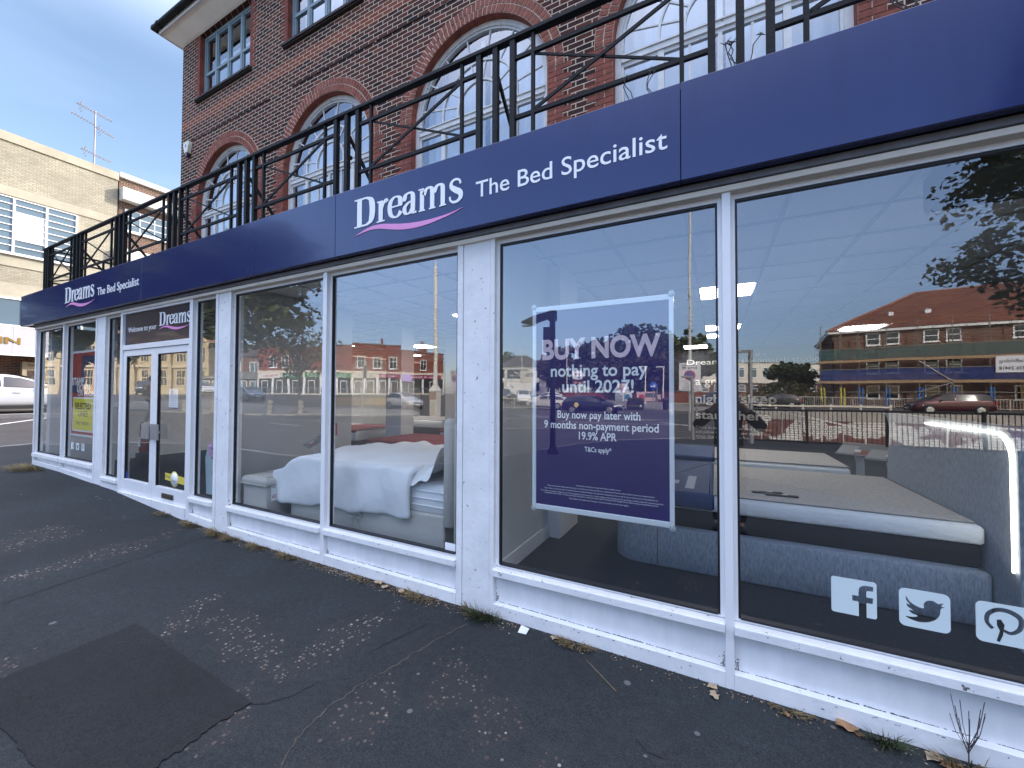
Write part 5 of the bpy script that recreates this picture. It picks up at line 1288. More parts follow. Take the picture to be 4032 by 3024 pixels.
# ------------------------------------------------------------------ trees
BARK = M('bark', (.09,.075,.06), .9, var=.4, vs=6, bump=.6, bs=20)
def tree(name, label, x, y, h, tr, crown, n, leaf, seed, mat, sparse=.0, group=None, limbs=9, lean=(0,0), clump=.8, drop=0):
    rnd = random.Random(seed); z = gh(x, y) - .09 - .05
    t = thing(name, label, 'tree', (x, y, z), 0, group)
    cz, rx, rz = crown
    tk = MB(); n0 = 6; fork = Vector((lean[0], lean[1], max(1.2, cz - rz*.8)))
    pts = [Vector((lean[0]*k/n0 + rnd.uniform(-.04,.04)*h*.1, lean[1]*k/n0, fork.z*k/n0)) for k in range(n0+1)]
    for i in range(n0): tk.tube(pts[i], pts[i+1], tr*(1-.4*i/n0)*(1.35 if i == 0 else 1), 9, tr*(1-.4*(i+1)/n0))
    cl = []
    for k in range(n):
        while True:
            p = Vector((rnd.uniform(-1,1), rnd.uniform(-1,1), rnd.uniform(-1,1)))
            if .25 < p.length < 1: break
        p *= .55 + .45*rnd.random() if p.length < .6 else 1
        b = 1 + .22*math.sin(3*math.atan2(p.y, p.x)+seed) + .15*math.sin(5*p.z+seed*2)
        cl.append(Vector((lean[0]+p.x*rx*b, lean[1]+p.y*rx*b, cz+p.z*rz*(b*.5+.5))))
    for k in range(limbs):
        e = cl[k % len(cl)]; s = pts[-1] + (pts[-2]-pts[-1])*rnd.uniform(0,1.2)
        m1 = s.lerp(e, .45) + Vector((rnd.uniform(-.1,.1), rnd.uniform(-.1,.1), .08))*h*.2
        r0 = tr*.42; tk.tube(s, m1, r0, 6, r0*.55); tk.tube(m1, e, r0*.55, 5, r0*.12)
        for q in range(3): e2 = cl[(k*7+q*3+5) % len(cl)]; e2 = m1.lerp(e2, min(1, .45*rx/max(.1,(e2-m1).length)+.25)); tk.tube(m1, e2, r0*.3, 4, r0*.06)
    tk.build('trunk', BARK, t)
    f = MB(); vs = []; fs = []
    for c in cl:
        cr = clump * rnd.uniform(.6, 1.25)
        for k in range(max(3, int(26*(1-sparse)))):
            while True:
                q = Vector((rnd.uniform(-1,1), rnd.uniform(-1,1), rnd.uniform(-1,1)))
                if q.length < 1: break
            p = c + Vector((q.x*cr, q.y*cr, q.z*cr*.7))
            s = leaf*rnd.uniform(.6,1.35)
            a = Vector((rnd.gauss(0,1), rnd.gauss(0,1), rnd.gauss(0,.5))).normalized(); b = a.cross(Vector((rnd.gauss(0,1), rnd.gauss(0,1), rnd.gauss(0,1)))).normalized()
            o = len(vs); nn = a.cross(b)
            vs += [p - a*s, p - a*s*.1 + b*s*.72 + nn*s*.15, p + a*s, p - a*s*.1 - b*s*.72 + nn*s*.15]; fs.append((o, o+1, o+2, o+3))
    f.add(vs, fs); f.build('crown', mat, t, fix=False)
    return t
LEAF1 = leaf_mat('leaf_mid_green', (.055,.075,.022)); LEAF2 = leaf_mat('leaf_dark_green', (.040,.055,.020)); LEAF3 = leaf_mat('leaf_olive', (.085,.085,.032)); LEAF4 = leaf_mat('leaf_purple_brown', (.050,.042,.032))
tree('broadleaf_tree', 'big leafy street tree near the side street, reflected at the left of the shop', -29.0, -12.4, 13.5, .36, (8.8,4.6,4.2), 320, .24, 3, LEAF1, group=None, limbs=14, lean=(.8,.3), clump=1.0)
tree('broadleaf_tree', 'leafy tree by the corner opposite, reflected in the far left windows', -37, -7.6, 14, .34, (8.4,5.4,5.0), 340, .26, 9, LEAF1, limbs=12)
tree('young_tree', 'thin young tree with sparse leaves on the traffic island', -26.2, -15.6, 7.8, .11, (5.1,2.8,2.5), 130, .12, 5, LEAF3, sparse=.55, limbs=34, clump=.5)
for i, (x, y, h, cz, rx, rz, m) in enumerate(((-27,-72,10,5.2,4.2,3.8,LEAF4), (-20,-74,12,6.0,5.0,4.6,LEAF2), (-12.5,-74,15.5,8.2,6.4,6.0,LEAF2), (-4.8,-73,14,6.6,5.4,5.2,LEAF1), (-16,-66,7.5,4.0,3.8,3.0,LEAF4), (-8,-66,8,4.4,4.0,3.4,LEAF4), (-49,-88,13,7.5,4.5,4.2,LEAF1), (-38,-92,10,5,4,3.6,LEAF1))):
    tree('park_tree', ['small dark tree at the left of the park trees', 'dark round tree second from the left of the park trees', 'tallest dark tree in the middle of the park trees', 'tall green tree at the right of the park trees', 'low purplish tree in front of the park trees, left one', 'low purplish tree in front of the park trees, right one', 'green tree behind the white house, left side', 'green tree behind the white house, right side'][i], x, y, h, .3, (cz,rx,rz), 150 if i < 4 else 90, .42, 20+i, m, group='trees across the junction', limbs=8, clump=1.25)
tree('broadleaf_tree', 'large tree by the black guard railing at the right end of the shop', 9.7, -12.2, 13, .34, (8.0,4.0,4.6), 480, .10, 14, LEAF2, sparse=-.9, limbs=16, clump=.75)
tree('small_tree', 'small bushy tree in front of the white clinic building', 8.6, -60, 5.5, .12, (3.4,2.4,1.9), 70, .3, 31, LEAF2, limbs=8)
def hedge(name, label, x, y, rx, ry, h, seed, mat):
    rnd = random.Random(seed); f = MB(); vs = []; fs = []
    for k in range(1500):
        while True:
            q = Vector((rnd.uniform(-1,1), rnd.uniform(-1,1), rnd.uniform(0,1)))
            if .55 < q.length < 1: break
        p = Vector((q.x*rx, q.y*ry, q.z*h)); s = .2*rnd.uniform(.6,1.3)
        a = Vector((rnd.gauss(0,1), rnd.gauss(0,1), rnd.gauss(0,1))).normalized(); b = a.orthogonal().normalized(); o = len(vs)
        vs += [p-a*s, p+b*s*.5, p+a*s, p-b*s*.5]; fs.append((o,o+1,o+2,o+3))
    f.add(vs, fs); tag(f.build(name, mat, None, (x, y, gh(x,y)-.1), fix=False), label, 'hedge', None, 'thing')
hedge('hedge', 'rounded green hedge between the clinic and the scaffolded building', 7.2, -55, 4.2, 2.4, 3.0, 4, LEAF3)
hedge('hedge', 'low dark bushes behind the brick garden wall', -9, -52, 6, 2, 2.2, 6, LEAF2)
for i, (x, y, r) in enumerate(((-26.4,-15.7,.8), (-30.5,-16.2,.6), (-37,-15.4,.7))):
    rnd = random.Random(i+50); g = MB()
    for k in range(240):
        a = rnd.uniform(0,6.28); d = r*math.sqrt(rnd.random()); p = Vector((d*math.cos(a), d*math.sin(a)*.6, 0)); g.tube(p, p+Vector((rnd.uniform(-.08,.08), rnd.uniform(-.08,.08), rnd.uniform(.06,.2))), .008, 3, .001)
    tag(g.build('grass_tuft', GRASSM, None, (x, y, gh(x,y)-.075)), ['dry grass tuft round the foot of the young tree', 'dry grass tuft left of the young tree', 'dry grass tuft farther left on the island'][i], 'grass tuft', 'dry grass tufts on the traffic island', 'thing')

# ------------------------------------------------------------------ street furniture across the road
sheet('traffic_island', 'pale paved traffic island with bollards', [(-48,-10.6),(-36,-11.0),(-27,-12.9),(-21,-15.6),(-18,-18.5),(-21,-21.5),(-30,-22),(-48,-20.5)], PAVEL, .06)
sheet('far_pavement', 'paved footway in front of the shops', [(-62,-26),(-50,-30.5),(-44,-36),(-41.5,-42),(-40,-52),(-44,-52),(-47,-40),(-51,-37),(-60,-33.5)], PAVEL, .06)
sheet('far_pavement', 'paved footway in front of the park wall', [(-22,-44),(-6,-38.5),(2,-38),(2,-50),(-22,-56)], PAVEL, .06)
kerb_strip('island_kerb', 'kerb round the traffic island', [(-48,-10.6),(-36,-11.0),(-27,-12.9),(-21,-15.6),(-18,-18.5),(-21,-21.5),(-30,-22),(-48,-20.5)], .2, .1)
kerb_strip('park_kerb', 'kerb along the park side of the road', [(-22,-44),(-6,-38.5),(2,-38)], .2, .12)
BOLL = M('aggregate_concrete', (.30,.275,.235), .9, var=.25, vs=25, bump=.5, bs=60)
bo = None
for i, (x, y, lb) in enumerate(((-26.9,-14.0,'stone bollard left of the young tree'), (-25.0,-14.9,'stone bollard right of the young tree'), (-37.6,-21.3,'stone bollard farthest back on the island'), (-29.6,-20.9,'stone bollard behind the signpost, by the silver car'), (-33.3,-12.0,'stone bollard at the kerb nearest the doors'), (-30.8,-12.5,'stone bollard at the kerb, second from the doors'), (-41,-18.6,'stone bollard in the shade of the street tree'))):
    lb = lb[0] + lb[1:]
    if bo is None:
        b = MB(); r = .19
        b.lathe([(r,0),(r,.27),(r-.02,.285),(r-.02,.30),(r,.315),(r,.56),(r-.02,.575),(r-.02,.59),(r,.605),(r,.87),(r-.03,.905),(.02,.915)], n=20); bo = b.build('bollard', BOLL); o = bo
    else: o = bo.copy(); COL.objects.link(o)
    o.location = (x, y, gh(x,y)-.05); tag(o, lb, 'bollard', 'stone bollards on the traffic island')
POLEW = M('cream_pole_paint', (.74,.72,.65), .5, var=.15, vs=4); POLEG = M('galvanised_post', (.30,.31,.32), .45, metal=.4)
def white_pole():
    x, y = -16.5, -18.5; t = thing('lamp_column', 'tall cream column with a square boxed base on the traffic island', 'lamp post', (x, y, gh(x,y)-.09))
    b = MB(); b.box(-.26,.26,-.26,.26,0,1.65); b.add([(-.30,-.30,1.65),(.30,-.30,1.65),(.30,.30,1.65),(-.30,.30,1.65),(-.12,-.12,2.02),(.12,-.12,2.02),(.12,.12,2.02),(-.12,.12,2.02)], [(0,1,5,4),(1,2,6,5),(2,3,7,6),(3,0,4,7),(4,5,6,7),(3,2,1,0)]); b.build('base', POLEW, t)
    d = MB(); d.box(-.19,.19,.2605,.272,.1,1.0); d.build('door', M('cream_hatch', (.55,.52,.42), .5), t); d = MB(); d.box(-.262,.262,.2605,.268,1.1,1.6); d.build('notice', M('faded_board', (.42,.30,.25), .7, var=.2, vs=4), t)
    p = MB(); p.tube((0,0,2.0),(0,0,9.9),.15,14,.115); p.tube((0,0,9.9),(0,0,10.4),.05,8,.025); p.build('pole', POLEW, t)
white_pole()
def tall_pole():
    x, y = -1.0, -16.4; t = thing('lamp_column', 'tall slim white column carrying the parking zone sign', 'lamp post', (x, y, gh(x,y)-.09))
    p = MB(); p.tube((0,0,0),(0,0,2.2),.085,12); p.tube((0,0,2.2),(0,0,9.7),.07,12,.05); p.lathe([(.07,5.9),(.085,5.92),(.085,6.02),(.07,6.04)], n=12); p.build('pole', M('pale_pole', (.58,.60,.57), .5), t)
tall_pole()
def zone_sign(label, x, y, yaw, w, pole):
    t = thing('zone_sign', label, 'road sign', (x, y, gh(x,y)-.09), yaw)
    k = w/.85; T = lambda a, b, c: (-a*k, -b + .0, c)     # faces local +Y, towards the shop
    p = MB()
    def bx(a0, a1, b0, b1, z0, z1, mb): mb.box(a0, a1, b0, b1, z0, z1, T=lambda a, b, c: T(a, b, 1.75 + (c)*k))
    bx(-.425,.425,-.10,-.09,0,1.24,p); p.build('plate', SIGNW, t)
    if pole: q = MB(); q.tube((0,0,0),(0,0,1.75+1.3*k),.04,10); q.build('post', POLEG, t)
    f = MB(); bx(-.425,.425,-.102,-.1005,.40,.415,f); bx(-.40,.40,-.102,-.1005,.02,.028,f); f.build('border', GASKET, t)
    TT = lambda a, b, c: T(a, b, 1.75 + c*k)
    text('Controlled', 'lettering', GASKET, t, -.30, .33, 1.10, .075, -.102, 0, T=TT, bold=.02); text('ZONE', 'lettering', GASKET, t, -.32, .07, .955, .085, -.102, 0, T=TT, bold=.03)
    g = MB(); bx(.15,.29,-.102,-.1005,.94,1.06,g); g.build('zone_box', GASKET, t); text('G', 'lettering', SIGNW, t, .185, .255, .965, .075, -.1035, 0, T=TT, bold=.03)
    for i, s in enumerate(('Mon - Sat', '9 am - 6 pm', 'Pay and display', 'or permit holders')): text(s, 'lettering', GASKET, t, (-.2,-.24,-.30,-.33)[i], (.2,.24,.30,.33)[i], .30-i*.082, .048, -.102, 0, T=TT, bold=.01)
    RED = M('sign_red', (.45,.02,.02), .4); BLU = M('sign_blue', (.02,.06,.35), .4)
    def disc(r0, r1, yy, m, nm):
        d = MB(); n = 36; lp = [[(r1*math.cos(2*math.pi*i/n), .67+r1*math.sin(2*math.pi*i/n)) for i in range(n)]]
        d.prism(lp, yy, yy+.0012, lambda u, v, e: TT(u, e, v)); d.build(nm, m, t)
    disc(0,.23,-.1025,RED,'roundel'); disc(0,.18,-.1042,BLU,'roundel_centre')
    s = MB(); s.prism([[(-.15,.79),(-.12,.82),(.15,.55),(.12,.52)]], -.1058, -.1045, lambda u, v, e: TT(u, e, v)); s.build('slash', RED, t)
zone_sign('white controlled parking zone sign on the slim white column, reflected beside the poster', -1.0, -16.28, 0, .85, False)
zone_sign('white controlled parking zone sign on its own grey post, reflected beside the white pillar', -13.4, -16.4, rad(20), .80, True)
def small_arm_post(name, label, x, y, h, arm, yaw, r=.05, mat=None):
    t = thing(name, label, 'post', (x, y, gh(x,y)), yaw); mat = mat or POLEG
    p = MB(); p.tube((0,0,-.05),(0,0,.9),r*1.3,10); p.tube((0,0,.9),(0,0,h),r,10); p.build('post', mat, t)
    a = MB(); a.bar((r,0,h-.04),(-arm*.55,0,h-.02),r*1.5,r*1.4); a.build('arm', mat, t); l = MB(); soft_box(l, -arm, -arm*.5, -.07, .07, h-.07, h+.0, .02); l.build('lamp_head', mat, t)
small_arm_post('sign_light', 'short grey post with a small arm in front of the zone sign', -.72, -12.05, 2.15, .33, 0, .045)
small_arm_post('sign_light', 'grey post with a small arm beside the guard railing', .98, -12.1, 2.95, .55, 0, .06)
def black_lamp():
    t = thing('lamp_post', 'short black lamp post with a flat arm lantern at the kerb, reflected across the poster', 'lamp post', (-3.98, -7.6, gh(-3.98,-7.6)))
    p = MB(); p.lathe([(.17,-.02),(.17,.04),(.12,.12),(.085,.2),(.075,.22)], n=16); p.tube((0,0,.2),(0,0,3.86),.075,14); p.box(-.09,.09,-.09,.09,3.62,3.9); p.build('post', BLACKI, t)
    a = MB(); a.prism([[(-.05,3.88),(-.55,3.80),(-.9,3.68),(-.92,3.62),(-.6,3.55),(-.5,3.60),(-.1,3.70)]], -.1, .1, FRONT); a.build('lantern', BLACKI, t, bevel=.02); b = MB(); b.box(-.9,-.55,-.08,.08,3.53,3.56); b.build('lens', M('lamp_lens', (.3,.3,.28), .3), t)
    c = MB(); c.box(-.24,-.08,-.07,.07,2.75,3.45); c.build('control_box', BLACKI, t)
black_lamp()
def sign_post():
    t = thing('bus_stop_sign', 'slim pole with a dark flag sign seen from behind on the island', 'bus stop sign', (-18.1, -13.9, gh(-18.1,-13.9)-.05), rad(8))
    p = MB(); p.tube((0,0,0),(0,0,3.05),.045,10); p.build('post', POLEG, t); f = MB(); f.box(-.02,.32,-.015,.015,2.28,3.05); f.build('flag_panel', M('grey_sign_back', (.10,.10,.11), .5), t)
sign_post()
def lamp(label, x, y, h, side=1):
    t = thing('street_lamp', label, 'street lamp', (x, y, gh(x,y)-.1), 0, 'street lamps across the junction'); p = MB(); p.tube((0,0,0),(0,0,h),.08,8,.05); p.build('pole', POLEW, t); l = MB(); soft_box(l, -.1 if side > 0 else -.75, .75 if side > 0 else .1, -.12, .12, h-.02, h+.1, .04); l.build('lamp_head', SIGNW, t)
lamp('street lamp in front of the scaffolded building', 2.5, -59, 10.2, -1); lamp('street lamp in front of the white house', -33.8, -67.7, 8.6, -1); lamp('street lamp left of the park trees', -21, -57.4, 8.4, -1); lamp('street lamp beyond the red shops', -47.5, -57, 8.0, 1); lamp('short street lamp in front of the park trees', -7.5, -47, 4.6, -1); lamp('street lamp by the blue arrow sign', -4.9, -42, 4.4, -1)
def road_signs():
    t = thing('arrow_sign', 'round blue arrow sign on a grey post', 'road sign', (-5.3,-37.3,gh(-5.3,-37.3)-.03)); p = MB(); p.tube((0,0,0),(0,0,2.65),.06,10); p.tube((.35,-.1,0),(.35,-.1,2.3),.05,10); p.build('post', POLEG, t)
    d = MB(); d.lathe([(.001,.07),(.38,.07),(.38,.085),(.001,.085)], (0,0,2.25), 30, 'Y'); d.build('disc', M('arrow_blue', (.02,.09,.45), .4), t, fix=True)
    a = MB(); a.prism([[(-.26,2.20),(.06,2.20),(.06,2.10),(.26,2.25),(.06,2.40),(.06,2.30),(-.26,2.30)]], .087, .09, FRONT); a.build('arrow', SIGNW, t)
    b = MB(); b.box(-.75,.25,-.05,-.03,1.15,1.6); b.build('sign_back', M('grey_back', (.13,.14,.15), .5), t); c = MB(); c.box(.42,.72,.03,.05,1.0,1.45); c.build('notice', M('pale_notice', (.55,.45,.42), .5), t)
    t = thing('direction_sign', 'white arrow shaped direction sign above a brown one', 'road sign', (-13.8,-40.9,gh(-13.8,-40.9)-.05)); p = MB(); p.tube((-.15,-.05,0),(-.15,-.05,4),.05,8); p.tube((-.45,-.05,0),(-.45,-.05,4),.05,8); p.build('post', POLEG, t)
    b = MB(); b.prism([[(-.75,3.0),(.35,3.0),(.72,3.5),(.35,4.0),(-.75,4.0)]], 0, .02, FRONT); b.build('arrow_panel', SIGNW, t); k = MB(); k.prism([[(.30,3.05),(.42,3.05),(.70,3.5),(.42,3.95),(.30,3.95),(.58,3.5)]], .022, .025, FRONT); k.build('chevron', GASKET, t)
    k = MB(); k.box(-.45,.1,.022,.025,3.5,3.68); k.build('text_bar', M('sign_red2', (.4,.06,.05), .5), t); k = MB(); k.box(-.1,.1,.022,.025,3.1,3.3); k.build('parking_mark', M('sign_blue2', (.02,.08,.4), .5), t)
    b = MB(); b.box(-.8,.7,0,.02,2.42,2.86); b.build('brown_panel', M('sign_brown', (.17,.045,.02), .5), t)
    text('Sea Life', 'lettering', SIGNW, t, -.6, .5, 2.55, .18, 0, 0, T=lambda a, b_, c: (-a-.1, .0225, c)); 
    t = thing('info_signs', 'cluster of small white information boards on one post', 'sign', (-8.2,-38.2,gh(-8.2,-38.2)-.05)); p = MB(); p.tube((0,-.05,0),(0,-.05,2.9),.05,8); p.build('post', POLEG, t)
    for q, (x0, x1, z0, z1) in enumerate(((-.75,.2,2.35,2.62), (-.7,.45,1.95,2.3), (-.8,.5,1.62,1.9))): b = MB(); b.box(x0,x1,0,.02,z0,z1); b.build('board', SIGNW, t); b = MB(); b.box(x0+.1,x0+.5,.021,.024,z0+.08,z1-.08); b.build('text_bar', M('sign_red3', (.4,.1,.08), .5), t)
    t = thing('lane_sign', 'white lane direction board on two posts before the white house', 'road sign', (-26.5,-55,gh(-26.5,-55)-.05)); p = MB(); p.tube((-.7,-.03,0),(-.7,-.03,3.2),.05,8); p.tube((.7,-.03,0),(.7,-.03,3.2),.05,8); p.build('post', POLEG, t); b = MB(); b.box(-1.5,1.5,0,.02,1.9,3.9); b.build('board', M('buff_sign', (.6,.56,.48), .5), t); b = MB(); b.box(-.6,.2,.021,.024,2.9,3.4); b.box(.5,.9,.021,.024,2.8,3.5); b.build('marks', M('sign_mark', (.2,.22,.24), .5), t)
road_signs()
def wall_and_banners():
    w = MB(); n = 12; a, b = (-22,-56), (2,-49)
    F = Fac(b, a, gh(-10,-52)-.3); F.box(w, 0, F.L, 0, .25, 0, 1.35); F.box(w, -.05, F.L+.05, -.04, .29, 1.351, 1.43); tag(w.build('garden_wall', REDBR), 'low red brick wall in front of the park trees', 'wall')
    for i, (x, c, lb) in enumerate(((7.6,(.66,.70,.72),'pale banner with a blue disc tied on the railing by the planter'), (9.6,(.66,.45,.46),'pink banner tied on the railing behind the planter'))):
        p = Vector((-8.6+i*2.3, -39.6, gh(-8,-39)-.05)); t = thing('banner', lb, 'banner', p); m = MB(); m.box(-.9,.9,0,.02,.75,1.75); m.build('sheet', M('banner_cloth', c, .6, var=.1, vs=3), t); m = MB(); m.tube((-.9,-.03,0),(-.9,-.03,1.8),.03,8); m.tube((.9,-.03,0),(.9,-.03,1.8),.03,8); m.build('post', POLEG, t)
        m = MB(); m.lathe([(.001,.021),(.3,.021),(.3,.024)], (.4 if i == 0 else -.4,0,1.2), 20, 'Y'); m.build('printed_disc', M('banner_mark', (.03,.2,.4) if i == 0 else (.5,.08,.06), .5), t, fix=False)
    t = thing('planter', 'dark rectangular planter with flowers and a green and red stripe', 'planter', (-6.8,-36.4,gh(-6.8,-36.4)-.05)); m = MB(); m.box(-.75,.75,-.35,.35,0,.85); m.build('tub', M('dark_planter', (.02,.022,.03), .5), t, bevel=.03); m = MB(); m.box(-.6,.55,.351,.36,.32,.38); m.build('green_stripe', M('stripe_green', (.03,.25,.06), .5), t); m = MB(); m.box(-.6,.3,.351,.36,.4,.44); m.build('red_stripe', M('stripe_red', (.35,.02,.02), .5), t); m = MB(); m.lathe([(.001,.361),(.1,.361),(.1,.352)], (.55,0,.35), 16, 'Y'); m.build('emblem', SIGNW, t, fix=False)
    f = MB(); rnd = random.Random(2)
    for k in range(160): p = Vector((rnd.uniform(-.7,.7), rnd.uniform(-.3,.3), .85)); q = p + Vector((rnd.uniform(-.12,.12), rnd.uniform(-.12,.12), rnd.uniform(.05,.32))); f.tube(p, q, .02, 4, .05)
    f.build('flowers', LEAF3, t)
    t = thing('litter_bin', 'dark slim litter bin on the far pavement', 'litter bin', (-4.3,-38.4,gh(-4.3,-38.4)-.05)); m = MB(); m.lathe([(.24,0),(.27,.1),(.27,.85),(.3,.9),(.3,1.0),(.2,1.12),(.02,1.14)], n=18); m.build('bin_body', M('dark_bin', (.02,.022,.03), .5), t); m = MB(); m.box(-.15,.15,.262,.285,.72,.84); m.build('opening', GASKET, t)
wall_and_banners()
def rail_fence(name, label, pts, h, mat, bar=.11, r=.011, post=2.0, cat='railing'):
    t = thing(name, label, cat)
    for a, b in zip(pts, pts[1:]):
        L_ = math.dist(a, b); n = max(1, round(L_/post))
        for i in range(n):
            p = (a[0]+(b[0]-a[0])*i/n, a[1]+(b[1]-a[1])*i/n); q = (a[0]+(b[0]-a[0])*(i+1)/n, a[1]+(b[1]-a[1])*(i+1)/n)
            zp, zq = gh(*p)-.05, gh(*q)-.05
            s = MB(); s.box(p[0]-.035,p[0]+.035,p[1]-.035,p[1]+.035,zp-.05,zp+h+.02); s.build('post', mat, t)
            m = MB(); m.bar((p[0],p[1],zp+h-.03),(q[0],q[1],zq+h-.03),.045,.06); m.bar((p[0],p[1],zp+.1),(q[0],q[1],zq+.1),.04,.05)
            k = int(L_/n/bar)
            for j in range(1, k): x, y = p[0]+(q[0]-p[0])*j/k, p[1]+(q[1]-p[1])*j/k; zz = zp+(zq-zp)*j/k; m.tube((x,y,zz+.12),(x,y,zz+h-.06),r,5)
            m.build('bar_panel', mat, t)
    s = MB(); p = pts[-1]; zp = gh(*p)-.05; s.box(p[0]-.035,p[0]+.035,p[1]-.035,p[1]+.035,zp-.05,zp+h+.02); s.build('post', mat, t)
rail_fence('guard_railing', 'black guard railing along the subway opening behind the photographer', [(.6,-12.75),(4.4,-12.6),(8.4,-12.75),(14,-13.0)], 1.12, BLACKI)
rail_fence('guard_railing', 'pale grey pedestrian railing in front of the scaffolded building', [(-2,-49.5),(5.9,-50.8),(17,-54),(29,-52.6)], 1.05, M('pale_rail', (.48,.46,.41), .5), bar=.2, r=.02)
rail_fence('guard_railing', 'grey pedestrian railing in front of the curved row of shops', [(-60,-29.2),(-50,-31.5),(-43.5,-34.5),(-39,-40),(-36,-48)], 1.05, POLEG, bar=.2, r=.016)
rail_fence('guard_railing', 'buff pedestrian railing on the island behind the silver car', [(-21,-30),(-12,-34.5)], 1.0, M('buff_rail', (.45,.40,.30), .5), bar=.25, r=.02)
def bench():
    t = thing('timber_planter', 'long low timber trough beside the pedestrian railing opposite', 'planter', (-33,-27.5,gh(-33,-27.5)-.06), rad(-20)); m = MB(); m.box(-3.2,2.6,-.4,.4,0,.8); m.build('trough', M('weathered_timber', (.30,.20,.10), .85, var=.3, vs=5, stretch=(.3,1,4)), t, bevel=.02); f = MB(); rnd = random.Random(8)
    for k in range(200): p = Vector((rnd.uniform(-3.1,2.5), rnd.uniform(-.35,.35), .79)); f.tube(p, p+Vector((rnd.uniform(-.15,.15), rnd.uniform(-.15,.15), rnd.uniform(.05,.3))), .03, 4, .04)
    f.build('plants', LEAF3, t)
bench()

# ------------------------------------------------------------------ the subway opening with the painted wall
def subway():
    x0, x1, y0, y1 = PIT; zb = -2.7
    m, nt, b = new_mat('graffiti_brick'); N = nt.nodes; L = nt.links; b.inputs['Roughness'].default_value = .85
    tc = N.new('ShaderNodeTexCoord'); sx = N.new('ShaderNodeSeparateXYZ'); L.new(tc.outputs['Object'], sx.inputs[0]); cb = N.new('ShaderNodeCombineXYZ'); ad = N.new('ShaderNodeMath'); L.new(sx.outputs[0], ad.inputs[0]); L.new(sx.outputs[1], ad.inputs[1]); L.new(ad.outputs[0], cb.inputs[0]); L.new(sx.outputs[2], cb.inputs[1])
    br = N.new('ShaderNodeTexBrick'); L.new(cb.outputs[0], br.inputs['Vector']); br.inputs['Scale'].default_value = 1; br.inputs['Brick Width'].default_value = .45; br.inputs['Row Height'].default_value = .15; br.inputs['Mortar Size'].default_value = .018
    br.inputs['Color1'].default_value = (.20,.055,.04,1); br.inputs['Color2'].default_value = (.14,.05,.04,1); br.inputs['Mortar'].default_value = (.12,.10,.09,1)
    b2 = N.new('ShaderNodeTexBrick'); L.new(cb.outputs[0], b2.inputs['Vector']); b2.inputs['Scale'].default_value = 1; b2.inputs['Brick Width'].default_value = .45; b2.inputs['Row Height'].default_value = .15; b2.inputs['Mortar Size'].default_value = .018
    b2.inputs['Color1'].default_value = (.72,.71,.67,1); b2.inputs['Color2'].default_value = (.62,.61,.57,1); b2.inputs['Mortar'].default_value = (.2,.18,.16,1)
    mp = N.new('ShaderNodeMapping'); mp.inputs['Scale'].default_value = (.55,.9,1); L.new(cb.outputs[0], mp.inputs[0]); n = N.new('ShaderNodeTexNoise'); n.inputs['Scale'].default_value = 1.0; n.inputs['Detail'].default_value = 2; L.new(mp.outputs[0], n.inputs['Vector'])
    r = N.new('ShaderNodeValToRGB'); r.color_ramp.elements[0].position = .47; r.color_ramp.elements[1].position = .49; L.new(n.outputs[0], r.inputs[0]); mx = N.new('ShaderNodeMixRGB'); L.new(r.outputs[0], mx.inputs[0]); L.new(br.outputs[0], mx.inputs[1]); L.new(b2.outputs[0], mx.inputs[2]); L.new(mx.outputs[0], b.inputs['Base Color'])
    t = thing('retaining_wall', 'brick subway wall with big white painted graffiti patches', 'wall')
    w = MB(); w.box(x0-.05, x1, y0-.3, y0, zb-.2, -.15); w.build('brickwork', m, t); c = MB(); c.box(x0-.1, x1, y0-.4, y0+.06, -.149, .42); c.build('coping', CONC, t)
    t = thing('retaining_wall', 'concrete side walls of the subway opening', 'wall'); w = MB(); w.box(x0-.25, x0, y0+.07, y1, zb-.2, gh(x0,-20)-.02); w.box(x0-.25, x1, y1, y1+.22, zb-.2, gh(3,-13.5)-.06); w.build('concrete', CONC, t)
    f = MB(); f.box(x0, x1, y0, y1, zb-.2, zb); tag(f.build('subway_floor', CONC), 'pale concrete floor of the subway ramp', kind='structure')
    for i, (xa, xb, yy, za, zc, lb) in enumerate(((2.5,9.5,-26.5,-.2,-1.7,'white sloping handrail on the subway ramp, farther one'), (11.0,21,-27,-.8,-2.0,'white sloping handrail on the subway ramp, right one'))):
        t = thing('handrail', lb, 'handrail'); WR = M('white_rail', (.66,.64,.58), .5); m_ = MB(); m_.bar((xa,yy,za+.9),(xb,yy,zc+.9),.09,.1); m_.build('rail', WR, t)
        for k in range(8):
            s = k/7; q = MB(); q.box(xa+(xb-xa)*s-.035, xa+(xb-xa)*s+.035, yy-.035, yy+.035, zb, za+(zc-za)*s+.86); q.build('post', WR, t)
    # white parapet rail running across in front of the far road
    t = thing('parapet_rail', 'low pale parapet rail along the far edge of the subway', 'railing'); m_ = MB(); m_.bar((-3,-29.9,.88),(10.5,-33,.66),.3,.09); m_.build('rail', M('pale_coping', (.62,.58,.48), .7), t)
    for k in range(9): q = MB(); xx = -3+13.5*k/8; yy = -29.9-3.1*k/8; q.box(xx-.06,xx+.06,yy-.06,yy+.06,-.2,.85); q.build('post', M('pale_post', (.6,.57,.5), .7), t)
subway()

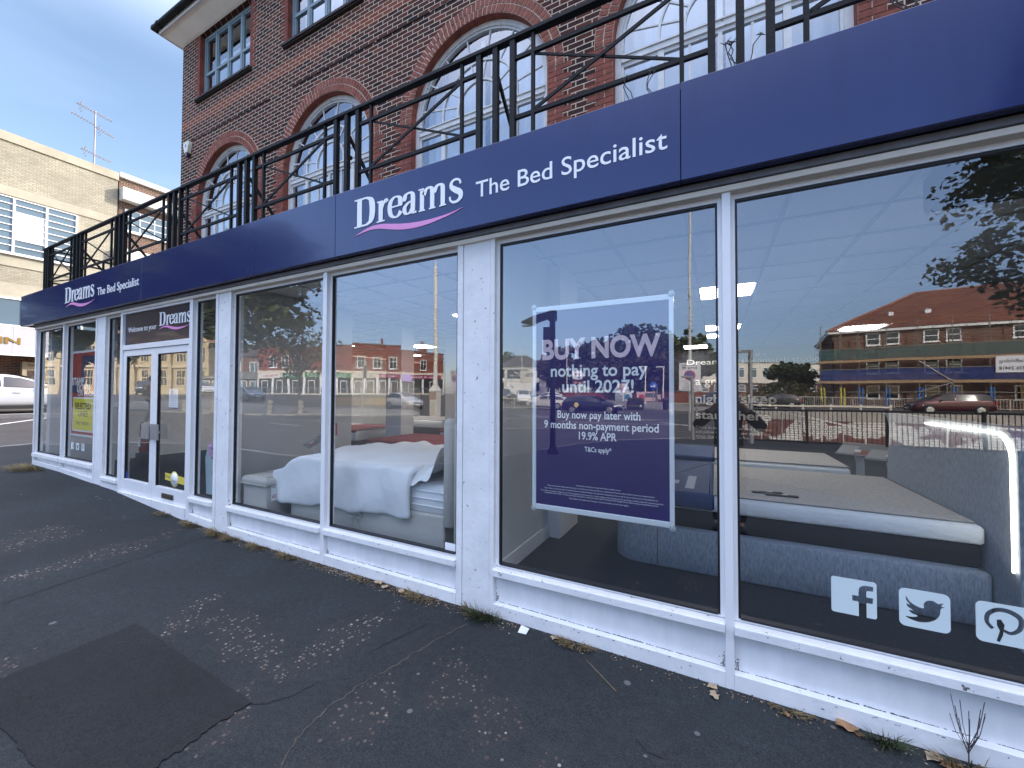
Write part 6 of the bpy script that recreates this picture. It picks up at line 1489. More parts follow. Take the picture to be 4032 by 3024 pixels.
# ------------------------------------------------------------------ buildings across the junction
def poly_roof(mb, pts, z, ridge, H):
    """hip roof over a 4-corner plan; ridge = two points"""
    vs = [(p[0],p[1],z) for p in pts] + [(r[0],r[1],z+H) for r in ridge]
    mb.add(vs, [(0,1,5,4),(1,2,5),(2,3,4,5),(3,0,4),(0,3,2,1)])
ROOFT = brick_mat('clay_tile_roof', [(.13,.046,.028),(.17,.062,.034),(.105,.038,.026),(.20,.08,.036)], (.09,.04,.03), .30, .14, .012, .6, ns=.35)
def red_shops():
    t = thing('shop_terrace', 'two storey red brick shops curving round the corner opposite', 'building'); z0 = 1.12
    pts = [(-40.6,-51.5),(-43,-44),(-47.2,-38.4),(-50.5,-35.8),(-59.5,-32.2)]
    hs = [6.9, 7.6, 7.3, 6.9]
    for i, (a, b) in enumerate(zip(pts, pts[1:])):
        F = Fac(a, b, z0); m = MB(); F.box(m, 0, F.L, 0, 9, 0, hs[i]); m.build('wall', REDBR, t); c = MB(); F.box(c, -.03, F.L+.03, -.09, .3, hs[i]+.001, hs[i]+.16); F.box(c, 0, F.L, -.05, -.001, hs[i]-.75, hs[i]-.62); c.build('parapet', M('parapet_stone', (.17,.10,.08), .85), t)
        k = MB(); F.box(k, 0, F.L, -.22, -.001, 3.25, 3.6); F.box(k, 0, F.L, -.12, -.001, 2.6, 3.24); k.build('shop_cornice', M('cream_cornice_paint', (.68,.62,.50), .7, var=.1, vs=2), t)
        g = MB(); F.box(g, .2, F.L-.2, -.03, -.002, .35, 2.59); g.build('shop_glass', GLD, t); s = MB(); F.box(s, .2, F.L-.2, -.10, -.001, 0, .345); s.build('stall_riser', M('pale_riser', (.55,.50,.40), .7), t)
        nwin = (1, 3, 0, 3)[i]
        for j in range(nwin):
            x = F.L*(j+.5)/nwin if i != 3 else F.L*(.36+.2*j); win(F, x, 4.05, 1.15, 1.75, t, WFRAME, 2, 2, .09, None, True, .62)
            if i == 1:
                su = MB(); [F.box(su, x+q*.72-.07, x+q*.72+.07, -.10, -.055, 3.9, 5.95) for q in (-1, 1)]; F.box(su, x-.79, x+.79, -.10, -.055, 5.86, 6.0)
                su.build('stone_surround', M('surround_stone', (.33,.26,.18), .8), t)
            if i == 1 and j == 1: pe = MB(); pe.prism([[(x-1.0,6.02),(x+1.0,6.02),(x,6.55)]], -.16, -.02, F.T); pe.build('pediment', M('pediment_stone', (.13,.11,.10), .8), t)
        np_ = (2, 4, 2, 4)[i]
        for j in range(np_+1): q = MB(); xx = F.L*j/np_; F.box(q, max(0,xx-.16), min(F.L,xx+.16), -.14, -.001, 0, 2.6); q.build('pilaster', WFRAME, t)
        for j in range(np_): q = MB(); xx = F.L*(j+.55)/np_; F.box(q, xx-.5, xx-.43, -.09, -.035, .02, 2.2); F.box(q, xx+.43, xx+.5, -.09, -.035, .02, 2.2); F.box(q, xx-.43, xx+.43, -.09, -.035, 2.1, 2.2); q.build('shop_door', WFRAME, t)
        def sign(xa, xb, col, words, tcol, zb=2.62, zt=3.2, th=.26):
            m = MB(); F.box(m, xa, xb, -.20, -.125, zb, zt); o = m.build('shop_sign', M('signboard', col, .45), t)
            for q, (wd, hh, zz) in enumerate(words): text(wd, 'lettering', tcol, t, xa+(xb-xa)*.14, xb-(xb-xa)*.14, zz, hh, -.205, 0, T=F.T, bold=.01)
        if i == 0: sign(.6, F.L-.4, (.30,.02,.09), [('Hair & Beauty', .26, 2.78)], SIGNW)
        if i == 1:
            sign(.1, F.L*.47, (.30,.02,.09), [('Years 21', .32, 2.78)], SIGNW); sign(F.L*.54, F.L-.15, (.64,.60,.50), [('AURA AESTHETICS SUSSEX', .2, 2.83)], M('sign_ink', (.10,.09,.08), .6))
        if i == 2: sign(.2, F.L-.2, (.02,.22,.06), [('Coins &', .17, 2.96), ('Collectables', .17, 2.70)], SIGNW)
        if i == 3:
            sign(.2, F.L*.24, (.02,.22,.06), [('Coins &', .17, 2.96), ('Collectables', .17, 2.70)], SIGNW); sign(F.L*.28, F.L*.58, (.015,.16,.07), [('Coral & Sage', .32, 2.72)], SIGNW, 2.45, 3.3); sign(F.L*.62, F.L*.97, (.72,.70,.68), [('Pizza', .3, 2.75)], M('red_script', (.45,.04,.04), .5), 2.5, 3.3)
    F = Fac(pts[1], pts[2], z0); q = MB(); F.box(q, -1.5, -.2, -.5, -.25, 2.2, 3.25); q.build('screen', M('led_screen', (.25,.16,.45), .4, emit=.5), t)
    for p, h in (((-46.5,-43.5), 1.3), ((-52,-38.5), 1.5), ((-42.5,-48.5), 1.2)):
        c = MB(); c.box(p[0]-.5,p[0]+.5,p[1]-.35,p[1]+.35,z0+6.5,z0+7.4+h*.4); c.tube((p[0],p[1],z0+7.4),(p[0],p[1],z0+7.6+h),.16,10); c.build('chimney', REDB, t)
red_shops()
def stone_hall():
    t = thing('stone_hall', 'long yellow stone hall with tall windows at the far left, reflected in the doors', 'building'); F = Fac((-69,-30.5), (-90,-18.5), 1.1); m = MB(); F.box(m, 0, F.L, 0, 10, 0, 9.0); m.build('wall', STONE, t)
    b = MB(); [F.box(b, k*2.7-.25, k*2.7+.25, -.45, -.001, 0, 8.4) for k in range(10)]; b.build('buttress', STONE, t)
    for k in range(9):
        for z in (1.4, 5.0): win(F, 1.35+2.7*k, z, 1.5, 2.5, t, M('stone_mullion', (.55,.47,.32), .8), 3, 2, .14)
    c = MB(); F.box(c, -.1, F.L+.1, -.3, .2, 4.2, 4.5); F.box(c, -.1, F.L+.1, -.3, .2, 9.001, 9.5); c.build('stone_band', M('pale_stone', (.55,.47,.33), .85), t)
stone_hall()
def brick_house():
    t = thing('brick_house', 'dark brick house with a hipped roof behind the street tree', 'building'); F = Fac((-60.5,-35.8), (-70,-31.5), 1.1); m = MB(); F.box(m, .6, F.L, 2, 10, 0, 6.2); m.build('wall', MIDBR, t); r = MB(); q = [F.T(.2,1.6,0)[:2], F.T(F.L+.4,1.6,0)[:2], F.T(F.L+.4,10.4,0)[:2], F.T(.2,10.4,0)[:2]]; poly_roof(r, q, 7.3, [F.T(4,6,0)[:2], F.T(F.L-4,6,0)[:2]], 3.4); r.build('roof', TILE, t)
    G = Fac(F.T(0,2,0)[:2], F.T(F.L,2,0)[:2], 1.1)
    for x in (2.6, 5.2, 8): win(G, x, 3.6, 1.3, 1.7, t, WFRAME, 2, 1, .1, BLUEGL)
    s = MB(); F.box(s, .3, F.L, -3, 1.9, 0, 2.4); s.build('extension', MIDBR, t); s = MB(); F.box(s, 0, F.L+.2, -3.3, 1.95, 2.401, 2.5); s.add([F.T(0,-3.3,2.5), F.T(F.L+.2,-3.3,2.5), F.T(F.L+.2,1.9,3.7), F.T(0,1.9,3.7)], [(0,1,2,3)]); s.build('lean_to_roof', M('grey_slate', (.15,.15,.13), .85, var=.2, vs=3), t)
    H_ = Fac(F.T(.3,-3,0)[:2], F.T(F.L,-3,0)[:2], 1.1)
    for k in range(5): win(H_, 1.2+1.9*k, 1.1, 1.5, 1.1, t, WFRAME, 2, 1, .1, BLUEGL)
brick_house()
def white_house():
    t = thing('white_house', 'white rendered house with a slate hipped roof beyond the parked cars', 'building'); F = Fac((-34.5,-82), (-44.5,-77.4), 1.3); m = MB(); F.box(m, 0, F.L, 0, 9, 0, 6.3); m.build('wall', M('white_render', (.70,.70,.67), .8, var=.08, vs=1), t); r = MB(); q = [F.T(-.5,-.5,0)[:2], F.T(F.L+.5,-.5,0)[:2], F.T(F.L+.5,9.5,0)[:2], F.T(-.5,9.5,0)[:2]]; poly_roof(r, q, 7.62, [F.T(4.3,4.5,0)[:2], F.T(F.L-4.3,4.5,0)[:2]], 2.9); r.build('roof', TILE, t)
    b = MB(); F.box(b, 3.5, 9.5, -.06, -.001, 3.6, 5.7) if False else F.box(b, F.L-7.0, F.L-1.8, -.06, -.001, 3.5, 5.6); b.build('sign_panel', M('dark_green_sign', (.02,.03,.035), .5), t); d = MB(); d.path(crom([F.T(F.L-5.6,-.08,5.1), F.T(F.L-5.0,-.08,4.75), F.T(F.L-4.2,-.08,4.75), F.T(F.L-3.6,-.08,5.1)], 6), .1, 6); d.build('emblem', SIGNW, t)
    text('DENTAL CARE', 'lettering', SIGNW, t, F.L-6.4, F.L-2.4, 4.1, .3, -.075, 0, T=F.T)
    for x, z in ((F.L-.9,3.7), (F.L-.9,.6), (2,3.7), (2,.7)): win(F, x, z, .9, 2.0, t, GASKET, 1, 2, .07)
    c = MB(); F.box(c, 0, F.L, -.12, -.001, 2.9, 3.2); [F.box(c, xx-.25, xx+.25, -.1, -.001, 0, 6.3) for xx in (F.L-.25, F.L-1.75)]; F.box(c, 0, F.L, -.2, -.001, 6.05, 6.3); c.build('quoins', M('pale_quoin', (.58,.58,.55), .8), t)
white_house()
def clinic():
    t = thing('clinic_building', 'long white two storey building with red Care lettering', 'building'); F = Fac((24,-108.2), (-9,-81.5), 1.0); m = MB(); F.box(m, 0, F.L, 0, 14, 2.7, 7.0); m.build('wall', M('white_clad', (.72,.69,.60), .7, var=.05, vs=.6), t); m = MB(); F.box(m, 0, F.L, .25, 14, -.2, 2.69); m.build('ground_floor', MIDBR, t)
    c = MB(); F.box(c, -.1, F.L+.1, -.1, .3, 7.001, 7.15); F.box(c, 0, F.L, -.06, -.001, 2.7, 2.85); c.build('roof_edge', M('grey_edge', (.25,.25,.25), .7), t)
    for k in range(13):
        if k in (4, 9): continue
        win(F, F.L-3.0-k*2.95, 3.9, 1.5, 2.2, t, WFRAME, 1, 2, .12, BLUEGL, True, .8); win(F, F.L-3.0-k*2.95, .9, 1.7, 1.5, t, WFRAME, 1, 2, .12, BLUEGL)
    d = MB(); [d.tube(F.T(x,-.2,0), F.T(x,-.2,6.9), .1, 8) for x in (F.L-19.5,)]; d.build('drainpipe', BLACKI, t)
    d = MB(); F.box(d, F.L-4.6, F.L-3.2, -.05, .2, 0, 2.3); d.build('door', M('blue_door', (.02,.10,.35), .4), t)
    text('Care', 'lettering', M('care_red', (.45,.02,.05), .5), t, F.L-7.6, F.L-5.0, 5.4, .75, -.03, 0, T=F.T, bold=.03)
clinic()
def scaffolded():
    t = thing('apartment_block', 'red brick three storey block with a big clay tiled hipped roof', 'building'); F = Fac((58,-50.9), (12.2,-55.95), .1); m = MB(); F.box(m, 0, F.L, 0, 17, 0, 8.4); m.build('wall', MIDBR, t)
    e = MB(); F.box(e, -.5, F.L+.5, -.5, -.46, 8.42, 8.72); F.box(e, -.5, F.L+.5, -.455, 17.5, 8.40, 8.46); F.box(e, F.L+.46, F.L+.5, -.455, 17.5, 8.461, 8.72); e.build('fascia_board', WFRAME, t)
    r = MB(); q = [F.T(-.6,-.62,0)[:2], F.T(F.L+.6,-.62,0)[:2], F.T(F.L+.6,17.6,0)[:2], F.T(-.6,17.6,0)[:2]]; poly_roof(r, q, 8.83, [F.T(8.5,8.5,0)[:2], F.T(F.L-8.7,8.5,0)[:2]], 5.3); r.build('roof', ROOFT, t)
    rc = MB(); a = Vector(F.T(F.L+.6,-.62,8.75)); b = Vector(F.T(F.L-8.7,8.5,14.05)); c = Vector(F.T(8.5,8.5,14.05)); [rc.tube(p, q_, .13, 8) for p, q_ in ((a,b),(b,c),(Vector(F.T(F.L+.6,17.6,8.75)),b))]; rc.build('ridge_tiles', M('ridge_tile', (.24,.09,.05), .8), t)
    for X in (15.65, 17.25, 20.3, 21.95, 26.5, 28.2, 32.5, 34.1, 39, 41, 46, 48):
        x = F.L - (X-12.2)*F.L/45.8
        for z, h in ((7.05,1.35), (3.75,1.6), (.95,1.5)): win(F, x, z-.1 if z > 7 else z, 1.15, h, t, WFRAME, 1, 2, .11, None, True, .5)
    for X in (17.6, 20.7): v = MB(); p = F.T(F.L-(X-12.2), 2.6, 10.55); v.box(p[0]-.22,p[0]+.22,p[1]-.2,p[1]+.2,p[2]-.05,p[2]+.42); v.build('roof_vent', SIGNW, t)
    d = MB(); d.path([F.T(F.L+.3,-.4,8.4), F.T(F.L+.1,-.1,7.9), F.T(F.L-.1,-.1,7.6), F.T(F.L-.1,-.1,.2)], .06, 8); d.build('downpipe', BLACKI, t)
    s = thing('scaffolding', 'tube scaffolding with boarded decks and blue and green netting round the brick block', 'scaffolding'); TU = M('scaffold_tube', (.22,.21,.17), .5, metal=.5); S = Fac((44,-50.6), (10.7,-54.4), .1)
    xs = [S.L-.05, S.L-1.9, S.L-3.4, S.L-5.6, S.L-8.1, S.L-10.6, S.L-13.1, S.L-16, S.L-19, S.L-22, S.L-25, S.L-28, S.L-31]
    for k, x in enumerate(xs):
        for dy in (0, 1.1):
            p = MB(); p.tube(S.T(x,dy,0), S.T(x,dy,9.4 if dy == 0 else 8.1), .05, 7); p.build('standard', TU, s)
        g = MB(); g.tube(S.T(x,0,.05), S.T(x,0,2.2), .085, 8); g.tube(S.T(x-.35,.5,.05), S.T(x-.35,.5,2.2), .085, 8); g.build('foam_guard', M('guard_yellow', (.62,.55,.05), .6) if k < 2 else M('guard_blue', (.04,.16,.45), .6), s)
    for z in (1.7, 2.75, 3.7, 4.2, 5.05, 6.0, 6.5):
        l = MB(); l.tube(S.T(0,-.07,z), S.T(S.L+.5,-.07,z), .045, 6); l.build('ledger', TU, s)
    for z in (2.7, 5.0): d = MB(); S.box(d, 0, S.L+.2, -.05, 1.2, z, z+.06); S.box(d, 0, S.L+.2, -.12, -.08, z-.02, z+.26); d.build('deck', M('scaffold_board', (.36,.25,.15), .85, var=.2, vs=3), s)
    NETG = glass_mat('x', 1.0)
    def net(nm, col, al):
        m_, nt, b = new_mat(nm); b.inputs['Base Color'].default_value = c4(col); b.inputs['Roughness'].default_value = .8; b.inputs['Alpha'].default_value = al; return m_
    for z0, z1, m_ in ((3.0,4.15,net('blue_netting', (.02,.05,.22), .62)), (5.3,6.45,net('green_netting', (.05,.14,.14), .58))):
        q = MB(); n = 60
        v = []
        for k in range(n+1): x = S.L*k/n; dd = -.13-.04*math.sin(k*1.3); v += [S.T(x,dd,z0), S.T(x,dd-.03,z1)]
        q.add(v, [(2*k,2*k+2,2*k+3,2*k+1) for k in range(n)]); q.build('netting', m_, s, fix=False)
    q = MB(); q.add([S.T(S.L+.05,-.1,5.3), S.T(S.L+.05,1.2,5.3), S.T(S.L+.05,1.2,6.45), S.T(S.L+.05,-.1,6.45)], [(0,1,2,3)]); q.build('netting', net('deep_blue_netting', (.01,.05,.25), .8), s, fix=False)
    for xa, xb, za, zb in ((xs[4],xs[5],4.9,2.8), (xs[5],xs[4],2.7,1.7), (xs[7],xs[9],2.7,.6)): q = MB(); q.tube(S.T(xa,-.16,za), S.T(xb,-.16,zb), .05, 7); q.build('brace', M('brace_tube', (.35,.35,.34), .4, metal=.5), s)
    b = thing('scaffold_banner', 'white contractor banner fixed to the scaffolding', 'banner'); q = MB(); S.box(q, S.L-15.6, S.L-13.4, -.24, -.2, 3.6, 5.1); q.build('sheet', SIGNW, b); text('scaffolding', 'lettering', M('grey_ink', (.12,.13,.15), .6), b, S.L-15.4, S.L-13.6, 4.5, .3, -.245, 0, T=S.T, bold=.02); text('0256 24418', 'lettering', GASKET, b, S.L-15.4, S.L-13.6, 3.85, .3, -.245, 0, T=S.T, bold=.02)
scaffolded()

# ------------------------------------------------------------------ cars across the junction
make_car('silver hatchback driving past in front of the red shops', -24.7, -24.7, rad(13), 3.7, 1.52, 1.68, (.55,.56,.57), 'hatch')
make_car('dark blue estate car with a round yellow door badge', -8.9, -29.2, rad(-2), 4.85, 1.46, 1.84, (.008,.012,.03), 'estate', plate='GX18 DNK', metal=.2)
make_car('white hatchback facing left behind the dark blue estate', -14.9, -34.2, rad(176), 4.2, 1.44, 1.76, (.72,.72,.70), 'hatch', metal=0)
make_car('white people carrier coming head on beside the white house', -20.4, -40.2, rad(62), 4.5, 1.64, 1.78, (.74,.74,.72), 'mpv', metal=0)
make_car('dark car at the left edge behind the white people carrier', -24.5, -43, rad(62), 4.3, 1.45, 1.76, (.02,.021,.023), 'hatch')
make_car('white hatchback partly behind another white hatchback', -17.5, -40.5, rad(170), 4.1, 1.5, 1.74, (.72,.72,.70), 'hatch', metal=0)
make_car('blue grey hatchback parked at the left by the dark house', -45.5, -23.2, rad(10), 4.4, 1.5, 1.78, (.17,.21,.26), 'hatch')
make_car('black off roader on the road before the stone hall', -61.5, -20.2, rad(20), 4.6, 1.78, 1.86, (.018,.019,.02), 'suv')
make_car('white car seen past the right hand door', -55.5, -23.6, rad(15), 4.2, 1.5, 1.76, (.66,.66,.64), 'hatch')
make_car('dark blue off roader behind the zone sign', -.6, -46.8, rad(178), 4.4, 1.66, 1.82, (.012,.03,.11), 'suv')
make_car('black estate car waiting near the pale railing', 5.4, -47.6, rad(178), 4.5, 1.5, 1.8, (.012,.013,.016), 'estate')
make_car('dark red people carrier passing the scaffolded block', 16.4, -41.5, rad(176), 4.9, 1.68, 1.86, (.055,.006,.011), 'mpv')
make_car('pale van like car parked near the corner of the cream building', -19.5, -9.0, rad(100), 4.3, 1.5, 1.8, (.02,.022,.03), 'suv') if False else None
def car_badge():
    m = MB(); m.lathe([(.001,0),(.19,0),(.19,.004)], (0,0,0), 24, 'Y'); o = m.build('door_badge', M('badge_yellow', (.7,.55,.2), .5), None, fix=False)
    o.parent = [q for q in bpy.data.objects if q.get('label', '').startswith('dark blue estate')][0]; o.location = (-1.15, .925, .72)
car_badge()

# ------------------------------------------------------------------ people
def skin_mesh(name, J, E, mat, parent, root=0, sub=2):
    """J: list of (x, y, z, r); E: edges; grows one continuous surface"""
    me = bpy.data.meshes.new(name); me.from_pydata([j[:3] for j in J], E, []); me.materials.append(mat)
    o = bpy.data.objects.new(name, me); COL.objects.link(o); o.parent = parent
    s = o.modifiers.new('skin', 'SKIN'); s.use_smooth_shade = True; u = o.modifiers.new('smooth', 'SUBSURF'); u.levels = sub; u.render_levels = sub
    if not me.skin_vertices: 
        pass
    sv = me.skin_vertices[0].data if len(me.skin_vertices) else None
    if sv is None: return o
    for i, j in enumerate(J): r = j[3]; sv[i].radius = (r if isinstance(r, tuple) else (r, r)); sv[i].use_root = (i == root)
    return o
def add_skin(name, J, E, mat, parent, root=0, sub=2):
    me = bpy.data.meshes.new(name); me.from_pydata([j[:3] for j in J], E, [])
    o = bpy.data.objects.new(name, me); COL.objects.link(o)
    bpy.context.view_layer.objects.active = o
    s = o.modifiers.new('skin', 'SKIN'); s.use_smooth_shade = True
    for i, j in enumerate(J):
        r = j[3]; v = me.skin_vertices[0].data[i]; v.radius = (r if isinstance(r, tuple) else (r, r)); v.use_root = (i == root)
    u = o.modifiers.new('smooth', 'SUBSURF'); u.levels = sub; u.render_levels = sub
    dg = bpy.context.evaluated_depsgraph_get(); m2 = bpy.data.meshes.new_from_object(o.evaluated_get(dg)); m2.name = name
    bpy.data.objects.remove(o); m2.materials.clear(); m2.materials.append(mat)
    for p in m2.polygons: p.use_smooth = True; p.material_index = 0
    q = bpy.data.objects.new(name, m2); COL.objects.link(q); q.parent = parent; return q
SKIN = M('skin', (.46,.27,.19), .5); JEANS = M('dark_jeans', (.022,.03,.045), .85, var=.2, vs=15); REDT = M('red_tshirt', (.36,.035,.035), .85); HAIR = M('dark_hair', (.02,.014,.01), .6); SHOE = M('shoe', (.30,.28,.25), .6); DARKT = M('dark_hoodie', (.012,.013,.016), .85)
def hand(J, E, w, d, side, up, r=.011):
    """palm and five fingers grown from wrist index w along direction d (Vector)"""
    a = Vector(J[w][:3]); s = Vector(side); u = Vector(up)
    J.append((*(a + d*.055), (.032,.018))); pm = len(J)-1; E.append((w, pm))
    for k, (off, ln) in enumerate(((-.028,.070), (-.010,.082), (.009,.078), (.027,.062))):
        b = a + d*.095 + s*off; J.append((*b, r)); i0 = len(J)-1; E.append((pm, i0))
        J.append((*(b + d*ln*.5 + u*.010), r*.9)); E.append((i0, i0+1)); J.append((*(b + d*ln*.85 + u*.030), r*.75)); E.append((i0+1, i0+2))
    b = a + d*.05 - s*.042 + u*.012; J.append((*b, r*1.1)); i0 = len(J)-1; E.append((pm, i0)); J.append((*(b + d*.04 - s*.01 + u*.02), r*.85)); E.append((i0, i0+1))
def head_parts(t, hx, hy, hz, f, hair=True):
    """face details on a head centred at (hx, hy, hz), facing direction f (+1 = local -Y)"""
    e = MB()
    for s in (-1, 1): e.lathe([(.002,-.012),(.010,-.008),(.012,0),(.010,.008),(.002,.012)], (hx+s*.032, hy-.088*f, hz+.0), 8)
    e.build('eyes', GASKET, t)
    if hair:
        h = MB(); n = 14; pr = [(.02,.128),(.06,.116),(.09,.088),(.104,.04),(.104,-.01),(.098,-.05),(.088,-.075)]
        h.lathe(pr, (hx, hy+.014*f, hz+.015), 18); h.build('hair', HAIR, t)
def pedestrian():
    x, y = -18.7, -4.5; t = thing('person', 'walking person in a red T-shirt, jeans and a backpack, seen from behind', 'person', (x, y, gh(x,y)-.09), rad(8))
    # walks towards local -Y; body: head, neck, torso core, arms
    J = [(0,0,.98,.10),(0,0,1.15,(.13,.09)),(0,.0,1.32,(.14,.095)),(0,.0,1.44,(.09,.07)),(0,-.005,1.52,.052),(0,-.02,1.60,(.072,.082)),(0,-.02,1.68,(.078,.092)),(0,-.015,1.745,(.05,.06))]
    E = [(i, i+1) for i in range(7)]
    for s in (-1, 1):
        o = len(J); sw = .10*s
        J += [(s*.19,0,1.42,.055),(s*.235,.02-sw*.3,1.16,.042),(s*.25,-.04-sw*.6,.93,.032)]; E += [(3,o),(o,o+1),(o+1,o+2)]
        hand(J, E, o+2, Vector((0,-.15,-1)).normalized(), (0,1,0), (-s*1.0,0,0))
    for s in (-1, 1):
        o = len(J); st = .16*s
        J += [(s*.095,0,.90,.085),(s*.10,-.04+st*.5,.50,.06),(s*.10,st*1.1+.02,.10,.042),(s*.105,st*1.1-.10,.04,.035)]; E += [(0,o),(o,o+1),(o+1,o+2),(o+2,o+3)]
    add_skin('body', J, E, SKIN, t)
    J = [(0,0,.95,(.155,.115)),(0,0,1.15,(.165,.12)),(0,0,1.32,(.18,.125)),(0,0,1.43,(.12,.095))]; E = [(0,1),(1,2),(2,3)]
    for s in (-1, 1): o = len(J); J += [(s*.19,0,1.415,.078),(s*.225,.012,1.22,.068)]; E += [(3,o),(o,o+1)]
    add_skin('t_shirt', J, E, REDT, t)
    J = [(0,0,.99,(.15,.11))]; E = []
    for s in (-1, 1): o = len(J); st = .16*s; J += [(s*.09,0,.88,.105),(s*.10,-.04+st*.5,.50,.082),(s*.10,st*1.1+.02,.09,.066)]; E += [(0,o),(o,o+1),(o+1,o+2)]
    add_skin('jeans', J, E, JEANS, t)
    for s in (-1, 1): m = MB(); st = .16*s; soft_box(m, s*.10-.05, s*.10+.05, st*1.1-.18, st*1.1+.09, 0, .09, .03); m.build('shoe', SHOE, t)
    b = MB(); soft_box(b, -.15, .15, .10, .25, 1.02, 1.45, .05); b.build('backpack', M('grey_backpack', (.12,.10,.09), .8), t); head_parts(t, 0, -.02, 1.655, 1)
pedestrian()
def photographer():
    t = thing('person', 'person in dark clothes holding up a phone to photograph the shop', 'person', (0.13, -2.98, gh(0,-2.98)), rad(180))
    # local -Y is towards the shop after the half turn; z up
    J = [(0,0,.98,.10),(0,0,1.15,(.13,.09)),(0,0,1.32,(.15,.10)),(0,0,1.45,(.09,.07)),(0,.005,1.53,.055),(0,.005,1.61,(.075,.085)),(0,.005,1.69,(.08,.095)),(0,.01,1.755,(.05,.06))]; E = [(i, i+1) for i in range(7)]
    J = [(a, -b, c, r) for a, b, c, r in J]
    for s in (-1, 1):
        o = len(J); J += [(s*.20,0,1.44,.058),(s*.36,-.08,1.26,.046),(s*.15,-.24,1.52,.034)]; E += [(3,o),(o,o+1),(o+1,o+2)]
        hand(J, E, o+2, Vector((-s*.55,-.45,.6)).normalized()*.75, (0,-.6,-.5), (-s*.5,-.2,0), .010)
        o = len(J); J += [(s*.10,0,.90,.088),(s*.115,-.02,.50,.062),(s*.12,.02,.10,.042),(s*.13,-.12,.04,.035)]; E += [(0,o),(o,o+1),(o+1,o+2),(o+2,o+3)]
    add_skin('body', J, E, SKIN, t)
    J = [(0,0,.84,(.18,.135)),(0,0,1.15,(.175,.13)),(0,0,1.33,(.19,.135)),(0,0,1.44,(.13,.10)),(0,0,1.52,(.075,.075))]; E = [(i, i+1) for i in range(4)]
    for s in (-1, 1): o = len(J); J += [(s*.205,0,1.43,.085),(s*.365,-.08,1.25,.068),(s*.18,-.215,1.485,.05)]; E += [(3,o),(o,o+1),(o+1,o+2)]
    add_skin('hoodie', J, E, DARKT, t)
    J = [(0,0,.98,(.155,.115))]; E = []
    for s in (-1, 1): o = len(J); J += [(s*.095,0,.88,.11),(s*.115,-.02,.50,.085),(s*.12,.02,.09,.07)]; E += [(0,o),(o,o+1),(o+1,o+2)]
    add_skin('trousers', J, E, M('dark_trousers', (.014,.015,.02), .9), t)
    for s in (-1, 1): m = MB(); soft_box(m, s*.125-.05, s*.125+.05, -.19, .09, 0, .09, .03); m.build('shoe', GASKET, t)
    head_parts(t, 0, -.005, 1.665, 1)
    ph = thing('phone', 'dark phone held up in both hands by the photographer', 'phone', (0.10, -2.646, 1.60)); m = MB(); m.box(-.08,.08,-.012,-.004,-.04,.04); m.build('case', GASKET, ph, bevel=.003)
photographer()

# ------------------------------------------------------------------ weeds, leaves and litter along the foot of the shopfront
GREENB = M('grass_blade', (.05,.075,.02), .8, var=.4, vs=20); STRAW = M('straw', (.20,.145,.07), .9, var=.5, vs=25); STRAW2 = M('golden_grass', (.26,.20,.08), .9, var=.4, vs=20)
def tuft(name, label, x, y, n, r, h, mats, seed, flat=.6, group=None):
    rnd = random.Random(seed); mb = MB()
    for k in range(n):
        a = rnd.uniform(0, 6.28); d = r*rnd.random()**.6; b = Vector((d*math.cos(a), -abs(d*math.sin(a))*.6, 0))
        l = h*rnd.uniform(.4,1.1); dr = Vector((math.cos(a)*flat+rnd.gauss(0,.25), -abs(math.sin(a))*flat+rnd.gauss(0,.2), rnd.uniform(.35,1))).normalized()
        w = rnd.uniform(.0012,.0028); s = dr.cross(Vector((0,0,1))).normalized()*w; m1 = b+dr*l*.55; e = b+dr*l+Vector((0,0,-l*.25*flat))
        for q in (b, m1, e): q.z = max(.002, q.z)
        mb.add([b-s, b+s, m1+s*.8, m1-s*.8, e], [(0,1,2,3),(3,2,4)], rnd.randrange(len(mats)) if rnd.random() < .8 else 0)
    return tag(mb.build(name, mats, None, (x, y, gh(x,y)+.001), fix=False), label, 'weed', group, 'thing')
tuft('grass_tuft', 'green grass tuft with dry stalks at the foot of the pillar by the poster', -1.53, -.075, 420, .13, .13, [GREENB, GREENB, STRAW], 1)
tuft('grass_tuft', 'dark green weed with broad blades under the bird sticker', .70, -.085, 120, .06, .12, [GREENB], 2)
tuft('grass_tuft', 'brown grass clump at the foot of the riser near the right edge', .98, -.09, 300, .11, .09, [STRAW, GREENB, STRAW], 3)
tuft('dry_grass', 'golden dry grass spreading from the far left corner post', -10.75, -.12, 700, .55, .16, [STRAW2, STRAW2, STRAW], 4, 1.0)
G9 = 'clumps of dry grass along the shopfront'
for i, (x, n, r, h, lb) in enumerate(((-5.55,200,.16,.10,'dry grass clump under the standee'), (-5.0,260,.14,.13,'dry grass clump at the foot of the pillar left of the duvet bed'), (-4.75,220,.12,.11,'dry grass clump below the ottoman'), (-4.25,260,.15,.09,'dry grass clump under the foot of the duvet bed'), (-3.75,200,.14,.09,'dry grass clump just left of the bed window mullion'), (-2.75,120,.12,.05,'thin dry grass below the middle of the duvet bed'), (-2.1,200,.15,.07,'dry grass clump below the beige headboard'), (-.83,220,.12,.07,'dry grass clump below the poster'), (.33,160,.09,.04,'dry grass clump right of the window mullion'), (-6.2,140,.16,.07,'dry grass at the right end of the door step'))):
    tuft('dry_grass', lb, x, -.065, n, r, h, [STRAW, STRAW2, STRAW], 60+i, .9, G9)
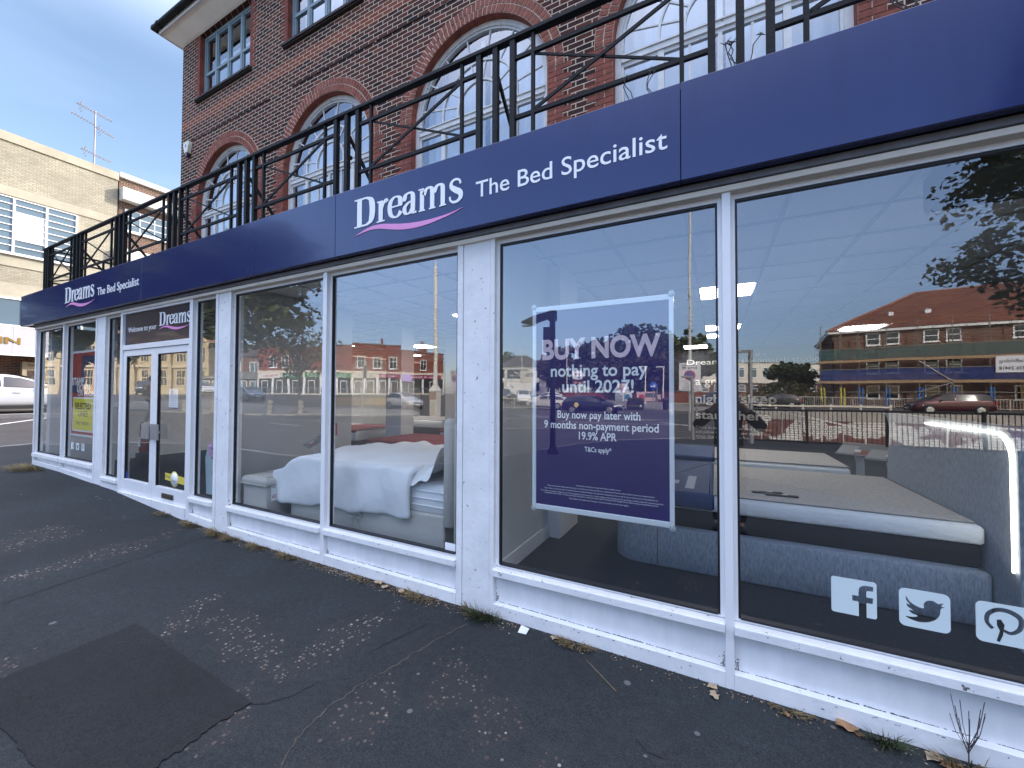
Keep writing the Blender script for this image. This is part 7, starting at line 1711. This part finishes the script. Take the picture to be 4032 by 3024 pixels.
def litter_strip():
    rnd = random.Random(77); mb = MB(); MS = [M('leaf_crumb', (.17,.11,.06), .9), M('pale_crumb', (.38,.34,.28), .9), M('soil_crumb', (.035,.028,.022), .95)]
    for k in range(5200):
        x = rnd.choice((rnd.uniform(-6.4,1.6), rnd.uniform(-5.6,-1.2), rnd.uniform(-3.4,-1.9))); y = -.05 - abs(rnd.gauss(0,.05)); s = rnd.uniform(.002,.009); a = rnd.uniform(0,6.28)
        z = gh(x,y)+.003; c, d = math.cos(a)*s, math.sin(a)*s; q = rnd.random()*.004
        mb.add([(x-c,y-d,z),(x+d*.6,y-c*.6,z+q),(x+c,y+d,z+q*1.5),(x-d*.6,y+c*.6,z)], [(0,1,2,3)], rnd.choice((0,0,0,1,2,2,2)))
    tag(mb.build('leaf_litter', MS, fix=False), 'brown crumbs of leaves and soil along the foot of the shopfront', 'litter', None, 'stuff')
litter_strip()
LEAFD = [M('tan_leaf', (.36,.20,.10), .8, var=.3, vs=30), M('pale_leaf', (.44,.34,.22), .8, var=.2, vs=30), M('brown_leaf', (.20,.11,.055), .85, var=.3, vs=30)]
for i, (x, y, s, lb, mi) in enumerate(((.555,-.075,.052,'large tan fallen leaf below the letter f sticker',0), (.60,-.10,.022,'small brown fallen leaf beside the large tan one',2), (.86,-.10,.04,'pale curled leaf left of the twiggy weed',1), (.90,-.135,.04,'tan fallen leaf below the twiggy weed',0), (.93,-.11,.032,'tan fallen leaf among the brown grass',0), (-.03,-.085,.03,'pale curled leaf at the foot of the window mullion',1), (-.02,-.15,.035,'flat buff leaf scrap on the pavement by the mullion',1), (-.96,-.09,.035,'pale fallen leaf left of the dry grass under the poster',1), (-2.55,-.08,.045,'pale fallen leaf below the bow on the bed',1), (-2.45,-.11,.035,'pale fallen leaf a little right of that below the bow',1), (-2.28,-.10,.04,'pale fallen leaf beside the grass under the headboard',1), (.31,-.12,.018,'tiny tan leaf right of the mullion',0))):
    rnd = random.Random(i); mb = MB(); n = 11; rim = []
    for k in range(n): a = 2*math.pi*k/n; r = s*(1 if k % 2 else .72)*rnd.uniform(.85,1.1); rim.append((r*math.cos(a), r*math.sin(a)*.8, .006+abs(math.sin(a*1.5+i))*s*.35))
    mb.add([(0,0,.004)] + rim, [(0,k+1,(k+1) % n+1) for k in range(n)], 0, True); o = mb.build('fallen_leaf', LEAFD[mi], None, (x,y,gh(x,y)+.002), rnd.uniform(0,6), fix=False); tag(o, lb, 'fallen leaf', 'fallen leaves along the shopfront')
    q = o.modifiers.new('thickness', 'SOLIDIFY'); q.thickness = .0012
def twig():
    mb = MB(); rnd = random.Random(4); b = Vector((0,0,0)); tr = Vector((.0,.0,.09)); mb.tube(b, tr, .003, 5, .0022)
    for k in range(13):
        a = Vector((rnd.uniform(-.09,.09), rnd.uniform(-.03,.02), rnd.uniform(.10,.22))); m1 = tr*rnd.uniform(.5,1); a *= .8; e = m1+a*.6; mb.tube(m1, e, .0016, 4, .0012); mb.tube(e, e+Vector((a.x*.3, 0, a.z*.7)), .0012, 4, .0016)
    tag(mb.build('twiggy_weed', M('grey_twig', (.075,.06,.06), .9), None, (.985,-.07,gh(.985,-.07))), 'bare grey twiggy weed against the white riser near the right edge', 'weed')
    p = MB(); p.add([(-.03,-.02,.003),(.03,-.016,.004),(.034,.03,.02),(-.026,.026,.03),(.0,.005,.012)], [(0,1,4),(1,2,4),(2,3,4),(3,0,4)]); o = p.build('paper_scrap', SIGNW, None, (-1.18,-.12,gh(-1.18,-.12)), fix=False); tag(o, 'small crumpled white paper scrap right of the grass tuft', 'litter'); q = o.modifiers.new('thickness', 'SOLIDIFY'); q.thickness = .001
    s = MB(); s.tube((-.72,-.19,gh(-.72,-.2)+.004),(-.50,-.36,gh(-.5,-.36)+.004),.0022,5); tag(s.build('dry_stalk', STRAW), 'long dry stalk lying on the pavement below the poster', 'twig')
twig()
